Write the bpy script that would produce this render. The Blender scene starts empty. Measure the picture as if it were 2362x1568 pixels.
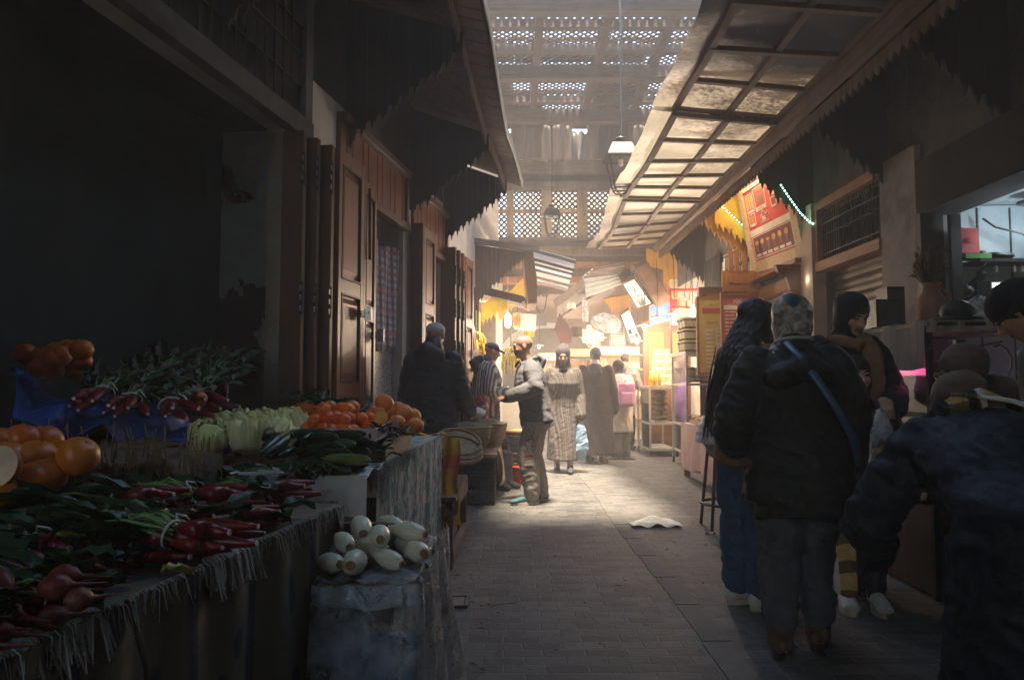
import bpy, math, random
from mathutils import Vector, Matrix, noise, Euler
from mathutils.bvhtree import BVHTree
random.seed(7)
R = math.radians
C = bpy.context.scene.collection
V = Vector
# ---------- camera model (used to turn measured points of the photograph into places in the alley)
TH = R(3.5); FPX = 1640.0; CX = 1180.5; CY = 784.0; EYE = V((0, 0, 1.2))
def pdir(px, py):
    u = (px-CX)/FPX; v = (CY-py)/FPX
    return V((u, math.cos(TH)-v*math.sin(TH), math.sin(TH)+v*math.cos(TH)))
def P(px, py, d):
    q = pdir(px, py); return EYE + q*(d/q.y)
def PX(px, py, x):
    q = pdir(px, py); return EYE + q*(x/q.x)
def PZ(px, py, z):
    q = pdir(px, py); return EYE + q*((z-1.2)/q.z)
MW = {}
def mw(o): return MW.get(o.name, Matrix())
# ---------- objects
def tag(o, label=None, cat=None, group=None, kind=None):
    if label: o['label'] = label
    if cat: o['category'] = cat
    if group: o['group'] = group
    if kind: o['kind'] = kind
    return o
def thing(name, label, cat, loc=(0, 0, 0), rz=0, group=None, rot=None):
    o = bpy.data.objects.new(name, None); C.objects.link(o)
    o.empty_display_size = .1
    o.location = loc; o.rotation_euler = rot if rot else (0, 0, rz)
    MW[o.name] = Matrix.LocRotScale(V(loc), o.rotation_euler, None)
    return tag(o, label, cat, group)
def link(name, me, mat=None, parent=None):
    o = bpy.data.objects.new(name, me); C.objects.link(o)
    if mat is not None:
        for m in (mat if isinstance(mat, (list, tuple)) else [mat]): me.materials.append(m)
    if parent is not None:
        o.parent = parent
        MW[o.name] = mw(parent)
    return o
def copy_tree(o, parent=None, loc=None, rot=None, scale=None, label=None):
    c = o.copy(); C.objects.link(c)
    if parent is not None: c.parent = parent
    if loc is not None: c.location = loc
    if rot is not None: c.rotation_euler = rot
    if scale is not None: c.scale = (scale,)*3 if not hasattr(scale, '__len__') else scale
    if label: c['label'] = label
    for ch in [x for x in C.objects if x.parent == o]:
        copy_tree(ch, c)
    return c
def rotm(e): return Euler(e).to_matrix()
class MB:
    def __init__(s): s.v = []; s.f = []; s.mi = []
    def add(s, vs, fs, mi=0):
        n = len(s.v); s.v += [V(x) for x in vs]
        s.f += [[i+n for i in f] for f in fs]; s.mi += [mi]*len(fs)
        return s
    def hexa(s, c, mi=0):
        return s.add(c, [(0,3,2,1),(4,5,6,7),(0,1,5,4),(1,2,6,5),(2,3,7,6),(3,0,4,7)], mi)
    def box(s, c, d, rot=None, mi=0):
        c = V(c); x, y, z = d[0]/2, d[1]/2, d[2]/2
        p = [V(q) for q in ((-x,-y,-z),(x,-y,-z),(x,y,-z),(-x,y,-z),(-x,-y,z),(x,-y,z),(x,y,z),(-x,y,z))]
        if rot is not None:
            m = rot if isinstance(rot, Matrix) else rotm(rot)
            p = [m @ q for q in p]
        return s.hexa([c+q for q in p], mi)
    def bar(s, a, b, w, h=None, up=(0, 0, 1), mi=0):
        a = V(a); b = V(b); h = h or w; t = (b-a).normalized(); up = V(up)
        if abs(t.dot(up)) > .98: up = V((0, 1, 0))
        x = t.cross(up).normalized()*(w/2); y = x.cross(t).normalized()*(h/2)
        return s.hexa([a-x-y, a+x-y, b+x-y, b-x-y, a-x+y, a+x+y, b+x+y, b-x+y], mi)
    def tube(s, pts, rad, n=8, ax=None, cap=True, mi=0, dome=False):
        pts = [V(p) for p in pts]; m = len(pts)
        if not isinstance(rad, (list, tuple)): rad = [rad]*m
        rad = [r if isinstance(r, (list, tuple)) else (r, r) for r in rad]
        if dome:
            t0 = (pts[0]-pts[1]).normalized(); t1 = (pts[-1]-pts[-2]).normalized()
            k0 = min(rad[0]); k1 = min(rad[-1])
            sc = lambda r, q: (r[0]*q, r[1]*q)
            pts = [pts[0]+t0*k0*.95, pts[0]+t0*k0*.7] + pts + [pts[-1]+t1*k1*.7, pts[-1]+t1*k1*.95]
            rad = [sc(rad[0], .25), sc(rad[0], .72)] + rad + [sc(rad[-1], .72), sc(rad[-1], .25)]
            m += 4
        vs = []; px = None
        for i, p in enumerate(pts):
            t = (pts[min(i+1, m-1)]-pts[max(i-1, 0)])
            t = t.normalized() if t.length > 1e-9 else V((0, 0, 1))
            if ax is not None: x = V(ax)
            elif px is None: x = V((1, 0, 0)) if abs(t.x) < .9 else V((0, 1, 0))
            else: x = px
            x = (x - t*x.dot(t)); x = x.normalized() if x.length > 1e-6 else V((0, 1, 0))
            px = x; y = t.cross(x)
            for k in range(n):
                a = 2*math.pi*k/n
                vs.append(p + x*(rad[i][0]*math.cos(a)) + y*(rad[i][1]*math.sin(a)))
        fs = []
        for i in range(m-1):
            for k in range(n):
                k2 = (k+1) % n
                fs.append((i*n+k, i*n+k2, (i+1)*n+k2, (i+1)*n+k))
        if cap: fs.append(tuple(range(n-1, -1, -1))); fs.append(tuple((m-1)*n+k for k in range(n)))
        return s.add(vs, fs, mi)
    def lathe(s, prof, c=(0, 0, 0), n=20, m=None, mi=0, cap=True):
        c = V(c); vs = []; fs = []; L = len(prof)
        for r, z in prof:
            for k in range(n):
                a = 2*math.pi*k/n; q = V((r*math.cos(a), r*math.sin(a), z))
                vs.append(c + (m @ q if m is not None else q))
        for i in range(L-1):
            for k in range(n):
                k2 = (k+1) % n; fs.append((i*n+k, i*n+k2, (i+1)*n+k2, (i+1)*n+k))
        if cap: fs.append(tuple(range(n-1, -1, -1))); fs.append(tuple((L-1)*n+k for k in range(n)))
        return s.add(vs, fs, mi)
    def ball(s, c, r, nu=12, nv=8, m=None, mi=0, fn=None):
        if not hasattr(r, '__len__'): r = (r, r, r)
        c = V(c); vs = []; fs = []
        def q(x, y, z):
            p = V((x*r[0], y*r[1], z*r[2]))
            if fn: p = fn(p)
            return c + (m @ p if m is not None else p)
        vs.append(q(0, 0, -1))
        for j in range(1, nv):
            b = -math.pi/2+math.pi*j/nv
            for k in range(nu):
                a = 2*math.pi*k/nu; vs.append(q(math.cos(a)*math.cos(b), math.sin(a)*math.cos(b), math.sin(b)))
        vs.append(q(0, 0, 1)); T = len(vs)-1
        for k in range(nu):
            k2 = (k+1) % nu
            fs.append((0, 1+k2, 1+k)); fs.append((T, 1+(nv-2)*nu+k, 1+(nv-2)*nu+k2))
            for j in range(nv-2):
                a = 1+j*nu; b = 1+(j+1)*nu
                fs.append((a+k, a+k2, b+k2, b+k))
        return s.add(vs, fs, mi)
    def grid(s, fn, nu, nv, thick=0, mi=0):
        top = [V(fn(i/nu, j/nv)) for j in range(nv+1) for i in range(nu+1)]; w = nu+1
        fs = [(j*w+i, j*w+i+1, (j+1)*w+i+1, (j+1)*w+i) for j in range(nv) for i in range(nu)]
        if not thick: return s.add(top, fs, mi)
        nrm = [V((0, 0, 0)) for _ in top]
        for f in fs:
            nn = (top[f[1]]-top[f[0]]).cross(top[f[3]]-top[f[0]])
            for i in f: nrm[i] += nn
        bot = [p - (n.normalized() if n.length > 1e-12 else V((0, 0, 1)))*thick for p, n in zip(top, nrm)]
        N = len(top); fs2 = [tuple(i+N for i in reversed(f)) for f in fs]
        rim = [i for i in range(w)] + [j*w+nu for j in range(1, nv+1)] + [nv*w+i for i in range(nu-1, -1, -1)] + [j*w for j in range(nv-1, 0, -1)]
        side = [(rim[(k+1) % len(rim)], rim[k], rim[k]+N, rim[(k+1) % len(rim)]+N) for k in range(len(rim))]
        return s.add(top+bot, fs+fs2+side, mi)
    def poly(s, pts, off, mi=0):      # extrude a flat outline by a vector
        pts = [V(p) for p in pts]; n = len(pts); off = V(off)
        fs = [tuple(range(n)), tuple(range(2*n-1, n-1, -1))] + [((i+1) % n, i, i+n, (i+1) % n+n) for i in range(n)]
        return s.add(pts+[p+off for p in pts], fs, mi)
    def mesh(s, name='mesh', smooth=False, inv=None):
        me = bpy.data.meshes.new(name)
        vs = [inv @ p for p in s.v] if inv is not None else s.v
        me.from_pydata([tuple(p) for p in vs], [], s.f); me.validate(); me.update()
        if any(s.mi) and len(me.polygons) == len(s.mi): me.polygons.foreach_set('material_index', s.mi)
        if smooth: me.polygons.foreach_set('use_smooth', [True]*len(me.polygons))
        return me
    def build(s, name, mat, parent=None, smooth=False, local=False, bevel=0):
        """verts are world coordinates (or the parent's when local)"""
        if parent is not None:
            me = s.mesh(name, smooth, None if local else mw(parent).inverted())
            o = link(name, me, mat, parent)
        elif local:
            o = link(name, s.mesh(name, smooth), mat)
        else:
            xs = [p.x for p in s.v]; ys = [p.y for p in s.v]; zs = [p.z for p in s.v]
            b = V(((min(xs)+max(xs))/2, (min(ys)+max(ys))/2, min(zs)))
            o = link(name, s.mesh(name, smooth, Matrix.Translation(-b)), mat)
            o.location = b; MW[o.name] = Matrix.Translation(b)
        if bevel:
            m = o.modifiers.new('edge', 'BEVEL'); m.width = bevel; m.segments = 1; m.limit_method = 'ANGLE'
        return o
def remesh(mb, vox, it=3, fac=.5):
    me = mb.mesh('tmp'); t = bpy.data.objects.new('tmp', me); C.objects.link(t)
    m = t.modifiers.new('r', 'REMESH'); m.mode = 'VOXEL'; m.voxel_size = vox; m.use_smooth_shade = True
    if it:
        m = t.modifiers.new('s', 'SMOOTH'); m.factor = fac; m.iterations = it
    dg = bpy.context.evaluated_depsgraph_get()
    r = bpy.data.meshes.new_from_object(t.evaluated_get(dg))
    bpy.data.objects.remove(t); bpy.data.meshes.remove(me)
    r.materials.clear()
    r.polygons.foreach_set('use_smooth', [True]*len(r.polygons))
    return r
def disp(me, fn):
    ns = [v.normal.copy() for v in me.vertices]
    for v, n in zip(me.vertices, ns): v.co = v.co + n*fn(v.co, n)
    me.update()
def nz(p, s=1.0, o=0.0):
    return noise.noise(V((p[0]*s+o, p[1]*s+o*1.7, p[2]*s-o)))
def text_mb(body, fn, size=1.0, align='CENTER', bold=0.0, depth=0):
    """letters laid out in (u, v) and put in place by fn(u, v)"""
    cu = bpy.data.curves.new('t', 'FONT'); cu.body = body; cu.size = size; cu.align_x = align; cu.align_y = 'CENTER'
    cu.offset = bold; cu.resolution_u = 3
    o = bpy.data.objects.new('t', cu); C.objects.link(o)
    dg = bpy.context.evaluated_depsgraph_get()
    me = bpy.data.meshes.new_from_object(o.evaluated_get(dg))
    mb = MB(); mb.add([fn(v.co.x, v.co.y) for v in me.vertices], [tuple(p.vertices) for p in me.polygons])
    bpy.data.objects.remove(o); bpy.data.curves.remove(cu); bpy.data.meshes.remove(me)
    return mb
# ---------- materials
class NT:
    def __init__(s, name):
        s.m = bpy.data.materials.new(name); s.m.use_nodes = True; s.t = s.m.node_tree; s.n = s.t.nodes; s.n.clear()
        s.out = s.n.new('ShaderNodeOutputMaterial')
    def new(s, t, **k):
        n = s.n.new(t)
        for a, b in k.items():
            if a[0] == '_': n.inputs[a[1:].replace('_', ' ')].default_value = b
            else: setattr(n, a, b)
        return n
    def l(s, a, b): s.t.links.new(a, b)
    def coord(s, sc=(1, 1, 1), src='Object', rot=(0, 0, 0)):
        c = s.new('ShaderNodeTexCoord'); m = s.new('ShaderNodeMapping')
        m.inputs['Scale'].default_value = sc; m.inputs['Rotation'].default_value = rot
        s.l(c.outputs[src], m.inputs[0]); return m.outputs[0]
    def noise(s, vec, scale=5, detail=4, rough=.6, dist=0):
        n = s.new('ShaderNodeTexNoise'); n.inputs['Scale'].default_value = scale; n.inputs['Detail'].default_value = detail
        n.inputs['Roughness'].default_value = rough; n.inputs['Distortion'].default_value = dist
        s.l(vec, n.inputs['Vector']); return n.outputs['Fac']
    def ramp(s, fac, a, b, c0=(0, 0, 0, 1), c1=(1, 1, 1, 1)):
        r = s.new('ShaderNodeValToRGB'); r.color_ramp.elements[0].position = a; r.color_ramp.elements[1].position = b
        r.color_ramp.elements[0].color = c0; r.color_ramp.elements[1].color = c1
        s.l(fac, r.inputs[0]); return r.outputs[0]
    def mix(s, fac, a, b, mode='MIX'):
        m = s.new('ShaderNodeMix', data_type='RGBA', blend_type=mode)
        for v, i in ((fac, 0), (a, 6), (b, 7)):
            if hasattr(v, 'is_linked') or hasattr(v, 'links'): s.l(v, m.inputs[i])
            else: m.inputs[i].default_value = v
        return m.outputs[2]
    def math(s, op, a, b=0.0):
        m = s.new('ShaderNodeMath', operation=op)
        for v, i in ((a, 0), (b, 1)):
            if hasattr(v, 'links'): s.l(v, m.inputs[i])
            else: m.inputs[i].default_value = v
        return m.outputs[0]
    def bump(s, h, st=.3, dist=.01):
        b = s.new('ShaderNodeBump'); b.inputs['Strength'].default_value = st; b.inputs['Distance'].default_value = dist
        s.l(h, b.inputs['Height']); return b.outputs[0]
    def bsdf(s, col, rough=.7, spec=.3, metal=0, nrm=None, **k):
        p = s.new('ShaderNodeBsdfPrincipled')
        for v, i in ((col, 'Base Color'), (rough, 'Roughness')):
            if hasattr(v, 'links'): s.l(v, p.inputs[i])
            else: p.inputs[i].default_value = v
        p.inputs['Specular IOR Level'].default_value = spec; p.inputs['Metallic'].default_value = metal
        if nrm is not None: s.l(nrm, p.inputs['Normal'])
        for a, b in k.items(): p.inputs[a.replace('_', ' ')].default_value = b
        return p
    def done(s, sh): s.l(sh.outputs[0] if hasattr(sh, 'outputs') else sh, s.out.inputs['Surface']); return s.m
def c4(c): return tuple(c)+(1,) if len(c) == 3 else c
def mat(name, c1, c2=None, rough=.7, scale=8, stretch=(1, 1, 1), ramp=(.35, .65), bump=.25, bscale=None, bdist=.008, spec=.3, metal=0, rnd=0, detail=5, c3=None, **k):
    t = NT(name); vec = t.coord(stretch); c2 = c2 or tuple(x*.65 for x in c1)
    f = t.noise(vec, scale, detail); col = t.mix(t.ramp(f, *ramp), c4(c2), c4(c1))
    if c3 is not None:
        f2 = t.noise(vec, scale*.31, 3); col = t.mix(t.ramp(f2, .5, .68), col, c4(c3))
    if rnd:
        oi = t.new('ShaderNodeObjectInfo'); h = t.new('ShaderNodeHueSaturation')
        t.l(t.math('MULTIPLY_ADD', oi.outputs['Random'], rnd*.12) if False else t.math('ADD', t.math('MULTIPLY', oi.outputs['Random'], rnd*.08), .5-rnd*.04), h.inputs['Hue'])
        t.l(t.math('ADD', t.math('MULTIPLY', oi.outputs['Random'], rnd), 1-rnd/2), h.inputs['Value'])
        t.l(col, h.inputs['Color']); col = h.outputs[0]
    b = t.bump(t.noise(vec, bscale or scale*4, 4), bump, bdist) if bump else None
    return t.done(t.bsdf(col, rough, spec, metal, b, **k))
def wood(name, a, b, rough=.55, ax=2, sc=1.0, spec=.3, dirt=None):
    st = [14*sc, 14*sc, 14*sc]; st[ax] = .9*sc
    t = NT(name); vec = t.coord(st); f = t.noise(vec, 1.6, 7, .65, .6)
    col = t.mix(t.ramp(f, .3, .7), c4(b), c4(a))
    v2 = t.coord((1.3, 1.3, .7)); g = t.noise(v2, 2.2, 5)
    col = t.mix(t.math('MULTIPLY', t.ramp(g, .45, .8), .6), col, c4(dirt or tuple(x*.35 for x in b)))
    return t.done(t.bsdf(col, rough, spec, 0, t.bump(f, .35, .004)))
def glow(name, col, st):
    t = NT(name); e = t.new('ShaderNodeEmission'); e.inputs[0].default_value = c4(col); e.inputs[1].default_value = st
    return t.done(e)
def clear(name, tint=(.9, .95, .95), gloss=.12, rough=.08, bump=0, milky=0.0, mcol=(.6, .65, .68), bs=14):
    t = NT(name); tr = t.new('ShaderNodeBsdfTransparent'); tr.inputs[0].default_value = c4(tint)
    g = t.new('ShaderNodeBsdfGlossy'); g.inputs['Roughness'].default_value = rough
    vec = t.coord()
    if bump:
        b = t.bump(t.noise(vec, bs, 5, .6, 1.2), bump, .03); t.l(b, g.inputs['Normal'])
    m = t.new('ShaderNodeMixShader'); fr = t.new('ShaderNodeFresnel'); fr.inputs[0].default_value = 1.4
    if bump: t.l(b, fr.inputs['Normal'])
    t.l(t.math('ADD', t.math('MULTIPLY', fr.outputs[0], .9), gloss*.4), m.inputs[0]); t.l(tr.outputs[0], m.inputs[1]); t.l(g.outputs[0], m.inputs[2])
    sh = m
    if milky:
        d = t.new('ShaderNodeBsdfDiffuse'); d.inputs[0].default_value = c4(mcol)
        tl = t.new('ShaderNodeBsdfTranslucent'); tl.inputs[0].default_value = c4(mcol)
        a = t.new('ShaderNodeAddShader'); mm = t.new('ShaderNodeMixShader'); mm.inputs[0].default_value = .5
        t.l(d.outputs[0], mm.inputs[1]); t.l(tl.outputs[0], mm.inputs[2])
        m2 = t.new('ShaderNodeMixShader'); f = t.noise(vec, bs*.6, 4)
        t.l(t.math('MULTIPLY', t.ramp(f, .3, .75), milky), m2.inputs[0]); t.l(m.outputs[0], m2.inputs[1]); t.l(mm.outputs[0], m2.inputs[2]); sh = m2
    return t.done(sh)
M = {}
M['door'] = wood('door_wood', (.28, .095, .04), (.14, .045, .02), .33, 2, 1, .5)
M['doord'] = wood('door_wood_dark', (.12, .055, .028), (.06, .028, .015), .5)
M['oak'] = wood('orange_wood', (.42, .19, .06), (.24, .10, .03), .5)
M['oakx'] = wood('orange_wood_rail', (.36, .17, .07), (.2, .09, .035), .55, 1)
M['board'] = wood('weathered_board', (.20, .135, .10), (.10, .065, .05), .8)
M['blackboard'] = wood('sooty_board', (.020, .018, .018), (.010, .009, .010), .9)  # near-black plank wood
M['boardy'] = wood('amber_board', (.62, .33, .06), (.45, .2, .03), .6)  # plank wood with the yellow light of the bulbs put into its colour
M['yellowboard'] = mat('yellow_painted_board', (.80, .52, .05), (.66, .36, .03), .6, 6, bump=.15)
M['beam'] = wood('roof_beam_wood', (.215, .165, .15), (.12, .09, .082), .75, 0)
M['beamy'] = wood('roof_rafter_wood', (.21, .145, .12), (.115, .08, .065), .75, 1)
M['lattice'] = wood('lattice_wood', (.18, .12, .095), (.11, .07, .055), .8, 0)
M['crate'] = wood('crate_wood', (.26, .15, .08), (.15, .08, .045), .75, 1)
M['post'] = wood('raw_post_wood', (.34, .17, .075), (.2, .09, .04), .7)
M['bench'] = wood('bench_wood', (.17, .115, .085), (.1, .065, .05), .75, 1)
M['fabw'] = mat('white_cloth', (.72, .69, .63), (.55, .52, .47), .9, 6, bump=.4, bscale=30, bdist=.01)
M['white'] = mat('white_paint', (.78, .76, .72), (.66, .63, .58), .5, 5, bump=.05)
M['black'] = mat('black_iron', (.018, .018, .02), (.01, .01, .012), .5, 10, spec=.4)
M['iron'] = mat('lantern_iron', (.05, .052, .058), (.03, .031, .035), .45, 10, spec=.5, bump=.1)
M['steel'] = mat('aluminium_frame', (.62, .60, .56), (.5, .48, .44), .35, 6, metal=.6, bump=.05)
M['glass'] = clear('cabinet_glass', (.93, .95, .94), .1)
M['plastic'] = clear('clear_plastic_sheet', (.88, .92, .94), .3, .12, .8, .8, (.62, .66, .70))
M['thinplastic'] = clear('thin_plastic_bag', (.85, .9, .92), .3, .15, .9, .75, (.7, .74, .78), 22)
# ===================== people
M['skin'] = mat('skin', (.46, .25, .17), (.36, .18, .12), .5, 20, bump=.1, spec=.35); M['skinl'] = mat('light_skin', (.55, .33, .24), (.45, .25, .18), .5, 20, bump=.1, spec=.35)
M['eye'] = mat('eye_dark', (.03, .022, .02), None, .25, bump=0, spec=.5); M['brow'] = mat('brow_hair', (.03, .022, .018), None, .8); M['browg'] = mat('grey_hair', (.24, .225, .215), (.16, .15, .145), .85, 60); M['lip'] = mat('lips', (.36, .13, .11), None, .45)
prn = random.Random(11)
def lerp(a, b, f): return V(a)+(V(b)-V(a))*f
class Body:
    """joints in metres, local frame: +Y is where the person faces, X their right-hand side"""
    def __init__(s, H=1.7, lean=0, headp=0, heady=0, knee=0, feet=None, arms=None, hipz=None, hip=(0, 0), w=1.0, twist=0, sit=False, headroll=0):
        s.H = H; s.w = w; k = H
        hz_ = hipz if hipz else .53*k-knee*.06*k
        s.pel = V((hip[0], hip[1], hz_)); s.lean = lean
        L = Matrix.Rotation(-lean, 3, 'X'); s.L = Matrix.Rotation(twist, 3, 'Z') @ L if twist else L
        up = lambda x, y, z: s.pel + s.L @ V((x*k, y*k, (z-.53)*k))
        s.up = up
        s.waist = up(0, 0, .615); s.chest = up(0, .005, .73); s.sh = [up(-.100*w, -.008, .812), up(.100*w, -.008, .812)]; s.neck = up(0, -.01, .845); s.nt = up(0, .006, .885)
        s.hips = [s.pel+V((-.052*k, 0, -.02*k)), s.pel+V((.052*k, 0, -.02*k))]
        f = feet or [(-.06*k, 0), (.06*k, 0)]; s.feet = [V((q[0], q[1], (q[2] if len(q) > 2 else 0))) for q in f]
        s.ank = [q+V((0, -.02*k, .05*k)) for q in s.feet]
        s.knees = []
        for i in (0, 1):
            if sit: s.knees.append(V((s.feet[i].x*.9+s.hips[i].x*.1, s.feet[i].y-.01, s.pel.z-.0)))
            else:
                m = (s.hips[i]+s.ank[i])*.5; s.knees.append(m+V((0, .012*k+knee*.07*k, .01)))
        HR = Matrix.Rotation(heady, 3, 'Z') @ Matrix.Rotation(-(lean*.45+headp), 3, 'X') @ Matrix.Rotation(headroll, 3, 'Y')
        s.HR = HR; s.hs = H/1.7 if H > 1.3 else H/1.45
        s.hc = s.nt + HR @ V((0, .012, .098))*s.hs
        s.elb = []; s.wri = []; s.hdir = []; s.pn = []
        arms = arms or [None, None]
        for i in (0, 1):
            sx = -1 if i == 0 else 1; a = arms[i]
            if a is None: a = dict(e=s.sh[i]+V((sx*.03*k, -.012*k, -.18*k)), w=s.sh[i]+V((sx*.035*k, .03*k, -.335*k)), d=(0, .15, -1), n=(-sx, 0, 0))
            s.elb.append(V(a['e'])); s.wri.append(V(a['w'])); s.hdir.append(V(a.get('d', (0, 1, 0))).normalized()); s.pn.append(V(a.get('n', (0, 0, -1))))
            s.curl = [a.get('c', .35) if False else .35]*2
        s.curls = [(a or {}).get('c', .4) if a else .4 for a in arms]
    def Hp(s, x, y, z): return s.hc + s.HR @ (V((x, y, z))*s.hs)
def hand(mb, w, d, pn, side, curl, k):
    d = d.normalized(); pn = (pn-d*pn.dot(d)).normalized(); lat = d.cross(pn)*side   # lat points to the thumb side
    kn = w+d*.085*k
    mb.tube([w-d*.02*k, w+d*.03*k, kn], [(.024*k, .018*k), (.036*k, .016*k), (.040*k, .014*k)], 10, ax=lat, dome=True)
    for j, (o, l) in enumerate(((.030, .068), (.011, .078), (-.009, .072), (-.028, .056))):
        p = kn+lat*o*k; q = d.copy(); pts = [p-d*.012*k]; rr = [.0098*k]
        for seg, (f, cv) in enumerate(((.45, .7), (.32, 1.0), (.23, .8))):
            a = curl*cv*(1+.08*j); q = (q*math.cos(a)+pn*math.sin(a)).normalized(); p = p+q*l*f*k; pts.append(p); rr.append((.0092, .0085, .0075)[seg]*k)
        mb.tube(pts, rr, 7, dome=True)
    b = w+d*.028*k+lat*.026*k; q = (d*.65+lat*.6+pn*.35).normalized(); m = b+q*.036*k; q2 = (d*.9+lat*.15+pn*.4).normalized(); mb.tube([b-q*.01*k, m, m+q2*.030*k], [.013*k, .011*k, .0088*k], 8, dome=True)
def body_mesh(B, vox=.0075):
    k = B.H; g = MB(); hs = B.hs
    X = B.L @ V((1, 0, 0))
    g.tube([B.pel-V((0, 0, .05*k)), B.pel, B.waist, B.chest, B.up(0, -.005, .80), B.neck], [(.09*k, .065*k), (.1*k, .068*k), (.082*k, .058*k), (.098*k, .064*k), (.085*k, .05*k), (.036*k, .036*k)], 16, ax=X, dome=True)
    g.tube([B.neck-(B.nt-B.neck)*.6, B.nt, B.Hp(0, -.01, -.03)], [.036*k, .033*k, .036*k], 12)
    for i in (0, 1):
        g.tube([B.hips[i], lerp(B.hips[i], B.knees[i], .5), B.knees[i], lerp(B.knees[i], B.ank[i], .35), B.ank[i], B.ank[i]-V((0, 0, .02*k))], [.056*k, .048*k, .034*k, .034*k, .022*k, .022*k], 12, dome=True)
        a = B.ank[i]; g.tube([a+V((0, -.004*k, -.03*k)), a+V((0, .02*k, -.034*k)), a+V((0, .045*k, -.036*k))], [.018*k, .018*k, .014*k], 8, dome=True)
        g.tube([B.sh[i], lerp(B.sh[i], B.elb[i], .5), B.elb[i], lerp(B.elb[i], B.wri[i], .3), B.wri[i]], [.033*k, .029*k, .024*k, .024*k, .0165*k], 10, dome=True)
        hand(g, B.wri[i], B.hdir[i], B.pn[i], 1 if i == 0 else -1, B.curls[i], hs)
    H = B.Hp; m = B.HR; E = lambda c, r: g.ball(H(*c), tuple(x*hs for x in r), 16, 12, m)
    E((0, -.016, .032), (.074, .093, .080)); E((0, .022, -.022), (.062, .068, .085)); E((0, .05, -.078), (.038, .036, .030)); E((0, .066, -.096), (.022, .018, .014))
    E((0, .082, .026), (.05, .012, .010)); E((.034, .062, -.026), (.024, .02, .022)); E((-.034, .062, -.026), (.024, .02, .022))
    g.tube([H(0, .084, .018), H(0, .098, -.008), H(0, .112, -.028)], [.009*hs, .010*hs, .013*hs], 8, dome=True); E((.011, .094, -.03), (.009, .010, .008)); E((-.011, .094, -.03), (.009, .010, .008))
    E((0, .086, -.053), (.022, .009, .006)); E((0, .085, -.064), (.020, .010, .007))
    for sx in (-1, 1): E((sx*.074, -.008, -.008), (.009, .019, .031)); E((sx*.031, .078, .004), (.014, .008, .010))
    return remesh(g, vox, 2)
def paint_face(me, B, beard=None, brow=1, bald=True, hairline=None):
    inv = B.HR.transposed()
    idx = []
    for p in me.polygons:
        q = inv @ (p.center-B.hc)/B.hs; mi = 0
        if q.y > .055:
            ax = abs(q.x)
            if ((ax-.031)/.014)**2+((q.z-.005)/.0065)**2 < 1: mi = 1
            elif .013 < ax < .05 and abs(q.z-.024-.08*(.03-abs(ax-.03))) < .0055: mi = 2
            elif ax < .021 and -.068 < q.z < -.05: mi = 3
        if beard and mi == 0 and q.y > .01 and -.15 < q.z < -.038 and not (abs(q.x) < .018 and -.066 < q.z < -.053) and (q.z < -.07 or q.y < .075 or abs(q.x) < .026): mi = 2
        if hairline and mi == 0 and q.length < .16 and q.z > -.05+max(0, q.y)*1.1 and q.y < .06 and q.length > .05 and abs(q.x) > -1 and (q.z > .055 or q.y < -.0): mi = 4
        idx.append(mi)
    me.polygons.foreach_set('material_index', idx)
def folds(me, amp=.008, sc=(7, 7, 16), amp2=.004, seed=0):
    def f(p, n):
        q = V((p.x*sc[0]+seed+p.z*1.5, p.y*sc[1], p.z*sc[2]+p.x*3)); q2 = V((p.x*17+p.z*9, p.y*17-p.z*6, p.z*26+seed+p.x*9))
        r = 1-2.2*abs(noise.noise(q)); return amp*.8*(r if r > 0 else r*.4)+amp2*1.2*(.4-1.6*abs(noise.noise(q2)))
    disp(me, f)
def person(label, loc, heading, B, skin='skin', beard=None, group=None, hairline=None, brow='brow', vox=.0075):
    me = body_mesh(B, vox)
    o = link('person', me, [M[skin], M['eye'], M[beard or brow], M['lip'], M['brow']])
    o.location = loc; o.rotation_euler = (0, 0, heading); MW[o.name] = Matrix.LocRotScale(V(loc), o.rotation_euler, None)
    paint_face(me, B, beard, hairline=hairline); tag(o, label, 'person'); return o
def cloth(name, mb, m, parent, vox=.012, it=4, fold=(.008, (7, 7, 16), .004), seed=0):
    me = remesh(mb, vox, it)
    if fold: folds(me, *fold, seed=seed)
    o = link(name, me, m, parent); return o
def jacket(B, hem=.46, e=.022, flare=1.0, sleeve=1.0, cuff=1.0, collar=True, mb=None, slv=True):
    k = B.H; g = mb or MB(); X = B.L @ V((1, 0, 0)); w = B.w
    hp = B.up(0, 0, hem) if hem > .5 else B.pel+ (B.L @ V((0, 0, 0)))*0 + V((0, -.0, (hem-.53)*k))
    pts = [hp, lerp(hp, B.pel, .6), B.waist, B.chest, B.up(0, -.006, .795), B.up(0, -.01, .83), B.up(0, -.006, .858)]
    rr = [(.112*k*flare*w+e, .082*k*flare+e), (.108*k*(1+flare)/2*w+e, .08*k+e), (.095*k*w+e, .072*k+e), (.108*k*w+e, .078*k+e), (.10*k*w+e, .062*k+e), (.06*k*w+e, .05*k+e*.8), (.044*k+e*.5, .044*k+e*.5)]
    if not collar: pts = pts[:-1]; rr = rr[:-1]
    g.tube(pts, rr, 22, ax=X)
    if slv:
        for i in (0, 1):
            s_, el, wr = B.sh[i], B.elb[i], B.wri[i]; end = lerp(el, wr, .96*cuff)
            g.tube([lerp(s_, el, -.04), lerp(s_, el, .12), lerp(s_, el, .5), el, lerp(el, end, .35), lerp(el, end, .8), end], [.032*k+e*.6, .035*k+e*.75, .031*k+e*.8*sleeve, .028*k+e*.8*sleeve, .027*k+e*.8*sleeve, .024*k+e*.7*sleeve, .021*k+e*.6*sleeve], 14, dome=True)
    return g
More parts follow.
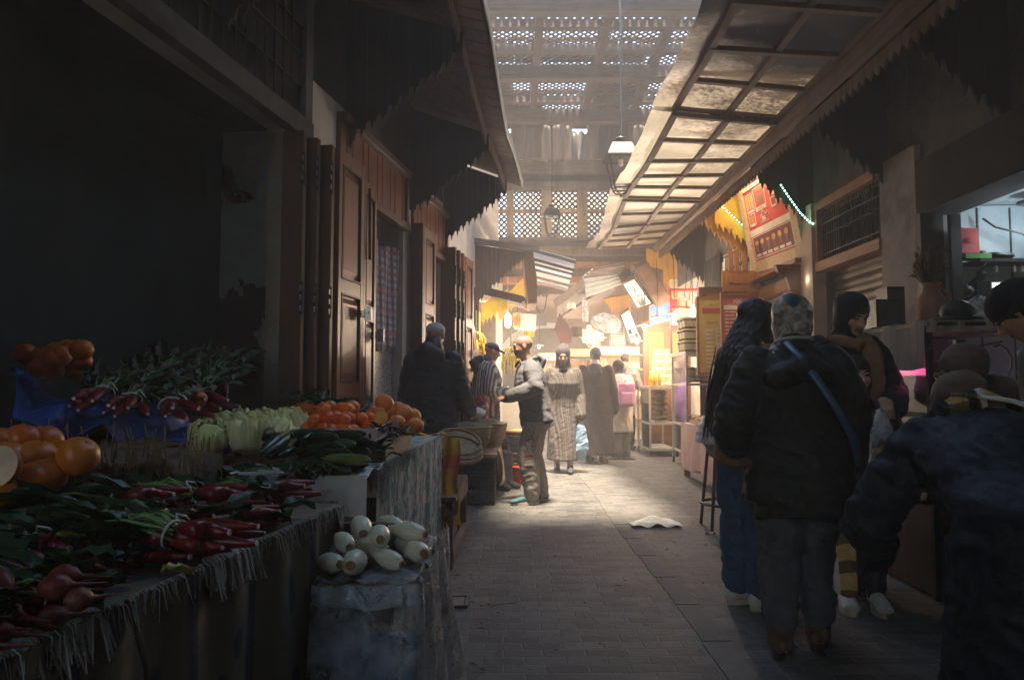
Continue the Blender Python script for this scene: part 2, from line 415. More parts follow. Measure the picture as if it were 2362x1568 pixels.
def trousers(B, e=.014, leg=1.0, cuff=.022, mb=None, top=.56, end=.97):
    k = B.H; g = mb or MB()
    g.tube([B.up(0, 0, top), B.pel+V((0, 0, .02*k)), B.pel-V((0, 0, .045*k)), B.pel-V((0, 0, .085*k))], [(.085*k+e*.4, .062*k+e*.4), (.100*k+e*.6, .076*k+e*.6), (.102*k+e, .075*k+e), (.07*k+e, .05*k+e)], 18, ax=(1, 0, 0), dome=True)
    for i in (0, 1):
        h, kn, an = B.hips[i], B.knees[i], B.ank[i]
        g.tube([h+V((0, 0, .02*k)), lerp(h, kn, .3), lerp(h, kn, .7), kn, lerp(kn, an, .3), lerp(kn, an, .75*end/.97), lerp(kn, an, end)], [.058*k+e, .056*k+e, (.047*k+e)*leg, (.039*k+e)*leg, (.038*k+e)*leg, (.030*k+e)*leg, cuff*k+e*leg], 14, dome=True)
    return g
def robe(B, hem=.06, e=.03, wide=1.0, sleeve=1.5, mb=None, fwd=0):
    k = B.H; g = mb or MB(); X = B.L @ V((1, 0, 0)); fm = (B.feet[0]+B.feet[1])*.5
    base = V((fm.x, fm.y+fwd, hem*k))
    pts = [base, lerp(base, B.pel, .5), B.pel, B.waist, B.chest, B.up(0, -.006, .80), B.up(0, -.008, .835), B.up(0, -.004, .86)]
    sp = abs(B.feet[0].y-B.feet[1].y)*.35
    rr = [(.125*k*wide+e, .095*k*wide+e+sp), (.118*k*wide+e, .092*k*wide+e+sp*.6), (.112*k*wide+e, .088*k*wide+e), (.1*k*wide+e, .078*k*wide+e), (.108*k*B.w+e, .08*k*B.w+e), (.1*k*B.w+e, .065*k+e), (.06*k+e, .05*k+e), (.044*k+e*.6, .044*k+e*.6)]
    g.tube(pts, rr, 26, ax=X)
    for i in (0, 1):
        s_, el, wr = B.sh[i], B.elb[i], B.wri[i]; end = lerp(el, wr, 1.05)
        g.tube([lerp(s_, el, -.04), lerp(s_, el, .15), lerp(s_, el, .5), el, lerp(el, end, .5), end], [.031*k+e*.6, .035*k+e*.75, .033*k+e*.9, .032*k+e*sleeve*.8, .033*k+e*sleeve*.85, .034*k+e*sleeve*.85], 14, dome=True)
    return g
def shoe(B, i, m, msole, parent, yaw=0, L=.27, nm='shoe', high=0, laces=None):
    f = B.feet[i]; rm = Matrix.Rotation(yaw, 3, 'Z'); T = lambda x, y, z: f+rm @ V((x, y, z))
    g = MB(); g.tube([T(0, -.075, .055), T(0, -.03, .06), T(0, .03, .058), T(0, .09, .048), T(0, .14, .038), T(0, L-.105, .033)], [(.032, .042), (.036, .048), (.040, .046), (.043, .034), (.043, .026), (.032, .02)], 14, ax=rm @ V((1, 0, 0)), dome=True)
    a_ = B.ank[i] if high else T(0, -.045, .05); g.tube([V((a_.x, a_.y, .04)), V((a_.x, a_.y, .105+high))], [.043+.1*high, .043+.13*high], 12)
    me = remesh(g, .008, 2); o = link(nm, me, m, parent)
    s = MB(); out = []
    for k in range(20):
        a = 2*math.pi*k/20; y = math.sin(a); out.append(T(.044*math.cos(a)*(1 if y > -.2 else .85), .035+(L*.5)*y, 0.002))
    s.poly(out, (0, 0, .028)); so = s.mesh('sole'); link('sole', so, msole, o)
    if laces:
        q = MB()
        for j in range(5): y = .03+.02*j; q.tube([T(-.03, y, .082-.012*j), T(0, y+.01, .102-.013*j), T(.03, y, .082-.012*j)], .004, 5)
        link('laces', q.mesh('laces'), laces, o)
    return o
def add(name, mb, m, parent, vox=.008, it=3, fold=None, smooth=True):
    if vox: return cloth(name, mb, m, parent, vox, it, fold)
    me = mb.mesh(name, smooth); return link(name, me, m, parent)
def hijab(B, o, m, e=.014, drape=.10, front=True, vox=.009, nm='hijab', back=.0, fold=(.005, (9, 9, 12), .003)):
    g = MB(); H = B.Hp; hs = B.hs; mm = B.HR
    g.ball(H(0, -.026, .030), ((.080+e*.6)*hs, (.098+e)*hs, (.088+e*.7)*hs), 20, 14, mm); g.ball(H(0, -.012, -.035), ((.076+e)*hs, (.074+e)*hs, (.095+e)*hs), 18, 12, mm); g.ball(H(0, .022, -.102), ((.056+e)*hs, (.046+e)*hs, .036*hs), 16, 10, mm)
    k = B.H; X = B.L @ V((1, 0, 0))
    g.tube([B.up(0, -.0, .80-drape*.4), B.up(0, .0, .825), B.up(0, .004, .86), H(0, -.0, -.08)], [(.085*k+e, .07*k+e), (.07*k+e, .06*k+e), (.045*k+e, .046*k+e), (.05*hs+e, .052*hs+e)], 18, ax=X, dome=True)
    return cloth(nm, g, m, o, vox, 3, fold)
black = mat('black_wool', (.016, .016, .02), (.010, .010, .013), .85, 30, bump=.3, bscale=120); navyj = mat('dark_navy_nylon', (.018, .022, .034), (.010, .013, .02), .5, 8, spec=.4, bump=.3)
parka = mat('dark_olive_parka', (.022, .021, .019), (.018, .017, .016), .7, 30, spec=.25, bump=.3, bscale=60); jean = mat('blue_denim', (.035, .085, .17), (.02, .05, .11), .85, 12, bump=.3, bscale=150, bdist=.003); greyjean = mat('faded_grey_jean', (.075, .085, .10), (.045, .052, .065), .85, 9, bump=.3, bscale=150, bdist=.003)
heather = mat('heather_grey_jersey', (.16, .157, .162), (.11, .108, .112), .9, 60, bump=.3, bscale=140, bdist=.003, ramp=(.3, .7)); taupe = mat('grey_beige_sweatpants', (.30, .262, .235), (.24, .205, .185), .9, 30, bump=.25, bscale=120, bdist=.003)
brownr = mat('brown_wool_robe', (.085, .055, .047), (.055, .037, .032), .92, 20, bump=.3, bscale=80); dsole = mat('dark_sole', (.03, .03, .03), None, .6); lsole = mat('pale_sole', (.55, .46, .36), None, .6); tealshoe = mat('teal_trainer', (.06, .13, .15), (.035, .08, .1), .6, 20); rustt = mat('rust_laces', (.45, .16, .1), None, .7)
camel = mat('camel_coat', (.22, .125, .06), (.16, .09, .043), .85, 20); brownh = mat('brown_hijab', (.12, .075, .05), (.08, .05, .034), .8, 14); maroonh = mat('taupe_brown_hijab', (.13, .08, .075), (.09, .055, .052), .8, 14)
def stripe_mat(name, a, b, n, w0=.5, jit=.0, c=None, rough=.9):
    t = NT(name); vec = t.coord(); sp = t.new('ShaderNodeSeparateXYZ'); t.l(vec, sp.inputs[0]); nn = t.noise(t.coord((5, 5, 2)), 2, 3)
    q = t.math('ADD', t.math('ADD', sp.outputs[0], sp.outputs[1]), t.math('MULTIPLY', nn, .035))
    f = t.math('FRACT', t.math('MULTIPLY', q, n)); k = t.ramp(f, w0-.06, w0+.06)
    n2 = t.noise(vec, 70, 3); col = t.mix(k, c4(a), c4(b))
    if c is not None: f2 = t.math('FRACT', t.math('MULTIPLY', q, n*.37)); col = t.mix(t.math('MULTIPLY', t.ramp(f2, .6, .66), .7), col, c4(c))
    col = t.mix(t.math('MULTIPLY', n2, .45), col, (.1, .09, .085, 1)); return t.done(t.bsdf(col, rough, .15, 0, t.bump(n2, .4, .004)))
stripeA = stripe_mat('white_grey_striped_wool', (.60, .55, .49), (.085, .085, .10), 17, .52); stripeB = stripe_mat('brown_grey_striped_wool', (.22, .185, .16), (.095, .078, .075), 30, .5, c=(.10, .085, .085))
# 1 --- bald man in grey jacket handling coins, seen from his left
k = 1.72
B = Body(k, lean=R(9), headp=R(4), heady=R(2), knee=.35, feet=[(-.10, .08), (.10, -.04)], w=1.0,
         arms=[dict(e=(-.30, .02, 1.16), w=(-.12, .30, 1.06), d=(.55, .8, -.05), n=(.2, -.1, -1), c=.5), dict(e=(.29, -.01, 1.16), w=(.08, .32, 1.04), d=(-.4, .9, .05), n=(0, .1, 1), c=.75)])
bald = person('bald man in grey hooded jacket and sweatpants leaning forward to count change', (.24, 7.25, 0), R(94), B, 'skin', None, brow='browg', vox=.0065)
B1 = B
# facing -X the man's LEFT side (local -x) is the one nearest the viewer
add('jumper', jacket(B, .52, .012, 1.0, slv=True), mat('black_jumper', (.018, .018, .022), None, .9), bald, .012, 3, (.004, (7, 7, 16), .003))
g = jacket(B, .50, .032, 1.02, 1.25, .84); J_ = cloth('hooded_jacket', g, heather, bald, .011, 3, (.009, (5, 5, 11), .004), 3)
# open the jacket front: drop faces over the chest strip
bm_open = []
import bmesh
bm = bmesh.new(); bm.from_mesh(J_.data); Linv = B.L.transposed()
dele = []
for f in bm.faces:
    q = Linv @ (f.calc_center_median()-B.pel)
    if q.y > .075 and abs(q.x) < .075+.05*max(0, .2-q.z) and q.z < .56: dele.append(f)
bmesh.ops.delete(bm, geom=dele, context='FACES'); bm.to_mesh(J_.data); bm.free()
J_.modifiers.new('thick', 'SOLIDIFY').thickness = .008
g = MB(); g.tube([B.up(0, -.075, .80), B.up(0, -.095, .845), B.up(0, -.07, .875)], [(.08, .025), (.09, .034), (.065, .025)], 14, ax=(1, 0, 0), dome=True)
for sx in (-1, 1): g.tube([B.up(sx*.042, -.045, .865), B.up(sx*.052, .01, .845), B.up(sx*.04, .055, .82)], [.026, .022, .016], 10, dome=True)
cloth('hood', g, heather, bald, .010, 3, (.006, (9, 9, 12), .004)); 
g = MB(); g.tube([B.up(0, 0, .475), B.up(0, 0, .505)], [(.098*k+.03, .074*k+.034), (.104*k+.034, .078*k+.036)], 24, ax=B.L @ V((1, 0, 0))); cloth('waistband', g, black, bald, .012, 2, None)
for i in (0, 1):
    g = MB(); a, b = B.elb[i], B.wri[i]; g.tube([lerp(a, b, .80), lerp(a, b, .98)], [.043, .037], 12, dome=True); cloth('cuff', g, black, bald, .008, 2, None)
T1 = cloth('sweatpants', trousers(B, .026, 1.1, .026), taupe, bald, .011, 3, (.006, (6, 6, 13), .004), 8)
for i in (0, 1):
    shoe(B, i, tealshoe, lsole, bald, R(6 if i == 0 else -8), .285, 'shoe', .0, rustt)
    g = MB(); g.tube([B.ank[i]+V((0, 0, .02)), B.ank[i]-V((0, 0, .03))], [.043, .044], 12); link('sock', g.mesh('sock', True), black, bald)
g = MB(); g.tube([B.up(-.04, .05, .86), B.up(0, .072, .835), B.up(.04, .05, .86)], .012, 8); link('collar', g.mesh('collar', True), black, bald)
# printed marks on his left trouser leg (side facing local -x)
def decal(mbx, target, name, m, parent, dirv=(1, 0, 0), off=.004):
    bv = BVHTree.FromPolygons([v.co for v in target.vertices], [tuple(p.vertices) for p in target.polygons]); dv = V(dirv)
    out = MB()
    for p in mbx.v:
        h = bv.ray_cast(p-dv*1.0, dv); q = h[0] if h[0] is not None else p
        out.v.append(q-dv*off)
    out.f = mbx.f; return link(name, out.mesh(name), m, parent)
kx = B.knees[0]
def onleg(u, v): return V((kx.x, kx.y-.0-u, kx.z+v))      # u runs to the viewer's right (his back)
dark = mat('printed_dark', (.03, .028, .03), None, .8, bump=0); redp = mat('printed_red', (.28, .05, .05), None, .8, bump=0)
def dense(fn_pts, w=.008): 
    g = MB()
    for pts in fn_pts:
        for a, b in zip(pts, pts[1:]):
            n = max(2, int((V(a+(0,))-V(b+(0,))).length/.012)); d = V((b[0]-a[0], b[1]-a[1], 0)).normalized(); nx, ny = -d.y*w/2, d.x*w/2
            for i in range(n):
                f0, f1 = i/n, (i+1)/n; x0, y0 = a[0]+(b[0]-a[0])*f0, a[1]+(b[1]-a[1])*f0; x1, y1 = a[0]+(b[0]-a[0])*f1, a[1]+(b[1]-a[1])*f1
                g.add([onleg(x0+nx, y0+ny), onleg(x1+nx, y1+ny), onleg(x1-nx, y1-ny), onleg(x0-nx, y0-ny)], [(0, 1, 2, 3)])
    return g
def dig(o, pts): return [tuple((o+x, .06+y) for x, y in pts)]
two_o = [(0, .062), (0, .078), (.012, .09), (.036, .09), (.048, .078), (.048, .055), (.02, .018), (.048, .018), (.048, 0), (-.002, 0), (-.002, .02), (.028, .06), (.026, .072), (.02, .072), (.018, .062), (0, .062)]
three_o = [(0, .066), (0, .078), (.012, .09), (.036, .09), (.047, .078), (.047, .056), (.038, .047), (.047, .038), (.047, .012), (.036, 0), (.012, 0), (0, .012), (0, .026), (.018, .026), (.02, .017), (.028, .017), (.028, .038), (.015, .04), (.015, .054), (.028, .056), (.028, .072), (.02, .072), (.018, .066), (0, .066)]
decal(dense(dig(-.05, two_o)+dig(.012, three_o), .006), T1.data, 'printed_number', dark, bald)
decal(dense([((.052, .26), (.03, .215), (.022, .19)), ((.022, .19), (-.03, .165), (-.045, .155)), ((.022, .19), (.045, .17), (.05, .158)), ((.03, .215), (.0, .212))], .009), T1.data, 'printed_emblem', redp, bald)
decal(dense([((-.05, -.005), (.0, .018), (.045, .012)), ((-.05, .008), (.035, .02)), ((-.045, -.02), (.03, .0))], .012), T1.data, 'printed_emblem', redp, bald)
decal(dense([((-.04, -.09), (0, -.075), (.04, -.09), (0, -.105), (-.04, -.09)), ((-.05, -.09), (.05, -.09))], .009), T1.data, 'printed_emblem', dark, bald)
# 2 --- man in black padded jacket, back to us
B = Body(1.73, lean=R(8), headp=R(4), arms=[None, dict(e=(.27, .04, 1.08), w=(.28, .26, .95), d=(0, 1, -.4), n=(-1, 0, 0))], w=1.05)
m2 = person('man seen from behind in a black padded jacket and pale cap', (-.70, 6.15, 0), R(-12), B, 'skin', None)
g = jacket(B, .40, .034, 1.04, 1.2); g.tube([B.up(-.05, -.085, .80), B.up(0, -.10, .83), B.up(.05, -.085, .80)], [(.09, .06), (.11, .08), (.09, .06)], 12, dome=True); g.tube([B.up(0, -.03, .83), B.up(0, -.02, .885)], [.085, .088], 16, dome=True)
cloth('padded_jacket', g, mat('black_padded_nylon', (.018, .02, .028), (.011, .012, .018), .55, 8, spec=.35, bump=.35), m2, .013, 3, (.010, (5, 5, 17), .005), 5)
cloth('trousers', trousers(B, .02), black, m2, .014, 3)
g = MB(); g.ball(B.Hp(0, -.012, .045), (.086, .102, .072), 18, 12, B.HR); g.tube([B.Hp(0, .05, .03), B.Hp(0, .12, .02)], [(.07, .012), (.05, .008)], 12, ax=(1, 0, 0), dome=True); add('cap', g, mat('pale_knit_cap', (.55, .53, .52), (.42, .41, .41), .95, 40, bump=.5, bscale=90), m2, .008, 2)
for i in (0, 1): shoe(B, i, black, dsole, m2)
# 3 --- striped djellaba with dark cap, profile to the right
B = Body(1.72, lean=R(6), headp=R(12), feet=[(-.1, .0), (.1, .02)], w=1.1, arms=[dict(e=(-.30, .0, 1.1), w=(-.20, .27, 1.05), d=(.5, .8, 0), n=(0, 0, -1)), dict(e=(.30, .0, 1.1), w=(.2, .27, 1.05), d=(-.5, .8, 0), n=(0, 0, -1))])
m3 = person('man in a black and white striped robe and dark baseball cap facing right', (-.36, 9.05, 0), R(-72), B, 'skin')
g = robe(B, .05, .03, 1.1, 1.3); cloth('robe', g, stripeA, m3, .014, 3, (.012, (8, 8, 2.2), .005), 2)
g = MB(); g.tube([B.up(0, -.09, .79), B.up(0, -.11, .84), B.up(0, -.07, .88)], [(.10, .04), (.115, .06), (.085, .04)], 14, ax=(1, 0, 0), dome=True); g.tube([B.up(0, -.02, .835), B.up(0, -.01, .875)], [.085, .075], 14, dome=True); cloth('hood', g, mat('navy_hood', (.035, .045, .075), (.02, .028, .05), .85, 12), m3, .011, 3, (.006, (9, 9, 12), .004))
g = MB(); g.ball(B.Hp(0, -.012, .048), (.083, .10, .066), 18, 12, B.HR); g.tube([B.Hp(0, .06, .04), B.Hp(0, .12, .03), B.Hp(0, .165, .018)], [(.068, .012), (.062, .009), (.04, .007)], 12, ax=B.HR @ V((1, 0, 0)), dome=True); add('cap', g, mat('dark_cap', (.03, .033, .045), (.02, .022, .03), .8), m3, .008, 2)
for i in (0, 1): shoe(B, i, black, dsole, m3)
# 4 --- old seated woman with red headscarf
B = Body(1.52, lean=R(8), hipz=.34, sit=True, feet=[(-.09, .40), (.09, .40)], heady=R(-18), arms=[dict(e=(-.26, .08, .58), w=(-.12, .26, .52), d=(.8, .5, 0), n=(0, 0, -1)), dict(e=(.26, .08, .58), w=(.12, .26, .52), d=(-.8, .5, 0), n=(0, 0, -1))])
m4 = person('old woman in a red patterned headscarf seated low beside the herb baskets', (-.42, 8.45, 0), R(-128), B, 'skinl')
t = NT('red_floral_scarf'); vo = t.new('ShaderNodeTexVoronoi'); vo.inputs['Scale'].default_value = 26; t.l(t.coord(), vo.inputs['Vector']); col = t.mix(t.ramp(vo.outputs['Distance'], .15, .35), (.55, .34, .14, 1), (.26, .03, .045, 1)); scarfr = t.done(t.bsdf(col, .8, .2))
hijab(B, m4, scarfr, .016)
g = robe(B, .30, .045, 1.25, 1.2, fwd=-.12); g.tube([B.pel, lerp(B.pel, (B.knees[0]+B.knees[1])/2, 1), V((0, .40, .05))], [(.2, .12), (.18, .11), (.15, .06)], 14, ax=(1, 0, 0), dome=True); cloth('cloak', g, mat('dark_navy_cloak', (.03, .028, .04), (.02, .018, .027), .9), m4, .014, 3, (.01, (7, 7, 8), .005))
for i in (0, 1): shoe(B, i, black, dsole, m4)
st4 = MB(); st4.box((-.42, 8.45, .13), (.34, .34, .26)); o = st4.build('low_stool', M['crate'] if 'crate' in M else black, bevel=.01); tag(o, 'small wooden box seat under the old woman', 'seat')
# 5 --- hooded man in brown striped djellaba walking to us with a bag
B = Body(1.70, lean=R(6), headp=R(6), feet=[(-.09, .10), (.09, -.16)], knee=.3, w=1.05)
m5 = person('hooded bearded man in a brown striped robe walking forward with a blue bag', (.70, 9.75, 0), R(176), B, 'skin', 'browg', brow='browg')
cloth('robe', robe(B, .105, .016, .98, 1.1), stripeB, m5, .012, 3, (.009, (8, 8, 1.6), .004), 7)
g = MB(); H = B.Hp; g.ball(H(0, -.034, .042), (.100, .108, .108), 20, 14, B.HR); g.tube([H(0, -.045, .03), H(0, -.035, -.05), B.up(0, -.035, .86), B.up(0, -.03, .82)], [(.098, .10), (.096, .09), (.105, .09), (.14, .09)], 18, ax=(1, 0, 0), dome=True); g.tube([H(0, -.05, .10), H(0, -.10, .13), H(0, -.15, .12)], [.07, .05, .02], 10, dome=True)
cloth('hood', g, mat('dark_grey_hood', (.11, .095, .10), (.07, .062, .068), .9, 30), m5, .010, 3, (.005, (9, 9, 6), .003))
g = MB(); g.tube([B.up(0, .03, .79), B.up(0, .045, .84), B.Hp(0, .02, -.145)], [(.075, .05), (.06, .045), (.05, .035)], 14, ax=(1, 0, 0), dome=True); add('black_scarf', g, black, m5, .009, 2)
for i in (0, 1): shoe(B, i, mat('dark_trainer', (.05, .048, .05), None, .6), dsole, m5, 0, .29)
bagp = B.wri[0]+B.hdir[0]*.1
g = MB(); g.tube([bagp+V((0, 0, .04)), bagp+V((0, .01, -.06)), bagp+V((0, .0, -.2)), bagp+V((0, 0, -.36)), bagp+V((0, 0, -.47))], [(.018, .02), (.05, .035), (.085, .05), (.10, .06), (.055, .035)], 16, ax=(1, 0, 0), dome=True)
me = remesh(g, .009, 2); folds(me, .012, (9, 9, 5), .005, 4)
m5bag = link('carrier_bag', me, mat('pale_blue_plastic', (.33, .46, .60), (.2, .32, .48), .35, 9, spec=.5, stretch=(1, 1, .4))); m5bag.location = m5.location; m5bag.rotation_euler = m5.rotation_euler; tag(m5bag, 'bulging pale blue plastic bag hanging from the hooded man\'s hand', 'bag')
# 6 --- man in brown robe and beanie from behind
B = Body(1.72, lean=R(3), headp=R(5), heady=R(-30), feet=[(-.1, .05), (.1, -.12)], w=1.15)
m6 = person('man seen from behind in a long brown robe and grey beanie', (1.28, 10.95, 0), R(-8), B, 'skin', 'browg')
g = robe(B, .075, .036, 1.15, 1.3); g.tube([B.up(0, -.10, .70), B.up(0, -.12, .78), B.up(0, -.08, .845)], [(.07, .03), (.11, .05), (.10, .05)], 14, ax=(1, 0, 0), dome=True); cloth('robe', g, brownr, m6, .014, 3, (.014, (7, 7, 2.2), .005), 9)
g = MB(); g.ball(B.Hp(0, -.014, .048), (.088, .104, .085), 18, 12, B.HR); g.tube([B.Hp(0, -.012, .02), B.Hp(0, -.012, .05)], [.094, .094], 18, dome=True); add('beanie', g, mat('grey_knit_beanie', (.17, .165, .165), (.11, .105, .108), .95, 30, bump=.6, bscale=60), m6, .009, 2)
g = MB(); g.tube([B.up(0, -.01, .845), B.up(0, -.005, .872)], [.088, .08], 16, dome=True); add('scarf', g, mat('white_scarf', (.5, .47, .43), None, .9), m6, .009, 2)
for i in (0, 1): shoe(B, i, mat('brown_trainer', (.10, .075, .06), None, .7), lsole, m6, R(-20), .29)
# 7 --- woman in pale coat with pink backpack
B = Body(1.56, lean=R(3), headp=R(5), heady=R(40), feet=[(-.08, .0), (.08, .05)])
m7 = person('woman in a pale long coat and black headscarf seen from behind', (1.76, 11.7, 0), R(10), B, 'skinl')
hijab(B, m7, black, .018, .2)
cloth('coat', robe(B, .27, .035, 1.0, 1.1), mat('pale_beige_coat', (.50, .44, .38), (.40, .35, .3), .85), m7, .014, 3, (.010, (7, 7, 3), .004), 6)
cloth('trousers', trousers(B, .03, 1.3, .045), mat('mauve_trousers', (.20, .17, .18), None, .9), m7, .014, 3)
for i in (0, 1): shoe(B, i, mat('pale_shoe', (.35, .32, .3), None, .7), lsole, m7)
bp = bpy.data.objects.new('backpack', None); C.objects.link(bp); bp.location = m7.location; bp.rotation_euler = m7.rotation_euler; MW[bp.name] = MW[m7.name]; tag(bp, 'pink and lilac children\'s backpack worn over the pale coat', 'backpack')
g = MB(); g.box((.03, -.235, 1.02), (.27, .13, .38)); cloth('bag_body', g, mat('pink_lilac_nylon', (.62, .25, .42), (.36, .22, .50), .5, 5, ramp=(.4, .55)), bp, .02, 6, (.008, (6, 6, 6), .003))
g = MB(); g.box((.03, -.30, .96), (.2, .07, .2)); cloth('front_pocket', g, mat('pink_pocket', (.70, .33, .44), (.5, .25, .5), .5, 9), bp, .015, 5, None)
g = MB(); g.tube([(.03-.03, -.22, 1.2), (.03, -.24, 1.26), (.06, -.22, 1.2)], .012, 6); link('handle', g.mesh('handle'), mat('lilac_strap', (.35, .2, .5), None, .6), bp)
B = Body(1.3, heady=0); m7b = person('child in a purple hood half hidden beyond the woman with the backpack', (1.80, 12.6, 0), R(0), Body(1.42), 'skinl')
B = Body(1.42); hijab(B, m7b, mat('purple_hood', (.2, .1, .42), (.14, .07, .3), .8), .016); cloth('coat', robe(B, .3, .035), mat('purple_coat', (.16, .09, .3), None, .8), m7b, .016, 3)
# 8 --- man in vest by the display case
B = Body(1.74, lean=R(5), headp=R(8), heady=R(-25), feet=[(-.1, 0), (.1, .1)], w=1.05, arms=[None, dict(e=(.27, .10, 1.15), w=(.22, .34, 1.06), d=(-.2, 1, 0), n=(0, 0, -1))])
m8 = person('dark haired man in a padded vest standing by the low glass case', (2.02, 12.9, 0), R(-30), B, 'skin', hairline=True)
cloth('jumper', jacket(B, .50, .018), mat('grey_jumper', (.19, .165, .15), None, .9), m8, .014, 3); g = jacket(B, .48, .045, slv=False); g.tube([B.up(0, -.07, .80), B.up(0, -.09, .845), B.up(0, -.05, .875)], [(.09, .035), (.10, .05), (.08, .035)], 12, ax=(1, 0, 0), dome=True); cloth('vest', g, mat('brown_padded_vest', (.09, .07, .065), (.06, .048, .045), .6), m8, .013, 3, (.008, (5, 5, 14), .004))
cloth('trousers', trousers(B, .02), black, m8, .014, 3)
for i in (0, 1): shoe(B, i, black, dsole, m8)
# far silhouettes
for (px, d, H_, hd, lab, m_) in ((1262, 19.0, 1.66, 170, 'distant dark haired person walking beyond the bald man', black), (1330, 19.6, 1.7, 10, 'distant person in dark clothes under the far arch', brownr)):
    B = Body(H_); q = person(lab, (P(px, 885, d).x, d, 0), R(hd), B, 'skin', hairline=True, vox=.014); cloth('coat', jacket(B, .38, .03), m_, q, .018, 3); cloth('trousers', trousers(B, .015), black, q, .018, 3)
# 9 --- long haired woman in camel coat and jeans
B = Body(1.65, lean=R(4), headp=R(12), heady=R(0), feet=[(-.07, .0), (.07, .03)], arms=[dict(e=(-.25, .02, 1.08), w=(-.16, .24, 1.0), d=(.5, .8, .1), n=(0, 0, -1)), dict(e=(.25, .02, 1.08), w=(.16, .24, 1.02), d=(-.4, .9, 0), n=(0, 0, -1))])
m9 = person('young woman with very long straight black hair in a camel top and jeans', (1.29, 3.92, 0), R(-62), B, 'skinl')
cloth('camel_jacket', jacket(B, .46, .022), camel, m9, .011, 3, (.008, (6, 6, 14), .004), 2)
cloth('jeans', trousers(B, .02, 1.15, .032, end=.88), jean, m9, .012, 3, (.009, (6, 6, 13), .005))
wsh = mat('white_leather', (.55, .53, .50), (.45, .43, .41), .5)
for i in (0, 1):
    s_ = shoe(B, i, wsh, lsole, m9, R(-6), .265); f = B.feet[i]; q = MB()
    for j in range(3): q.tube([f+V((-.052 if True else 0, .025+.022*j, .03)), f+V((-.048, .045+.022*j, .06)), f+V((-.03, .06+.022*j, .078))], .005, 4)
    link('stripes', q.mesh('stripes'), dark, s_)
g = MB(); H = B.Hp; g.ball(H(0, -.024, .036), (.088, .104, .088), 20, 14, B.HR); g.ball(H(0, -.04, -.03), (.094, .075, .10), 18, 12, B.HR)
b0_, b1_, b2_, b3_ = H(0, -.045, -.04), B.up(0, -.075, .80), B.up(0, -.10, .70), B.up(0, -.115, .575)
g.tube([H(0, -.03, .04), b0_, b1_, b2_, b3_, b3_-V((0, 0, .06))], [(.08, .08), (.10, .075), (.135, .05), (.145, .04), (.125, .03), (.07, .012)], 20, ax=(1, 0, 0), dome=True)
for sx in (-1, 1): g.tube([H(sx*.05, .02, .085), H(sx*.085, .02, .0), H(sx*.085, .01, -.09), B.up(sx*.085, .025, .81), B.up(sx*.10, .02, .74)], [.03, .026, .028, .03, .012], 10, dome=True)
hairm = mat('glossy_black_hair', (.012, .011, .013), (.006, .006, .008), .32, 40, stretch=(6, 6, .25), spec=.5, bump=.6, bscale=60, bdist=.006)
hh = cloth('hair', g, hairm, m9, .009, 2, None); disp(hh.data, lambda p, n: .005*noise.noise(V((p.x*60, p.y*60, p.z*3)))+.004*noise.noise(V((p.x*140, p.y*140, p.z*5))))
g = MB()
for i in range(90):
    a = prn.uniform(-1, 1); z0_ = prn.uniform(.6, .85); s_ = B.up(a*.075, -.085-.03*(1-a*a), z0_); e_ = B.up(a*.085+prn.uniform(-.01, .01), -.12-.03*(1-a*a), .545+prn.uniform(-.03, .03)); g.tube([s_, lerp(s_, e_, .5)+V((0, -.01, 0)), e_], [.003, .003, .001], 4, cap=False)
link('hair_strands', g.mesh('hair_strands'), hairm, m9)
# 10 --- woman in parka with floral headscarf, back to us
B = Body(1.60, lean=R(10), headp=R(8), heady=R(-35), feet=[(-.10, .02), (.09, .16)], w=1.05, arms=[dict(e=(-.29, -.02, 1.02), w=(-.26, .16, .90), d=(.3, .9, -.2), n=(0, 0, -1)), dict(e=(.25, .06, 1.03), w=(.20, .28, 1.10), d=(0, .8, .5), n=(-1, 0, 0), c=.6)])
m10 = person('woman from behind in a dark parka, faded jeans and a marbled silk headscarf', (1.29, 3.22, 0), R(-10), B, 'skinl')
t = NT('marbled_silk'); vec = t.coord(); n = t.noise(vec, 11, 5, .6, 2.6); n2 = t.noise(vec, 7, 3, .5, 1.2); col = t.mix(t.ramp(n, .4, .6), (.56, .50, .44, 1), (.17, .15, .14, 1)); col = t.mix(t.ramp(n2, .52, .6), col, (.36, .20, .06, 1)); n3 = t.noise(vec, 5.3, 2); col = t.mix(t.ramp(n3, .60, .64), col, (.03, .07, .10, 1)); silk = t.done(t.bsdf(col, .5, .35))
hijab(B, m10, silk, .02, .1, vox=.008)
g = jacket(B, .43, .036, 1.12, 1.3); g.tube([B.up(-.06, -.085, .76), B.up(0, -.105, .78), B.up(.06, -.085, .76)], [(.07, .05), (.09, .06), (.07, .05)], 14, dome=True); g.tube([B.up(0, -.03, .825), B.up(0, -.02, .85)], [(.09, .075), (.08, .07)], 16, ax=(1, 0, 0), dome=True); g.tube([B.up(0, 0, .375), B.up(0, 0, .45)], [(.195, .145), (.195, .145)], 22, ax=(1, 0, 0))
cloth('parka', g, parka, m10, .012, 3, (.016, (5, 5, 11), .007), 12)
g = MB(); g.tube([B.up(.07*math.cos(a)*.75, -.025+.065*math.sin(a), .868) for a in [math.pi*(1+k/12) for k in range(13)]], .008, 6); link('piping', g.mesh('piping', True), mat('cream_piping', (.5, .46, .4), None, .8), m10)
cloth('jeans', trousers(B, .022, 1.1, .026, end=.84), greyjean, m10, .012, 3, (.011, (6, 6, 14), .006), 3)
bootm = mat('brown_suede_boot', (.12, .06, .03), (.075, .038, .02), .95, 14, bump=.4)
for i in (0, 1): shoe(B, i, bootm, dsole, m10, R(-16), .29, 'boot', .13)
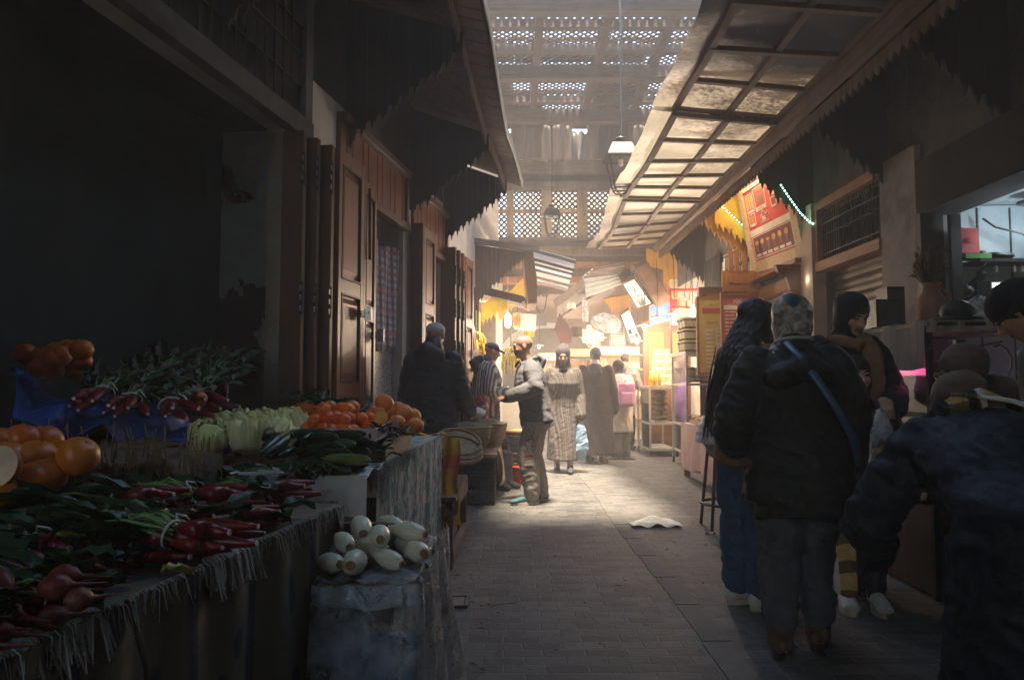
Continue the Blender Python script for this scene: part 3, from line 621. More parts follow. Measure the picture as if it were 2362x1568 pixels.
g = MB(); pts = [B.up(-.04, -.112, .85), B.up(.0, -.155, .78), B.up(.06, -.15, .68), B.up(.12, -.11, .58), B.up(.15, -.02, .52)]
gs_ = MB(); gs_.tube(pts, [(.016, .006)]*5, 8, ax=(1, 0, 0)); st_ = link('shoulder_strap', gs_.mesh('shoulder_strap', True), mat('blue_leather', (.03, .09, .17), (.02, .06, .12), .4, spec=.5)); st_.location = m10.location; st_.rotation_euler = m10.rotation_euler; tag(st_, 'blue leather shoulder strap across the back of the dark parka', 'strap')
# 11 --- woman in black hijab, facing us, arm forward
B = Body(1.72, lean=R(3), headp=R(26), heady=R(6), feet=[(-.08, 0), (.08, .0)], arms=[dict(e=(-.27, .06, 1.13), w=(-.12, .27, 1.07), d=(.85, .45, -.25), n=(0, -.2, -1), c=.45), dict(e=(.26, .02, 1.1), w=(.2, .26, 1.0), d=(-.5, .8, 0), n=(0, 0, -1))])
m11 = person('tall woman in a black hijab, dark coat and tan scarf looking down', (1.98, 4.25, 0), R(186), B, 'skinl', vox=.0065)
hijab(B, m11, black, .014, .06)
cloth('coat', jacket(B, .40, .035, 1.0, 1.2, .97), black, m11, .012, 3, (.01, (6, 6, 12), .005)); cloth('skirt', robe(B, .08, .02, .95, 1.0), black, m11, .018, 3)
g = MB(); g.tube([B.up(-.03, .055, .855), B.up(-.05, .075, .80), B.up(-.05, .085, .70), B.up(-.045, .09, .60), B.up(-.04, .08, .48)], [(.05, .025), (.06, .03), (.062, .03), (.065, .028), (.06, .02)], 14, ax=(1, 0, 0), dome=True); g.tube([B.up(.06, .03, .85), B.up(.0, .07, .83), B.up(-.06, .03, .85)], [.03, .035, .03], 10, dome=True)
cloth('scarf', g, mat('tan_wool_scarf', (.27, .16, .085), (.2, .115, .06), .95, 25, stretch=(4, 4, .5), bump=.5), m11, .010, 3, (.010, (13, 13, 1.5), .004))
for i in (0, 1): shoe(B, i, black, dsole, m11)
g = MB(); p = B.wri[0]+B.hdir[0]*.095; g.tube([p+V((.0, .012, 0)), p+V((.01, .0, .01)), p+V((0, -.012, 0))], .003, 5); link('ring', g.mesh('ring'), mat('gold', (.7, .45, .15), None, .3, metal=1), m11)
# 12 --- child's face between them
B = Body(1.30, headp=R(0), heady=R(8), arms=[dict(e=(-.2, .08, .86), w=(-.10, .24, 1.0), d=(.2, .3, 1), n=(0, -1, 0), c=.5), None])
m12 = person('girl with a dark headscarf peeping out between the standing women', (1.86, 3.86, 0), R(168), B, 'skinl', vox=.0065)
hijab(B, m12, mat('dark_brown_scarf', (.035, .024, .02), None, .85), .012); cloth('jacket', jacket(B, .42, .025), brownr, m12, .013, 3); cloth('trousers', trousers(B, .012), black, m12, .014, 3)
for i in (0, 1): shoe(B, i, wsh, lsole, m12, 0, .23)
g = MB(); p = V((1.70, 3.30, 1.06)); g.tube([p, p+V((.01, 0, -.12)), p+V((.02, 0, -.35)), p+V((.03, 0, -.5))], [(.02, .02), (.05, .04), (.075, .05), (.06, .045)], 14, dome=True); me = remesh(g, .011, 2); folds(me, .014, (10, 10, 3), .006, 4); cb = link('carrier_bag', me, None); tag(cb, 'clear crinkled plastic bag hanging between the parka and the blue coat', 'bag'); cb_clear = cb
# 13 --- woman with taupe hijab and glasses, leaning over the counter
B = Body(1.6, lean=R(54), headp=R(-8), heady=R(-14), hip=(0, -.12), feet=[(-.09, -.1), (.09, .0)], w=1.1, arms=[dict(e=(-.27, .22, .88), w=(-.14, .46, .72), d=(.4, .9, -.2), n=(0, 0, -1)), dict(e=(.27, .26, .78), w=(.14, .46, .72), d=(-.4, .9, -.2), n=(0, 0, -1))])
m13 = person('woman in a taupe hijab and glasses bending forward in a brown coat', (2.44, 3.40, 0), R(108), B, 'skin')
hijab(B, m13, maroonh, .018, .1, vox=.008); cloth('coat', robe(B, .2, .035, 1.05, 1.1), mat('rust_brown_coat', (.14, .07, .04), (.1, .05, .03), .85), m13, .013, 3, (.01, (6, 6, 8), .005))
g = MB(); H = B.Hp
for sx in (-1, 1): g.tube([H(sx*.033+.022*math.cos(a), .106-.25*abs(.022*math.cos(a)*sx+.0)*.3, .002+.017*math.sin(a)) for a in [k*math.pi/8 for k in range(17)]], .0022, 5); g.tube([H(sx*.055, .10, .006), H(sx*.078, .05, .01), H(sx*.08, 0, .012)], .0022, 5)
g.tube([H(-.011, .108, .004), H(.011, .108, .004)], .0022, 5); link('glasses', g.mesh('glasses'), mat('gold_wire', (.6, .45, .25), None, .3, metal=.8), m13)
for i in (0, 1): shoe(B, i, black, dsole, m13)
# 14 --- woman in shiny navy coat bending, from behind, plaid scarf, pale strap
B = Body(1.52, lean=R(64), headp=R(-26), heady=R(8), hip=(0, -.12), feet=[(-.12, -.05), (.12, .02)], w=1.15, arms=[dict(e=(-.34, .30, .72), w=(-.30, .46, .60), d=(.2, .9, -.2), n=(0, 0, -1)), dict(e=(.30, .34, .74), w=(.2, .52, .70), d=(-.3, .9, -.2), n=(0, 0, -1))])
m14 = person('woman from behind in a shiny navy coat bending over, brown hijab on her head', (1.56, 2.20, 0), R(-8), B, 'skinl')
hijab(B, m14, brownh, .03, .1, vox=.009)
g = robe(B, .09, .04, 1.2, 1.2, fwd=-.05); cloth('coat', g, mat('navy_satin_coat', (.004, .0075, .015), (.003, .006, .012), .65, 40, spec=.3, bump=.3, bscale=70), m14, .013, 3, (.016, (5, 5, 9), .007), 21)
t = NT('plaid_wool'); vec = t.coord(); sp = t.new('ShaderNodeSeparateXYZ'); t.l(vec, sp.inputs[0])
fx_ = t.ramp(t.math('FRACT', t.math('MULTIPLY', sp.outputs[0], 9)), .5, .55); fz_ = t.ramp(t.math('FRACT', t.math('MULTIPLY', t.math('ADD', sp.outputs[2], sp.outputs[1]), 9)), .55, .6); n = t.noise(vec, 90, 3)
col = t.mix(fx_, (.42, .26, .10, 1), (.02, .018, .02, 1)); col = t.mix(t.math('MULTIPLY', fz_, .8), col, (.03, .025, .025, 1)); f3 = t.ramp(t.math('FRACT', t.math('MULTIPLY', sp.outputs[0], 4.5)), .9, .93); col = t.mix(f3, col, (.45, .4, .36, 1)); plaid = t.done(t.bsdf(col, .95, .1, 0, t.bump(n, .9, .01)))
g = MB(); g.tube([B.up(-.10, -.02, .815), B.up(-.075, -.07, .825), B.up(0, -.095, .83), B.up(.075, -.07, .825), B.up(.10, -.0, .815)], [.035, .042, .048, .042, .035], 12, dome=True)
sl_ = [B.up(-.11, .05, .77), V((-.27, .33, .98)), V((-.33, .36, .78)), V((-.39, .34, .60)), V((-.42, .32, .46))]; g.tube(sl_, [(.03, .02), (.035, .02), (.04, .022), (.055, .022), (.05, .015)], 12, ax=(1, 0, 0), dome=True); cloth('plaid_scarf', g, plaid, m14, .009, 2, (.006, (20, 20, 20), .005))
for i in (0, 1): shoe(B, i, mat('cream_trainer', (.42, .37, .33), None, .6), lsole, m14, R(-14))
def onback(x, z):  # point on the coat's back
    return B.up(x, -.122, z)
gs_ = MB(); pts = [onback(-.02, .81), onback(.04, .785), onback(.085, .73), onback(.11, .66), B.up(.15, -.075, .58)]; gs_.tube(pts, [(.016, .006)]*5, 8, ax=(1, 0, 0)); st2 = bpy.data.objects.new('shoulder_strap', None); C.objects.link(st2); st2.location = m14.location; st2.rotation_euler = m14.rotation_euler; tag(st2, 'cream leather shoulder strap with chain ends across the navy coat', 'strap'); link('strap', gs_.mesh('strap', True), mat('cream_leather', (.5, .45, .38), None, .5), st2)
gs_ = MB()
for a, b in ((onback(-.07, .815), pts[0]), (pts[-1], B.up(.16, .02, .50))):
    for k in range(8): gs_.ball(lerp(a, b, k/7)+V((0, -.006, 0)), .008, 6, 4)
link('chain', gs_.mesh('chain'), mat('brass_chain', (.5, .4, .25), None, .3, metal=.9), st2)
# 15 --- man at the right edge, black cap
B = Body(1.68, lean=R(24), headp=R(34), heady=R(0), feet=[(-.1, 0), (.1, .0)], w=1.1, arms=[dict(e=(-.30, .14, 1.06), w=(-.16, .36, 1.0), d=(.3, .9, -.3), n=(0, 0, -1)), dict(e=(.30, .14, 1.06), w=(.16, .36, 1.0), d=(-.3, .9, -.3), n=(0, 0, -1))])
m15 = person('man in a black cap and dark jacket bending in at the right edge', (2.26, 2.62, 0), R(38), B, 'skin')
cloth('jacket', jacket(B, .40, .045, 1.05, 1.3), mat('black_green_jacket', (.015, .018, .017), (.01, .012, .011), .7), m15, .013, 3, (.012, (5, 5, 12), .005)); cloth('trousers', trousers(B, .02), black, m15, .014, 3)
g = MB(); g.ball(B.Hp(0, -.015, .045), (.095, .108, .085), 18, 12, B.HR); g.ball(B.Hp(0, -.03, .0), (.09, .08, .06), 16, 10, B.HR); add('cap', g, black, m15, .009, 2, (.004, (12, 12, 12), .002))
g = MB(); g.tube([B.up(-.03, .065, .84), B.up(-.05, .075, .76), B.up(-.055, .08, .66), B.up(-.06, .085, .58)], [(.03, .012), (.034, .014), (.034, .012), (.03, .01)], 10, ax=(1, 0, 0), dome=True); add('checked_scarf', g, stripe_mat('white_checked_scarf', (.5, .48, .45), (.06, .06, .07), 9, .8), m15, .008, 2)
for i in (0, 1): shoe(B, i, black, dsole, m15)
# 16 --- grey puffer jacket person sitting on the stool
B = Body(1.62, lean=R(40), hipz=.80, hip=(0, 0), sit=True, feet=[(-.09, .30, .22), (.09, .30, .22)], headp=R(10), arms=[dict(e=(-.27, .22, .93), w=(-.18, .44, .95), d=(.4, .9, 0), n=(0, 0, -1)), dict(e=(.27, .22, .93), w=(.18, .44, .95), d=(-.4, .9, 0), n=(0, 0, -1))])
m16 = person('person in a light grey quilted jacket sitting on the black bar stool', (1.74, 6.02, 0), R(-75), B, 'skinl')
cloth('trousers', trousers(B, .018), greyjean, m16, .014, 3); g = jacket(B, .47, .045, 1.0, 1.2); me = remesh(g, .012, 3); disp(me, lambda p, n: .010*abs(math.sin((p.z+.25*p.y)*52))+.004*nz(p, 14)); link('quilted_jacket', me, mat('pale_grey_nylon', (.42, .42, .44), (.33, .33, .355), .55, 6), m16)
hijab(B, m16, black, .016)
for i in (0, 1): shoe(B, i, black, dsole, m16)
cb_clear.data.materials.append(M['thinplastic'])
# ===================== materials of the setting
def plaster(name, a, b, c, peel=(.52, .6), zfade=None, rough=.9, sc=1.3):
    t = NT(name); vec = t.coord(); g = t.noise(vec, sc*4, 6); base = t.mix(t.ramp(g, .3, .7), c4(b), c4(a))
    f = t.noise(vec, sc, 6, .62, .4)
    if zfade:
        sp = t.new('ShaderNodeSeparateXYZ'); t.l(vec, sp.inputs[0])
        mr = t.new('ShaderNodeMapRange'); mr.inputs['From Min'].default_value = zfade[0]; mr.inputs['From Max'].default_value = zfade[1]
        mr.inputs['To Min'].default_value = zfade[2]; mr.inputs['To Max'].default_value = zfade[3]
        t.l(sp.outputs[2], mr.inputs[0]); f = t.math('ADD', f, mr.outputs[0])
    k = t.ramp(f, *peel); col = t.mix(k, base, c4(c))
    h = t.math('SUBTRACT', t.math('MULTIPLY', t.noise(vec, 45, 4), .25), t.math('MULTIPLY', k, .6))
    return t.done(t.bsdf(col, rough, .2, 0, t.bump(h, .6, .012)))
M['peel'] = plaster('peeling_plaster', (.52, .60, .63), (.42, .50, .53), (.075, .05, .04), (.5, .515), (.9, 2.1, .14, -.08), sc=2.1)
M['plasterw'] = plaster('limewashed_plaster', (.66, .62, .56), (.52, .48, .43), (.38, .33, .28), (.62, .72))
M['plasterd'] = plaster('old_grey_plaster', (.30, .28, .27), (.20, .185, .175), (.13, .115, .105), (.52, .64))
M['plastersoot'] = plaster('sooty_grey_plaster', (.13, .12, .115), (.08, .075, .072), (.05, .045, .04), (.52, .64))  # darker copy of the grey plaster, canopy shade put into its colour
M['plasterp'] = plaster('pinkish_plaster_pillar', (.46, .37, .31), (.36, .28, .235), (.26, .19, .155), (.55, .7))
M['stone'] = plaster('brown_far_stone', (.30, .21, .155), (.22, .15, .115), (.16, .11, .085), (.55, .7))
M['soot'] = mat('sooty_ceiling', (.035, .03, .028), (.02, .018, .017), .95, 5)  # near-black coat, soot tone and shade held in one colour
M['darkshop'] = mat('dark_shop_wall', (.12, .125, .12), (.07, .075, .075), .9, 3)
t = NT('worn_brick_paving'); vec = t.coord(src='Object')
wob = t.noise(vec, 1.1, 3); vadd = t.new('ShaderNodeVectorMath', operation='ADD')
cm = t.new('ShaderNodeCombineXYZ'); t.l(t.math('MULTIPLY', t.noise(vec, 2.3, 4), .07), cm.inputs[0]); t.l(t.math('MULTIPLY', wob, .09), cm.inputs[1]); t.l(vec, vadd.inputs[0]); t.l(cm.outputs[0], vadd.inputs[1])
br = t.new('ShaderNodeTexBrick'); br.inputs['Scale'].default_value = 1; br.inputs['Brick Width'].default_value = .18; br.inputs['Row Height'].default_value = .088
br.inputs['Mortar Size'].default_value = .006; br.inputs['Mortar Smooth'].default_value = .6; br.inputs['Bias'].default_value = -.1
br.inputs['Color1'].default_value = (.055, .056, .058, 1); br.inputs['Color2'].default_value = (.15, .145, .14, 1); br.inputs['Mortar'].default_value = (.16, .15, .142, 1)
t.l(vadd.outputs[0], br.inputs['Vector'])
n1 = t.noise(vec, 2.2, 6, .65); n2 = t.noise(vec, 26, 5); n3 = t.noise(t.coord((3, 1, 1)), 5, 6, .7)
col = t.mix(t.math('MULTIPLY', t.ramp(n1, .48, .72), .6), br.outputs[0], (.165, .15, .135, 1))
col = t.mix(t.math('MULTIPLY', t.ramp(n3, .5, .7), .7), col, (.05, .048, .048, 1))
col = t.mix(t.ramp(n2, .2, .8), col, t.mix(.5, col, (.07, .066, .064, 1)))
hgt = t.math('ADD', t.math('MULTIPLY', br.outputs['Fac'], -.5), t.math('MULTIPLY', n2, .5))
M['paving'] = t.done(t.bsdf(col, t.math('ADD', t.math('MULTIPLY', n1, .25), .62), .16, 0, t.bump(hgt, .7, .01)))
M['gutter'] = mat('gutter_stone', (.125, .118, .11), (.085, .08, .077), .85, 7, c3=(.1, .095, .09))
# ===================== ground
g = MB(); g.add([(-9, -13, 0), (14, -13, 0), (14, 36, 0), (-9, 36, 0)], [(0, 1, 2, 3)]); gr = g.build('ground', M['paving'], local=True); tag(gr, kind='structure')
g = MB()
for k in range(44):
    y0 = -1+.55*k; xo = .88+.012*math.sin(k*.9); g.hexa([(xo, y0, -.02), (xo+.13, y0, -.02), (xo+.13, y0+.535, -.02), (xo, y0+.535, -.02), (xo, y0, .004), (xo+.13, y0, .004), (xo+.13, y0+.535, .004), (xo, y0+.535, .004)])
tag(g.build('gutter_path', M['gutter'], local=True), kind='structure')
t_ = thing('floor_hatch', 'small square iron hatch set in the paving beside the clear plastic sheet', 'hatch', PZ(1035, 1388, 0))
g = MB(); c = PZ(1035, 1388, .004); g.box(c+V((0, 0, .003)), (.17, .15, .012)); g.build('lid', mat('rusty_lid', (.1, .095, .095), (.06, .055, .055), .6, 30, metal=.3), t_)
g = MB()
for a, b, w, h in ((-.1, 0, .018, .19), (.1, 0, .018, .19), (0, -.088, .18, .016), (0, .088, .18, .016)): g.box(c+V((a, b, .004)), (w, h, .016))
g.build('frame', M['gutter'], t_)
t_ = thing('drain_grate', 'slotted iron drain grate in the floor behind the brown robed man', 'drain', PZ(1408, 1056, 0))
g = MB(); c = PZ(1408, 1056, .004)
for k in range(7): g.box(c+V((-.27+.09*k, 0, .006)), (.045, .42, .014))
g.build('grate', M['iron'], t_)
g = MB()
for a in (-.33, .33): g.box(c+V((a, 0, .005)), (.05, .5, .016))
for a in (-.235, .235): g.box(c+V((0, a, .0045)), (.61, .04, .0155))
g.build('frame', M['black'], t_)
# ===================== left wall: x = -2.305 + .17 d
LA, LB = -2.305, .17
LN = V((1, -.17, 0)).normalized()
def LW(d, z, off=0): return V((LA+LB*d, d, z)) + LN*off
def lbox(mb, d0, d1, z0, z1, o0, o1):
    return mb.hexa([LW(d0, z0, o0), LW(d0, z0, o1), LW(d1, z0, o1), LW(d1, z0, o0), LW(d0, z1, o0), LW(d0, z1, o1), LW(d1, z1, o1), LW(d1, z1, o0)])
RX = 3.25
def RW(d, z, off=0): return V((RX-off, d, z))
def rbox(mb, d0, d1, z0, z1, o0, o1):
    return mb.hexa([RW(d0, z0, o1), RW(d0, z0, o0), RW(d1, z0, o0), RW(d1, z0, o1), RW(d0, z1, o1), RW(d0, z1, o0), RW(d1, z1, o0), RW(d1, z1, o1)])
lw = thing('plaster_wall', 'tall lime plaster wall with open shop bays along the left of the alley', 'wall', LW(6, 0))
g = MB()
lbox(g, -9, 2.3, 0, 7.4, -.3, 0); lbox(g, 2.3, 4.98, 3.02, 7.4, -.3, 0); lbox(g, 4.98, 5.46, 0, 3.02, -.3, 0); lbox(g, 4.98, 12.2, 3.32, 7.4, -.3, 0)
lbox(g, 4.98, 5.46, 3.02, 3.32, -.3, 0)
lbox(g, 7.1, 7.34, 0, 3.32, -.3, 0); lbox(g, 8.62, 10.3, 0, 3.32, -.3, 0); lbox(g, 10.3, 12.2, 2.6, 3.32, -.3, 0)
g.build('wall', M['plasterw'], lw)
g = MB(); lbox(g, -2, 4.98, 4.04, 5.2, .001, .008); lbox(g, 4.98, 8.62, 3.40, 4.6, .001, .008); g.build('sooty_band', M['soot'], lw)  # soot tone and canopy shade painted as one dark band
# recess of the vegetable shop (bay nearest the viewer)
g = MB(); lbox(g, 2.0, 2.3, 0, 3.02, -.66, -.3); lbox(g, 4.98, 5.15, 0, 3.02, -.66, -.3)
g.build('side_wall', M['peel'], lw)
g = MB(); lbox(g, 2.0, 5.15, 0, 3.02, -.82, -.66); g.build('back_wall', mat('dim_blue_plaster', (.045, .06, .064), (.03, .042, .046), .95, 2.5, c3=(.05, .05, .048)), lw)  # shade of the recess put into a darker wall colour
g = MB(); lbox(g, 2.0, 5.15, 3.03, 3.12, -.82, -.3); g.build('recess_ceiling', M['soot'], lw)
# shops behind the doors
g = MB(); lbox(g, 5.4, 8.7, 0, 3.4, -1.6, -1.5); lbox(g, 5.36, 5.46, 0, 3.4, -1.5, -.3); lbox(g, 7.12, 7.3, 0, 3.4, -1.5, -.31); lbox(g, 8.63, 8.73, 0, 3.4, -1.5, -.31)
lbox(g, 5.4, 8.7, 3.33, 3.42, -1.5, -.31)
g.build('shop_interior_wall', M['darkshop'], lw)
# white interior seen through the second doorway
g = MB(); lbox(g, 7.36, 8.6, 0, 3.0, -.62, -.55); g.build('shop_partition', M['white'], lw)
# lattice window and beam above the first bay
t_ = thing('window_grille', 'dark turned-wood grille in a pale frame above the vegetable recess', 'grille', LW(3.4, 3.0))
g = MB(); lbox(g, -1.0, 4.95, 2.90, 3.03, -.02, .06); lbox(g, -1.0, 4.95, 3.93, 4.03, -.02, .055); lbox(g, 4.84, 4.945, 3.03, 3.93, -.02, .05)
g.build('frame', M['plastersoot'], t_)
g = MB()
for k in range(50):
    d = -.9+.114*k; g.tube([LW(d, 3.03, .02), LW(d, 3.2, .02), LW(d, 3.26, .02), LW(d, 3.32, .02), LW(d, 3.6, .02), LW(d, 3.68, .02), LW(d, 3.93, .02)], [.008, .008, .02, .008, .008, .02, .008], 6)
for z in (3.26, 3.48, 3.68): g.bar(LW(-.95, z, .02), LW(4.85, z, .02), .016)
g.build('grille', M['black'], t_)
g = MB(); lbox(g, -1.0, 4.84, 3.03, 3.93, .001, .006); g.build('backing_board', M['soot'], t_)  # dark board added behind the spindles, its colour stands for shade
# panelled folding doors
def panel_leaf(name, d0, d1, z0, z1, off, th, panels, mat_, parent, skew=0.0):
    """framed leaf with raised panels along the wall, facing the alley"""
    f = MB(); w = d1-d0; st = .055 if w > .3 else .045
    def pt(d, z, o): return LW(d, z, off+o+skew*(d-d0))
    def bx(a, b, c, e, o0, o1, mbx): mbx.hexa([pt(a, c, o0), pt(a, c, o1), pt(b, c, o1), pt(b, c, o0), pt(a, e, o0), pt(a, e, o1), pt(b, e, o1), pt(b, e, o0)])
    bx(d0, d0+st, z0, z1, 0, th, f); bx(d1-st, d1, z0, z1, 0, th, f)
    zs = [z0]+[z0+(z1-z0)*q for q in panels]+[z1]
    rails = []
    for i, z in enumerate(zs):
        a = z if i == 0 else (z-.1 if i == len(zs)-1 else z-.05); b = a+.1
        bx(d0+st, d1-st, a, b, 0.001, th-.002, f); rails.append((a, b))
    leaf = f.build(name, mat_, parent, bevel=.003)
    for (a, b), (c, e) in zip(rails, rails[1:]):
        p = MB(); bx(d0+st, d1-st, b, c, .008, th-.022, p)
        p2 = [(d0+st+.022, b+.03), (d1-st-.022, b+.03), (d1-st-.022, c-.03), (d0+st+.022, c-.03)]
        q = [(d0+st+.05, b+.07), (d1-st-.05, b+.07), (d1-st-.05, c-.07), (d0+st+.05, c-.07)]
        vs = [pt(x, z, th-.022) for x, z in p2]+[pt(x, z, th-.007) for x, z in q]
        p.add(vs, [(4, 7, 6, 5), (0, 4, 5, 1), (1, 5, 6, 2), (2, 6, 7, 3), (3, 7, 4, 0)])
        p.build('panel', mat_, leaf)
        m2 = MB()
        for x0, x1, zz0, zz1 in ((d0+st, d1-st, b, b+.014), (d0+st, d1-st, c-.014, c), (d0+st, d0+st+.014, b+.014, c-.014), (d1-st-.014, d1-st, b+.014, c-.014)): bx(x0, x1, zz0, zz1, th-.02, th+.004, m2)
        m2.build('moulding', M['doord'], leaf)
    return leaf
def bolt(parent, p, s=1.0):
    g = MB(); g.box(p, (.02, .09*s, .05*s)); g.box(p+LN*.03+V((0, 0, 0)), (.05, .035*s, .09*s)); g.tube([p+LN*.03+V((0, -.05*s, .01)), p+LN*.03+V((0, .06*s, .01))], .012*s, 8)
    g.build('bolt', M['steel'], parent)
def hinge(parent, d, z, off, h=.22):
    g = MB(); g.tube([LW(d, z-h/2, off), LW(d, z+h/2, off)], .012, 8)
    for q in (-.3, 0, .3): g.box(LW(d, z+q*h, off), (.012, .1, .035))
    g.build('hinge', M['black'], parent)
fd = thing('folding_door', 'tall open panelled wooden folding door nearest the vegetable stall', 'door', LW(5.1, 0))
a = panel_leaf('leaf', 4.94, 5.40, .02, 2.85, .22, .045, (.2, .40, .66), M['door'], fd)
bolt(a, LW(5.36, 1.72, .29))
for k, (d, o) in enumerate(((4.60, .06), (4.72, .10), (4.84, .15))):
    g = MB(); g.hexa([LW(d, .02, o-.05), LW(d, .02, o+.1), LW(d+.05, .02, o+.1), LW(d+.05, .02, o-.05), LW(d, 2.86-.01*k, o-.05), LW(d, 2.86-.01*k, o+.1), LW(d+.05, 2.86-.01*k, o+.1), LW(d+.05, 2.86-.01*k, o-.05)])
    e = g.build('folded_leaf', M['doord'], fd, bevel=.004)
    for z in (1.05, 1.75, 2.6): hinge(e, d, z, o+.1)
fd2 = thing('folding_door', 'narrow panelled door leaf with a latch beside the checked curtain', 'door', LW(5.9, 0))
a = panel_leaf('leaf', 5.66, 6.02, .02, 2.84, .12, .045, (.2, .34, .62), M['door'], fd2, -.1)
bolt(a, LW(5.96, 1.6, .17), 1.2)
g = MB(); lbox(g, 5.6, 5.65, .02, 2.86, .06, .17); g.build('edge_strip', M['doord'], fd2)
g = MB(); g.tube([LW(5.72, 2.78, .18), LW(5.72, 2.45, .185), LW(5.74, 2.2, .18)], .012, 6); g.build('strap', M['black'], fd2)
fd3 = thing('folding_door', 'panelled door leaf with a brass bolt behind the man in the black jacket', 'door', LW(7.4, 0))
a = panel_leaf('leaf', 7.3, 7.72, .02, 2.82, .12, .045, (.2, .45, .7), M['door'], fd3); bolt(a, LW(7.68, 1.62, .18), 1.2)
g = MB(); lbox(g, 7.22, 7.285, .02, 2.84, .05, .17); g.build('edge_strip', M['doord'], fd3)
fd4 = thing('folding_door', 'pair of far folded wooden door leaves against the bright white wall', 'door', LW(9, 0))
a = panel_leaf('leaf', 9.05, 9.45, .02, 2.82, .14, .045, (.2, .45, .7), M['door'], fd4); bolt(a, LW(9.42, 1.6, .2))
for d in (8.5, 8.72, 8.92):
    g = MB(); lbox(g, d, d+.07, .02, 2.84, .0, .18); e = g.build('folded_leaf', M['doord'], fd4)
    for z in (2.5, 2.1, 1.6): hinge(e, d, z, .19)
# boarded panels above the doorways
def over_door(d0, d1, z0, z1, label):
    t_ = thing('transom_panel', label, 'door panel', LW((d0+d1)/2, z0))
    g = MB(); n = max(4, int((d1-d0)/.11))
    for k in range(n):
        a = d0+(d1-d0)*k/n; lbox(g, a+.002, a+(d1-d0)/n-.002, z0, z1, -.02, .03+.004*(k % 3))
    g.build('boards', M['door'], t_, bevel=.003)
    g = MB(); lbox(g, d0-.02, d1+.02, z1, z1+.07, -.02, .09); lbox(g, d0-.02, d1+.02, z0-.07, z0, -.02, .07); lbox(g, d1-.03, d1+.03, z0, z1, -.02, .06)
    g.build('frame', M['doord'], t_, bevel=.004)
over_door(5.48, 7.08, 2.80, 3.26, 'boarded wooden panel above the doorway with the checked curtain')
over_door(7.36, 8.6, 2.72, 3.2, 'boarded wooden panel above the doorway with the white interior')
# checked curtain and granite tile in first doorway
t = NT('checked_cotton'); vec = t.coord(src='UV')
def stripes(t, vec, axis, n, lo, hi):
    sp = t.new('ShaderNodeSeparateXYZ'); t.l(vec, sp.inputs[0]); q = t.math('FRACT', t.math('MULTIPLY', sp.outputs[axis], n)); return t.ramp(q, lo, hi)
vec = t.coord(src='Object')
sx = stripes(t, vec, 1, 14, .5, .55); sz = stripes(t, vec, 2, 14, .5, .55); s2 = stripes(t, vec, 2, 5, .8, .83)
col = t.mix(sx, (.5, .47, .5, 1), (.16, .16, .24, 1)); col = t.mix(t.math('MULTIPLY', sz, .5), col, (.10, .10, .2, 1)); col = t.mix(t.math('MULTIPLY', s2, .6), col, (.45, .2, .2, 1))
M['check'] = t.done(t.bsdf(col, .9, .1))
g = MB(); g.grid(lambda u, v: LW(6.12+.95*u, 2.52-1.0*v+.02*math.sin(u*9), -.06+.02*math.sin(u*21+v*2)+.01*math.sin(u*8)), 40, 14, .004)
tag(g.build('curtain', M['check'], None, True), 'blue checked cotton cloth hanging in the first doorway', 'curtain')
t = NT('speckled_granite'); vo = t.new('ShaderNodeTexVoronoi'); vo.inputs['Scale'].default_value = 38; t.l(t.coord(), vo.inputs['Vector'])
col = t.mix(t.ramp(vo.outputs['Distance'], .25, .6), (.06, .07, .08, 1), (.30, .33, .34, 1)); M['granite'] = t.done(t.bsdf(col, .3, .5))
g = MB(); lbox(g, 6.1, 7.09, 0, 1.72, -.16, -.1); tag(g.build('granite_panel', M['granite']), 'speckled grey granite panel below the checked curtain', 'panel')
# ===================== canopies with scalloped side boards
def scallop(mb, pa, pb, top, bot, n, th, axis, tip=.07, seed=1):
    """vertical planks from pa to pb (plan points); top/bot give heights for s in 0..1; lower ends cut to pointed scallops"""
    rnd = random.Random(seed); pa = V(pa); pb = V(pb); ax = V(axis).normalized()
    for k in range(n):
        s0 = k/n; s1 = (k+1)/n-.0015; sm = (s0+s1)/2; o = ax*(th*(.5*(k % 2)*.25))
        def q(s, z): return V((pa.x+(pb.x-pa.x)*s, pa.y+(pb.y-pa.y)*s, z))+o
        b0, b1, bm = bot(s0), bot(s1), bot(sm); j = rnd.uniform(-.015, .015)
        lo = min(b0, b1); w = s1-s0
        pts = [q(s0, top(s0)), q(s0, b0+.02+j), q(s0+w*.12, bm+.005+j), q(s0+w*.2, bm-.01+j), q(s0+w*.3, bm+.012+j), q(s0+w*.42, bm-tip*.55+j), q(sm, bm-tip+j), q(s0+w*.58, bm-tip*.55+j),
               q(s0+w*.7, bm+.012+j), q(s0+w*.8, bm-.01+j), q(s0+w*.88, bm+.005+j), q(s1, b1+.02+j), q(s1, top(s1))]
        mb.poly(pts, ax*th)
lc = thing('wooden_canopy', 'dark boarded canopy with scalloped side boards over the left shops', 'canopy', LW(6, 3.5))
edge = [(2.6, -.50, 4.42), (4.2, -.33, 4.25), (5.65, -.19, 4.06), (7.3, -.06, 3.80), (8.66, .12, 3.68)]
def efn(s):
    s *= len(edge)-1; i = min(int(s), len(edge)-2); f = s-i; a, b = V(edge[i]), V(edge[i+1]); q = a+(b-a)*f; return V((q.y, q.x, q.z))
def cfn(u, v, up=0.0):
    e = efn(u); w = LW(e.y, e.z+.30); q = w+(e-w)*v; q.z += up + .03*math.sin(u*17)*v; return q
g = MB(); g.grid(lambda u, v: cfn(u, v, .02), 40, 6, .03); g.build('deck', M['board'], lc)
g = MB()
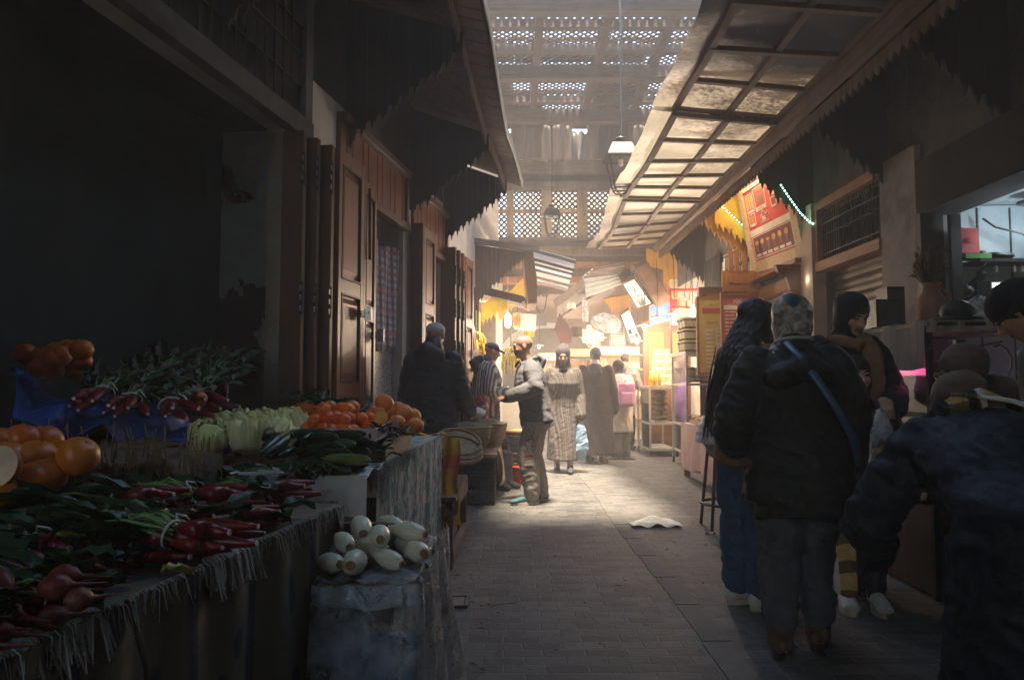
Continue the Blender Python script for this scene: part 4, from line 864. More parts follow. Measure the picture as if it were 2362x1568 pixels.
for k in range(44):   # narrow soffit boards towards the edge
    u = k/44; g.hexa([cfn(u, .80, -.03), cfn(u, .985, -.03), cfn(u+.021, .985, -.03), cfn(u+.021, .80, -.03), cfn(u, .80, -.012), cfn(u, .985, -.012), cfn(u+.021, .985, -.012), cfn(u+.021, .80, -.012)])
g.build('soffit', M['board'], lc)
g = MB(); g.grid(lambda u, v: cfn(u, 1.0, .05-.09*v)+V((.01, 0, 0)), 40, 1, .012); g.build('edge_flashing', M['steel'], lc)
g = MB()
for k in range(60):
    u = k/60; a = cfn(u, .80); b = cfn(u+1/60-.002, .80); m_ = (a+b)/2
    g.poly([a, a-V((0, 0, .14)), m_-V((0, 0, .2)), b-V((0, 0, .14)), b], (-.02, 0, 0))
g.build('fascia', M['board'], lc)
for i, (d, zw, zo) in enumerate(((3.9, 3.2, 4.2), (5.65, 3.14, 3.92), (7.3, 2.96, 3.64), (8.6, 2.93, 3.55))):
    e = efn({3.9: .24, 5.65: .5, 7.3: .75, 8.6: .985}[d]); w = LW(d, 0); o = w+(V((e.x, d, 0))-w)*.82
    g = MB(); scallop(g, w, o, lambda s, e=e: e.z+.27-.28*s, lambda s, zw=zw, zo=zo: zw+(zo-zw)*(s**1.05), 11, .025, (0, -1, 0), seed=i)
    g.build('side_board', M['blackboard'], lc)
g = MB(); g.bar(LW(8.63, 3.2, .02), LW(8.63, 3.6, .02), .03); g.build('end_trim', M['steel'], lc)
# second canopy on the left, lit from beyond
l2 = thing('wooden_canopy', 'weathered plank canopy with a ribbed white sheet roof above the banana stall', 'canopy', LW(10.6, 2.6))
A = P(1088, 556, 10.4); B = P(1228, 578, 10.4)
g = MB(); scallop(g, A, B, lambda s: A.z+(B.z-A.z)*s-.05, lambda s: 2.22+.93*s**.8, 15, .03, (0, -1, 0), seed=5); g.build('side_board', M['board'], l2)
g = MB(); g.bar(A+V((-.02, -.05, 0)), B+V((.1, -.05, 0)), .08, .08); g.build('head_rail', M['beam'], l2)
g = MB(); q = [P(1205, 578, 10.38), P(1228, 578, 10.38), P(1238, 655, 10.38), P(1238, 700, 10.38), P(1218, 700, 10.38), P(1214, 662, 10.38)]; g.poly(q, (0, .9, 0)); g.build('end_board', M['door'], l2)
c00, c10, c11, c01 = P(1228, 572, 10.45), P(1328, 600, 10.45), P(1308, 668, 13.2), P(1240, 652, 13.2)
def wav(u, v): a = c00+(c10-c00)*u; b = c01+(c11-c01)*u; q = a+(b-a)*v; q.z += .02*math.sin(v*60); return q
M['sheet'] = None
t = NT('white_translucent_sheet'); d_ = t.new('ShaderNodeBsdfDiffuse'); d_.inputs[0].default_value = (.62, .62, .6, 1); tl = t.new('ShaderNodeBsdfTranslucent'); tl.inputs[0].default_value = (.75, .77, .76, 1)
mx = t.new('ShaderNodeMixShader'); mx.inputs[0].default_value = .65; t.l(d_.outputs[0], mx.inputs[1]); t.l(tl.outputs[0], mx.inputs[2]); M['sheet'] = t.done(mx)
g = MB(); g.grid(wav, 4, 60); g.build('roof_sheet', M['sheet'], l2, True)
for v in (0.01, .18, .36, .54, .72, .9): g = MB(); g.bar(wav(0, v)-V((0, 0, .04)), wav(1, v)-V((0, 0, .04)), .045, .04); g.build('rib', M['beam'], l2)
# right canopy: wall side boards + framed translucent panels
t = NT('dirty_translucent_panel'); vec = t.coord()
n1 = t.noise(vec, 1.2, 5, .6); n2 = t.noise(vec, 22, 5, .7); n3 = t.noise(t.coord((.6, 1.4, 1)), .9, 4)
sp = t.new('ShaderNodeSeparateXYZ'); t.l(t.coord(), sp.inputs[0])
mr = t.new('ShaderNodeMapRange'); mr.inputs['From Min'].default_value = -3.8; mr.inputs['From Max'].default_value = .2; mr.inputs['To Min'].default_value = .17; mr.inputs['To Max'].default_value = -.12; t.l(sp.outputs[1], mr.inputs[0])
dirt = t.ramp(t.math('ADD', t.math('ADD', t.math('MULTIPLY', n1, .55), t.math('MULTIPLY', n2, .45)), mr.outputs[0]), .46, .60)
col = t.mix(dirt, (.50, .42, .31, 1), (.06, .038, .028, 1)); col = t.mix(t.math('MULTIPLY', t.ramp(n3, .55, .7), .5), col, (.26, .19, .125, 1))
d_ = t.bsdf(t.mix(.45, col, (.05, .04, .03, 1)), .42, .4, 0, t.bump(t.noise(vec, 5, 3), .5, .03)); tl = t.new('ShaderNodeBsdfTranslucent'); t.l(t.mix(.5, col, (.02, .018, .016, 1)), tl.inputs[0])
mx = t.new('ShaderNodeMixShader'); mx.inputs[0].default_value = .36; t.l(d_.outputs[0], mx.inputs[1]); t.l(tl.outputs[0], mx.inputs[2]); M['panel'] = t.done(mx)
rc = thing('translucent_canopy', 'canopy of dirty translucent sheets on a wooden grid over the right shops', 'canopy', (2.0, 8.4, 3.5))
def rfn(d, s):    # s 0 outer .. 1 inner beam
    sag = -.05*math.sin((d-4.2)*2.2)*(1-s); xo = 1.36+.03*math.sin(d*1.3); zo = 3.74-.032*(d-4.6)
    a = V((xo, d, zo+sag)); b = V((2.52, d, 3.62-.002*(d-4.6))); return a+(b-a)*s
for i, (d0, d1, h) in enumerate(((3.3, 6.55, .05), (6.45, 9.25, .0), (9.2, 12.2, -.02))):
    g = MB(); g.grid(lambda u, v: rfn(d0+(d1-d0)*v, -.06+1.06*u)+V((0, 0, h+.03+.012*math.sin(v*23+u*5))), 16, 40); g.build('sheet', M['panel'], rc, True)
    g = MB()
    for s in (.12, .55, .97):
        for k in range(6):
            a = d0+.05+(d1-d0-.1)*k/6; b = d0+.05+(d1-d0-.1)*(k+1)/6; g.bar(rfn(a, s)+V((0, 0, h)), rfn(b, s)+V((0, 0, h)), .055, .04)
    n = 5
    for k in range(n+1):
        d = d0+.06+(d1-d0-.12)*k/n; g.bar(rfn(d, .1)+V((0, 0, h-.002)), rfn(d, 1)+V((0, 0, h-.002)), .05, .038)
    g.build('grid_frame', M['beamy'], rc)
g = MB(); g.hexa([(2.5, 2.5, 3.64), (3.25, 2.5, 4.05), (3.25, 12.3, 4.05), (2.5, 12.3, 3.62), (2.5, 2.5, 3.68), (3.25, 2.5, 4.09), (3.25, 12.3, 4.09), (2.5, 12.3, 3.66)])
g.build('deck', M['board'], rc)
g = MB(); g.bar((2.5, 2.5, 3.56), (2.5, 12.3, 3.54), .06, .12); g.build('edge_beam', M['beamy'], rc)
g = MB()
for k in range(100):
    y = 2.6+.097*k; g.poly([(2.56, y, 3.5), (2.56, y, 3.42), (2.56, y+.047, 3.36), (2.56, y+.094, 3.42), (2.56, y+.094, 3.5)], (.02, 0, 0))
g.build('fascia', M['board'], rc)
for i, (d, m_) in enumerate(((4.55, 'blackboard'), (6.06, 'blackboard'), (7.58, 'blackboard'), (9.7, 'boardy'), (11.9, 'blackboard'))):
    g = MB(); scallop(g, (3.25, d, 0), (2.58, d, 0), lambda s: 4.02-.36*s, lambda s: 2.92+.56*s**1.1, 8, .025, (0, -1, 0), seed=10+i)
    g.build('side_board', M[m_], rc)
# ===================== right wall
rw = thing('plaster_wall', 'rough plaster wall with shop openings and square pillars along the right of the alley', 'wall', RW(6, 0))
g = MB()
rbox(g, -9, 2.6, 0, 7.4, -.3, 0); rbox(g, 2.6, 14.7, 3.10, 7.4, -.3, 0); rbox(g, 2.6, 5.56, 2.95, 3.10, -.3, 0)
rbox(g, 9.3, 12.6, 0, 3.10, -.3, -.001); rbox(g, 7.84, 9.3, 2.42, 3.10, -.3, -.001)
g.build('wall', M['plastersoot'], rw)
g = MB(); rbox(g, 9.28, 12.6, 0, 3.06, -.0005, .012); g.build('whitewash', M['plasterw'], rw)
g = MB(); rbox(g, 5.56, 6.1, 0, 3.10, -.3, .05); g.build('pillar', M['plasterd'], rw)
g = MB(); rbox(g, 7.42, 7.84, 0, 3.10, -.3, .09); g.build('pillar', M['plasterp'], rw)
# shutter bay
M['shutter'] = mat('dusty_roller_shutter', (.20, .145, .10), (.13, .095, .07), .5, 5, stretch=(1, 1, .4), metal=.2, spec=.4)
t_ = thing('roller_shutter', 'closed brown roller shutter under the dark grille beside the pale pillar', 'shutter', RW(6.76, 0))
g = MB()
for k in range(15):
    z = .02+.158*k; p = [(RX+.14, 6.1, z), (RX+.11, 6.1, z+.02), (RX+.11, 6.1, z+.06), (RX+.14, 6.1, z+.075), (RX+.125, 6.1, z+.1), (RX+.125, 6.1, z+.135), (RX+.14, 6.1, z+.156), (RX+.2, 6.1, z+.156), (RX+.2, 6.1, z)]
    g.poly(p, (0, 1.32, 0))
g.build('slats', M['shutter'], t_)
for d in (6.1, 7.36): g = MB(); rbox(g, d, d+.06, 0, 2.36, -.14, -.05); g.build('side_channel', M['iron'], t_)
t_ = thing('window_grille', 'dark iron grille between orange timber rails above the brown shutter', 'grille', RW(6.76, 2.4))
g = MB(); rbox(g, 6.1, 7.42, 2.36, 2.46, -.1, .07); rbox(g, 6.1, 7.42, 3.0, 3.09, -.1, .07); rbox(g, 7.36, 7.42, 2.46, 3.0, -.1, .06); g.build('frame', M['oakx'], t_, bevel=.004)
g = MB()
for k in range(24):
    d = 6.14+.052*k; g.tube([RW(d, 2.46), RW(d, 2.5), RW(d, 2.52), RW(d, 2.54), RW(d, 2.72), RW(d, 2.74), RW(d, 2.76), RW(d, 3.0)], [.006, .006, .014, .006, .006, .013, .006, .006], 6)
for z in (2.54, 2.74, 2.86): g.bar(RW(6.12, z), RW(7.4, z), .012)
g.build('grille', M['black'], t_)
g = MB(); rbox(g, 6.1, 7.42, 2.4, 3.05, -.3, -.2); g.build('backing_board', M['soot'], t_)
# near right shop: a room
M['tile'] = mat('white_shop_wall', (.30, .36, .38), (.2, .25, .27), .45, 3, bump=.1, c3=(.25, .27, .29))
sr = thing('shop_room', 'small cluttered shop room with pale panelled walls lit by a cold bulb', 'shop', (4, 4.5, 0))
g = MB(); g.hexa([(3.56, 5.62, 0), (5.3, 5.62, 0), (5.3, 5.74, 0), (3.56, 5.74, 0), (3.56, 5.62, 2.62), (5.3, 5.62, 2.62), (5.3, 5.74, 2.62), (3.56, 5.74, 2.62)])
g.hexa([(5.3, 2.3, 0), (5.4, 2.3, 0), (5.4, 5.7, 0), (5.3, 5.7, 0), (5.3, 2.3, 2.62), (5.4, 2.3, 2.62), (5.4, 5.7, 2.62), (5.3, 5.7, 2.62)])
g.hexa([(3.56, 2.3, 0), (5.3, 2.3, 0), (5.3, 2.4, 0), (3.56, 2.4, 0), (3.56, 2.3, 2.62), (5.3, 2.3, 2.62), (5.3, 2.4, 2.62), (3.56, 2.4, 2.62)])
g.build('wall', M['tile'], sr)
g = MB()
for x in (3.72, 3.98, 4.24, 4.5): g.bar((x, 5.615, 0), (x, 5.615, 2.6), .012, .008)
g.build('panel_joint', M['black'], sr)
g = MB(); g.box((4.43, 4.0, 2.66), (1.75, 3.5, .06)); g.build('ceiling', M['tile'], sr)
g = MB(); rbox(g, 2.6, 5.56, 2.53, 2.95, -.25, .05); g.build('roller_box', M['soot'], sr)
g = MB(); rbox(g, 5.49, 5.56, 0, 2.53, -.12, .06); rbox(g, 5.40, 5.44, 0, 2.5, -.2, -.12); g.build('door_jamb', M['black'], sr)
for i, z in enumerate((1.86, 2.14)):
    g = MB(); g.box((3.98, 5.49, z), (.82, .24, .025))
    for x in (3.62, 4.3): g.tube([(x, 5.6, z-.16), (x, 5.5, z-.12), (x, 5.42, z-.04), (x, 5.38, z-.013)], .011, 6)
    s_ = g.build('wall_shelf', M['black']); tag(s_, ('lower' if i == 0 else 'upper')+' black wall shelf in the cold lit shop'+(' holding the radio' if i == 0 else ' holding the red box'), 'shelf')
g = MB()
for sx in (0, 1):
    for k in range(2):
        cx = 3.75+.42*sx; z = 1.74
        g.tube([(cx+(.075-.0023*a)*math.cos(a*.35)*(1 if k else -1)+(.09 if k else -.09), 5.59, z-.05+(.075-.0023*a)*math.sin(a*.35)) for a in range(26)], .005, 5)
g.build('scroll_ironwork', M['black'], sr)
# doorway of the lit shop beneath the tilted menu sign
dw = thing('shop_doorway', 'brightly lit shop doorway with a heavy brown door beside the pink pillar', 'doorway', RW(8.6, 0))
M['doorr'] = wood('red_brown_door', (.34, .12, .045), (.2, .07, .025), .4)
g = MB(); rbox(g, 7.86, 8.36, .02, 2.28, .0, .05); leaf = g.build('door_leaf', M['doorr'], dw, bevel=.004)
for z0, z1 in ((.15, .85), (1.0, 2.12)):
    g = MB(); rbox(g, 7.95, 8.27, z0, z1, .052, .062); rbox(g, 8.0, 8.22, z0+.06, z1-.06, .062, .075); g.build('panel', M['doorr'], leaf)
g = MB(); rbox(g, 7.82, 9.4, 2.28, 2.42, -.1, .06); rbox(g, 9.3, 9.42, 0, 2.28, -.12, .08); rbox(g, 8.36, 8.42, 0, 2.28, -.1, .03); g.build('frame', M['oakx'], dw)
M['cream'] = mat('cream_shop_wall', (.78, .68, .52), (.7, .58, .42), .6, 3, bump=.05)
g = MB(); g.hexa([(3.56, 7.8, 0), (5.0, 7.8, 0), (5.0, 7.9, 0), (3.56, 7.9, 0), (3.56, 7.8, 2.5), (5.0, 7.8, 2.5), (5.0, 7.9, 2.5), (3.56, 7.9, 2.5)])
g.box((5.05, 8.7, 1.25), (.1, 1.9, 2.5)); g.box((4.3, 9.55, 1.25), (1.45, .1, 2.5)); g.box((4.3, 8.7, 2.55), (1.5, 1.9, .1)); g.build('inner_wall', M['cream'], dw)
g = MB(); g.hexa([(3.3, 8.95, 1.2), (3.62, 9.2, 1.2), (3.65, 9.17, 1.2), (3.33, 8.92, 1.2), (3.3, 8.95, 2.22), (3.62, 9.2, 2.22), (3.65, 9.17, 2.22), (3.33, 8.92, 2.22)]); g.build('inner_shutter', M['doorr'], dw)
g = MB(); rbox(g, 7.80, 7.835, .1, 2.3, .1, .125); g.build('edge_strip', M['oak'], dw)
for y, z in ((7.72, 2.30), (9.45, 2.32)):
    g = MB(); g.poly([(RX-.09, y, z+.2), (RX-.36, y, z+.2), (RX-.34, y, z+.12), (RX-.25, y, z+.06), (RX-.2, y, z-.08), (RX-.15, y, z-.1), (RX-.13, y, z-.22), (RX-.09, y, z-.25)], (0, .06, 0)); g.build('corbel', M['doord'], dw)
g = MB(); rbox(g, 7.7, 9.5, 2.52, 2.57, .0, .16); g.build('ledge', M['doorr'], dw)
t_ = thing('window_grille', 'pale lit grille of turned spindles left of the red menu sign', 'grille', RW(10.2, 2.5))
g = MB()
for k in range(16):
    d = 9.55+.07*k; g.tube([RW(d, 2.5, .04), RW(d, 2.6, .04), RW(d, 2.63, .04), RW(d, 2.66, .04), RW(d, 2.85, .04), RW(d, 2.88, .04), RW(d, 2.91, .04), RW(d, 3.1, .04)], [.008, .008, .02, .008, .008, .02, .008, .008], 6)
for z in (2.5, 2.63, 2.88, 3.1): g.bar(RW(9.5, z, .04), RW(10.7, z, .04), .018)
g.build('grille', M['black'], t_)
g = MB(); rbox(g, 9.45, 10.75, 2.46, 3.14, .013, .022); g.build('backing', M['white'], t_)
t_ = thing('window_grille', 'dark boarded grille under the canopy above the yellow menu board', 'grille', RW(11.2, 2.6))
g = MB()
for k in range(9): rbox(g, 10.85+.1*k, 10.92+.1*k, 2.5, 3.2, .03, .06)
g.build('grille', M['blackboard'], t_)
g = MB(); rbox(g, 10.8, 11.8, 2.44, 2.5, .014, .08); g.build('sill', M['board'], t_)
# ===================== added unseen roof darkening the near alley, open skylight, lattice roof
rf = thing('timber_roof', 'high timber lattice roof on crossing beams over the middle of the alley', 'roof', (1.4, 11.5, 6.4))
sol = thing('boarded_roof', 'dark closed board roof over the near end of the alley', 'roof', (1, 0, 7.2))
SKY0, SKY1 = 5.0, 9.2
g = MB(); g.box((.9, (SKY0+3.9)/2, 7.5), (6.2, SKY0-3.9, .1)); g.box((.9, 3.9, 6.2), (6.2, .1, 2.7)); g.build('upper_boards', M['soot'], sol)
g = MB(); g.box((.9, -4.4, 4.9), (6.2, 10.4, .08)); g.box((.9, 3.75, 4.9), (6.2, .3, .08)); g.box((.9, 1.3, 4.9), (6.2, 1.0, .08)); g.box((-1.0, 2.7, 4.9), (2.4, 1.8, .08)); g.box((2.72, 2.7, 4.9), (2.56, 1.8, .08)); g.build('boards', M['soot'], sol)
t = NT('blue_translucent_roofing'); d_ = t.new('ShaderNodeBsdfDiffuse'); d_.inputs[0].default_value = (.25, .36, .45, 1); tl = t.new('ShaderNodeBsdfTranslucent'); tl.inputs[0].default_value = (.22, .34, .46, 1)
mx = t.new('ShaderNodeMixShader'); mx.inputs[0].default_value = .75; t.l(d_.outputs[0], mx.inputs[1]); t.l(tl.outputs[0], mx.inputs[2]); M['bluesheet'] = t.done(mx)
g = MB(); g.grid(lambda u, v: V((.18+1.3*u, 1.78+1.84*v, 4.93+.03*math.sin(u*90))), 60, 2); g.build('translucent_sheet', M['bluesheet'], sol)  # unseen sheet added to pass soft blue fill light to the near stalls
g = MB(); g.box((.9, -9.6, 3.7), (6.4, .2, 7.6)); bw = g.build('end_wall', M['plasterd']); bw.name = 'back_wall'; tag(bw, 'grey plaster wall closing the alley behind the viewer', 'wall')  # wall added out of view to keep sky light from entering behind
g = MB()
for d, zc, h in ((9.95, 6.62, .22), (11.95, 6.52, .24), (13.75, 6.45, .24)):
    g.box((1.2, d, zc), (5.4, .2, h)); g.box((1.2, d-.004, zc-h*.32), (5.4, .225, .05))
g.build('main_beam', M['beam'], rf)
g = MB()
for d in (10.55, 11.35, 13.45): g.box((1.2, d, 6.66), (5.4, .13, .12))
g.build('cross_beam', M['beam'], rf)
for x in (-.75, .42, 1.45, 2.42, 3.1):
    g = MB(); g.bar((x, 9.9, 6.7), (x, 14.4, 6.62), .13, .15); g.build('rafter', M['beamy'], rf)
def lattice(mb, o, ux, uy, w, h, step, sw, th):
    """two layers of diagonal slats clipped to a w x h rectangle"""
    o, ux, uy = V(o), V(ux).normalized(), V(uy).normalized(); nn = ux.cross(uy)
    for lay in (0, 1):
        c = -h
        while c < w:
            x0 = max(0, c); x1 = min(w, c+h)
            if x1-x0 > .02:
                y0 = x0-c; y1 = x1-c
                if lay: a = o+ux*x0+uy*y0; b = o+ux*x1+uy*y1
                else: a = o+ux*(w-x0)+uy*y0; b = o+ux*(w-x1)+uy*y1
                mb.bar(a+nn*lay*th, b+nn*lay*th, sw, th, up=nn)
            c += step
for i, (d0, d1) in enumerate(((9.95, 11.36), (11.37, 12.5), (12.8, 14.4))):
    g = MB(); lattice(g, (-1.0, d0, 6.75), (1, 0, 0), (0, 1, 0), 4.8, d1-d0, .13, .04, .010); g.build('lattice_panel', M['lattice'], rf)
g = MB(); g.box((1.2, 9.3, 6.66), (5.4, .22, .26)); g.build('main_beam', M['beam'], rf)
g = MB()    # old boards laid on top close part of the lattice
for x0, x1, d0, d1 in ((-.6, 2.3, 11.5, 12.15), (-1.2, 3.8, 13.35, 13.55), (-1, .0, 12.9, 13.42), (1.6, 2.4, 12.9, 13.42), (-1, .6, 13.46, 14.4), (1.6, 2.4, 13.46, 14.4), (-1.2, 3.8, 12.5, 12.85), (-1.2, 3.8, 14.3, 14.8), (-1.1, 3.8, 9.42, 10.3), (-1, 3.6, 11.28, 11.42)):
    n = max(1, int((x1-x0)/.3))
    for k in range(n): a = x0+(x1-x0)*k/n; g.box((a+(x1-x0)/n/2, (d0+d1)/2+.02*(k % 3), 6.83+.01*(k % 2)), ((x1-x0)/n-.006, d1-d0, .02))
g.build('cover_board', M['lattice'], rf)
# gable screen at the end of the lattice roof
gs = thing('gable_screen', 'tall timber end screen with lattice windows under the high roof', 'screen', (1.2, 14.5, 4))
def gz(py, d=14.4): return P(CX, py, d).z
YS = 14.45
g = MB(); zt = gz(285); 
for y0, y1, dd in ((276, 292, .22), (372, 402, .26), (420, 440, .2), (548, 572, .24)):
    z1, z0 = gz(y0), gz(y1); g.box((1.3, YS, (z0+z1)/2), (5.2, dd, z1-z0))
g.build('beam', M['beam'], gs)
za, zb = gz(548), gz(440)
g = MB(); xs = []
for px0, px1 in ((1168, 1185), (1248, 1272), (1330, 1354), (1414, 1436), (1490, 1512)):
    a, b = P(px0, 500, YS).x, P(px1, 500, YS).x; g.box(((a+b)/2, YS, (za+zb)/2), (b-a, .16, zb-za)); xs.append((a, b))
g.box((1.3, YS, (za+zb)/2+.07), (5.2, .1, .07)); g.build('mullion', wood('mullion_wood', (.42, .30, .2), (.26, .17, .11), .7), gs)
ed = [(-.9, xs[0][0])]+[(xs[i][1], xs[i+1][0]) for i in range(4)]+[(xs[4][1], 3.4)]
for a, b in ed:
    g = MB(); lattice(g, (a, YS+.03, za), (1, 0, 0), (0, 0, 1), b-a, zb-za, .115, .038, .008); g.build('lattice_pane', M['lattice'], gs)
z0, z1 = gz(420), gz(402)
g = MB(); lattice(g, (-.9, YS, z0), (1, 0, 0), (0, 0, 1), 4.4, z1-z0, .1, .035, .012); g.box((1.3, YS+.1, (z0+z1)/2), (5.0, .03, z1-z0)); g.build('frieze', M['lattice'], gs)
# scalloped trims and stepped beams lower down
g = MB()
for k in range(44):
    x = -.7+.09*k; g.poly([(x, 14.2, gz(572)), (x, 14.2, gz(583)), (x+.045, 14.2, gz(590)), (x+.09, 14.2, gz(583)), (x+.09, 14.2, gz(572))], (0, .03, 0))
g.build('scallop_trim', M['board'], gs)
g = MB(); g.box((1.4, 14.35, (gz(590)+gz(572))/2), (5.0, .1, gz(572)-gz(590)-.0)); g.build('lintel', M['beam'], gs)
lo = thing('timber_gallery', 'low carved timber gallery crossing the alley beyond the lattice windows', 'gallery', (1.3, 15.4, 3.3))
g = MB()
for y0, y1 in ((606, 620), (640, 655)): g.box((1.4, 15.4, (P(0, y0, 15.4).z+P(0, y1, 15.4).z)/2), (5.2, .3, P(0, y0, 15.4).z-P(0, y1, 15.4).z))
g.build('beam', M['oak'], lo)
for y0, y1 in ((592, 606), (622, 640)):
    za_, zb_ = P(0, y1, 15.4).z, P(0, y0, 15.4).z
    g = MB(); lattice(g, (-1, 15.35, za_), (1, 0, 0), (0, 0, 1), 4.8, zb_-za_, .09, .03, .012); g.box((1.4, 15.46, (za_+zb_)/2), (5.2, .03, zb_-za_)); g.build('carved_frieze', M['board'], lo)
# curtains in the gable
M['curtain'] = mat('grey_brown_drape', (.26, .215, .195), (.17, .14, .13), .95, 3, stretch=(5, 5, .6), bump=.5, bscale=7, bdist=.03)
def drape(x0, x1, z1, z0, y, label, gather=None, nm='drape'):
    g = MB()
    def fn(u, v):
        k = 0 if gather is None else gather*v**1.5
        x = x0+(x1-x0)*u; x = x+(x0-x)*k if gather and gather > 0 else (x+(x1-x)*(-k) if gather else x)
        return V((x, y+.035*math.sin(u*(x1-x0)*17+v)+.02*math.sin(u*31), z1+(z0-z1)*v*(1-.03*math.sin(u*7))))
    g.grid(fn, 60, 10, .006); tag(g.build(nm, M['curtain'], None, True), label, 'curtain', )
yD = 14.3; zT, zB = gz(290, yD), gz(372, yD)
drape(P(1178, 0, yD).x, P(1318, 0, yD).x, zT, zB, yD, 'dusty brown drape at the left of the high gable')
drape(P(1352, 0, yD).x, P(1510, 0, yD).x, zT, zB, yD, 'dusty brown drape behind the large hanging lantern')
g = MB(); a, b = P(1330, 330, yD-.1), P(1342, 376, yD-.1)
g.grid(lambda u, v: V((a.x-.09+.14*v*(1-u)+.22*u*(1-.4*v), yD-.1+.05*math.sin(u*12), zT-.55*v+.0-(zT-zB)*.25)), 14, 8, .006)
tag(g.build('drape', M['fabw'], None, True), 'pale knotted curtain end hanging in the gable gap', 'curtain')
g = MB(); lattice(g, (-.9, YS+.25, zB-.1), (1, 0, 0), (0, 0, 1), 4.4, zT-zB+.1, .16, .1, .014); g.build('upper_lattice', M['white'], gs)
# side wall pieces above beyond the left wall's end, and the low passage beyond
fw = thing('stone_arch_wall', 'brown stone end wall with a wide round arch at the far end of the alley', 'wall', (1, 22, 0))
g = MB(); yA = 22.0; cx_, r_, zsp = P(1262, 0, yA).x, 1.35, 1.9
pts = [(-3.2, yA, 0), (-3.2, yA, 5.2)] + [(5, yA, 5.2), (5, yA, 0), (cx_+r_, yA, 0)] + [(cx_+r_*math.cos(a*math.pi/20), yA, zsp+r_*.75*math.sin(a*math.pi/20)) for a in range(21)] + [(cx_-r_, yA, 0)]
g.poly(pts[::-1], (0, .5, 0)); g.build('wall', M['stone'], fw)
g = MB()
for a in range(20):
    a0, a1 = a*math.pi/20, (a+1)*math.pi/20; q = []
    for rr in (r_, r_+.22):
        for an in (a0, a1): q.append((cx_+rr*math.cos(an), zsp+rr*.75*math.sin(an)))
    g.hexa([(q[0][0], yA-.08, q[0][1]), (q[2][0], yA-.08, q[2][1]), (q[3][0], yA-.08, q[3][1]), (q[1][0], yA-.08, q[1][1]), (q[0][0], yA+.1, q[0][1]), (q[2][0], yA+.1, q[2][1]), (q[3][0], yA+.1, q[3][1]), (q[1][0], yA+.1, q[1][1])])
g.build('arch_ring', M['plasterw'], fw)
g = MB(); g.box((cx_, 25, 1.7), (3.6, .2, 3.6)); g.box((cx_-1.6, 23.5, 1.7), (.2, 2.6, 3.6)); g.box((cx_+1.6, 23.5, 1.7), (.2, 2.6, 3.6)); g.box((cx_, 23.7, 3.6), (3.6, 3, .1)); g.build('passage', M['stone'], fw)
g = MB(); g.box((P(1325, 0, 21.9).x, 21.93, P(0, 690, 21.9).z), (1.2, .1, 1.1)); g.build('pale_patch', M['plasterw'], fw)
g = MB(); g.box((1.0, 18.5, 4.02), (8, 6.8, .12)); pr = g.build('passage_roof', M['board']); tag(pr, 'low plank roof over the far passage beyond the gable screen', 'roof')  # roof added so that bulbs alone light the far passage
for sx, lab in ((-1.6, 'left'), (4.2, 'right')):
    g = MB(); g.box((sx, 17.3, 2.3), (.2, 9.2, 4.6)); q = g.build('side_wall', M['stone']); tag(q, 'brown stone wall along the '+lab+' side of the far passage', 'wall')
g = MB(); g.box((-1.02, 13.3, 5.5), (.2, 3.0, 4.0)); q = g.build('upper_wall', M['plasterw']); tag(q, 'pale upper wall at the left end of the lattice roof', 'wall')
g = MB(); g.box((3.42, 13.5, 1.6), (.25, 2.2, 3.2)); q = g.build('shop_wall', M['plasterw']); tag(q, 'limewashed wall behind the far right shops', 'wall')
# a pale house outside, seen through the lattice
t_ = thing('town_house', 'pale sunlit house outside, glimpsed through the lattice windows', 'house', (3, 30, 0))
g = MB(); g.box((4.2, 31, 4.6), (7.5, 3, 9.2)); g.build('wall', mat('ochre_render', (.62, .50, .33), (.52, .41, .27), .9, 1.5), t_)
for x in (1.6, 3.6, 5.6): g = MB(); g.box((x, 29.48, 7.3), (.8, .06, 1.1)); g.build('window', M['iron'], t_)
# ===================== hanging street lanterns
def lantern(name, label, top, s, chain, group=None):
    t_ = thing(name, label, 'lantern', top)
    z = 0
    g = MB(); o = V(top); q = lambda a, b, c: o+V((a, b, c))*s
    g.lathe([(.02, 0), (.03, -.03), (.12, -.05), (.13, -.08), (.09, -.1), (.08, -.16), (.17, -.19)], o, 14, Matrix.Scale(s, 3)); g.build('cap', M['iron'], t_, True)
    def ring(zz, w): return [q(-w, -w, zz), q(w, -w, zz), q(w, w, zz), q(-w, w, zz)]
    g = MB(); g.hexa(ring(-.46, .31)+ring(-.19, .2)); g.box(q(0, 0, -.475), (.66*s, .66*s, .03*s)); g.build('roof', M['iron'], t_)
    g = MB(); a = ring(-.49, .27); b = ring(-1.12, .15)
    for k in range(4): g.bar(a[k], b[k], .03*s); g.bar(b[k], b[(k+1) % 4], .03*s); g.bar(a[k], a[(k+1) % 4], .035*s)
    g.tube([b[0], q(-.1, -.1, -1.2), q(0, 0, -1.24), q(.1, .1, -1.2), b[2]], .016*s, 6); g.tube([b[1], q(.1, -.1, -1.2), q(0, 0, -1.24), q(-.1, .1, -1.2), b[3]], .016*s, 6)
    g.ball(q(0, 0, -1.26), .03*s, 8, 6); g.build('frame', M['iron'], t_)
    g = MB(); g.tube([q(0, 0, -.49), q(0, 0, -.56)], .05*s, 10); g.ball(q(0, 0, -.6), .05*s, 10, 8); g.build('lamp', M['white'], t_, True)
    if chain:
        g = MB(); n = 16
        g.tube([q(.012*math.sin(k*1.9)*(k % 3 > 0), .0, .02+chain/s*k/n) for k in range(n+1)], .008, 6); g.tube([q(0, 0, .06), q(.035, 0, .12), q(.03, 0, .8), q(.045, 0, 1.5), q(0, 0, chain/s)], .006, 5); g.build('chain', M['iron'], t_)
    return t_
lantern('street_lantern', 'large grey four-sided lantern hanging in mid alley on a long chain', P(1431, 314, 8.7), .60, 3.05)
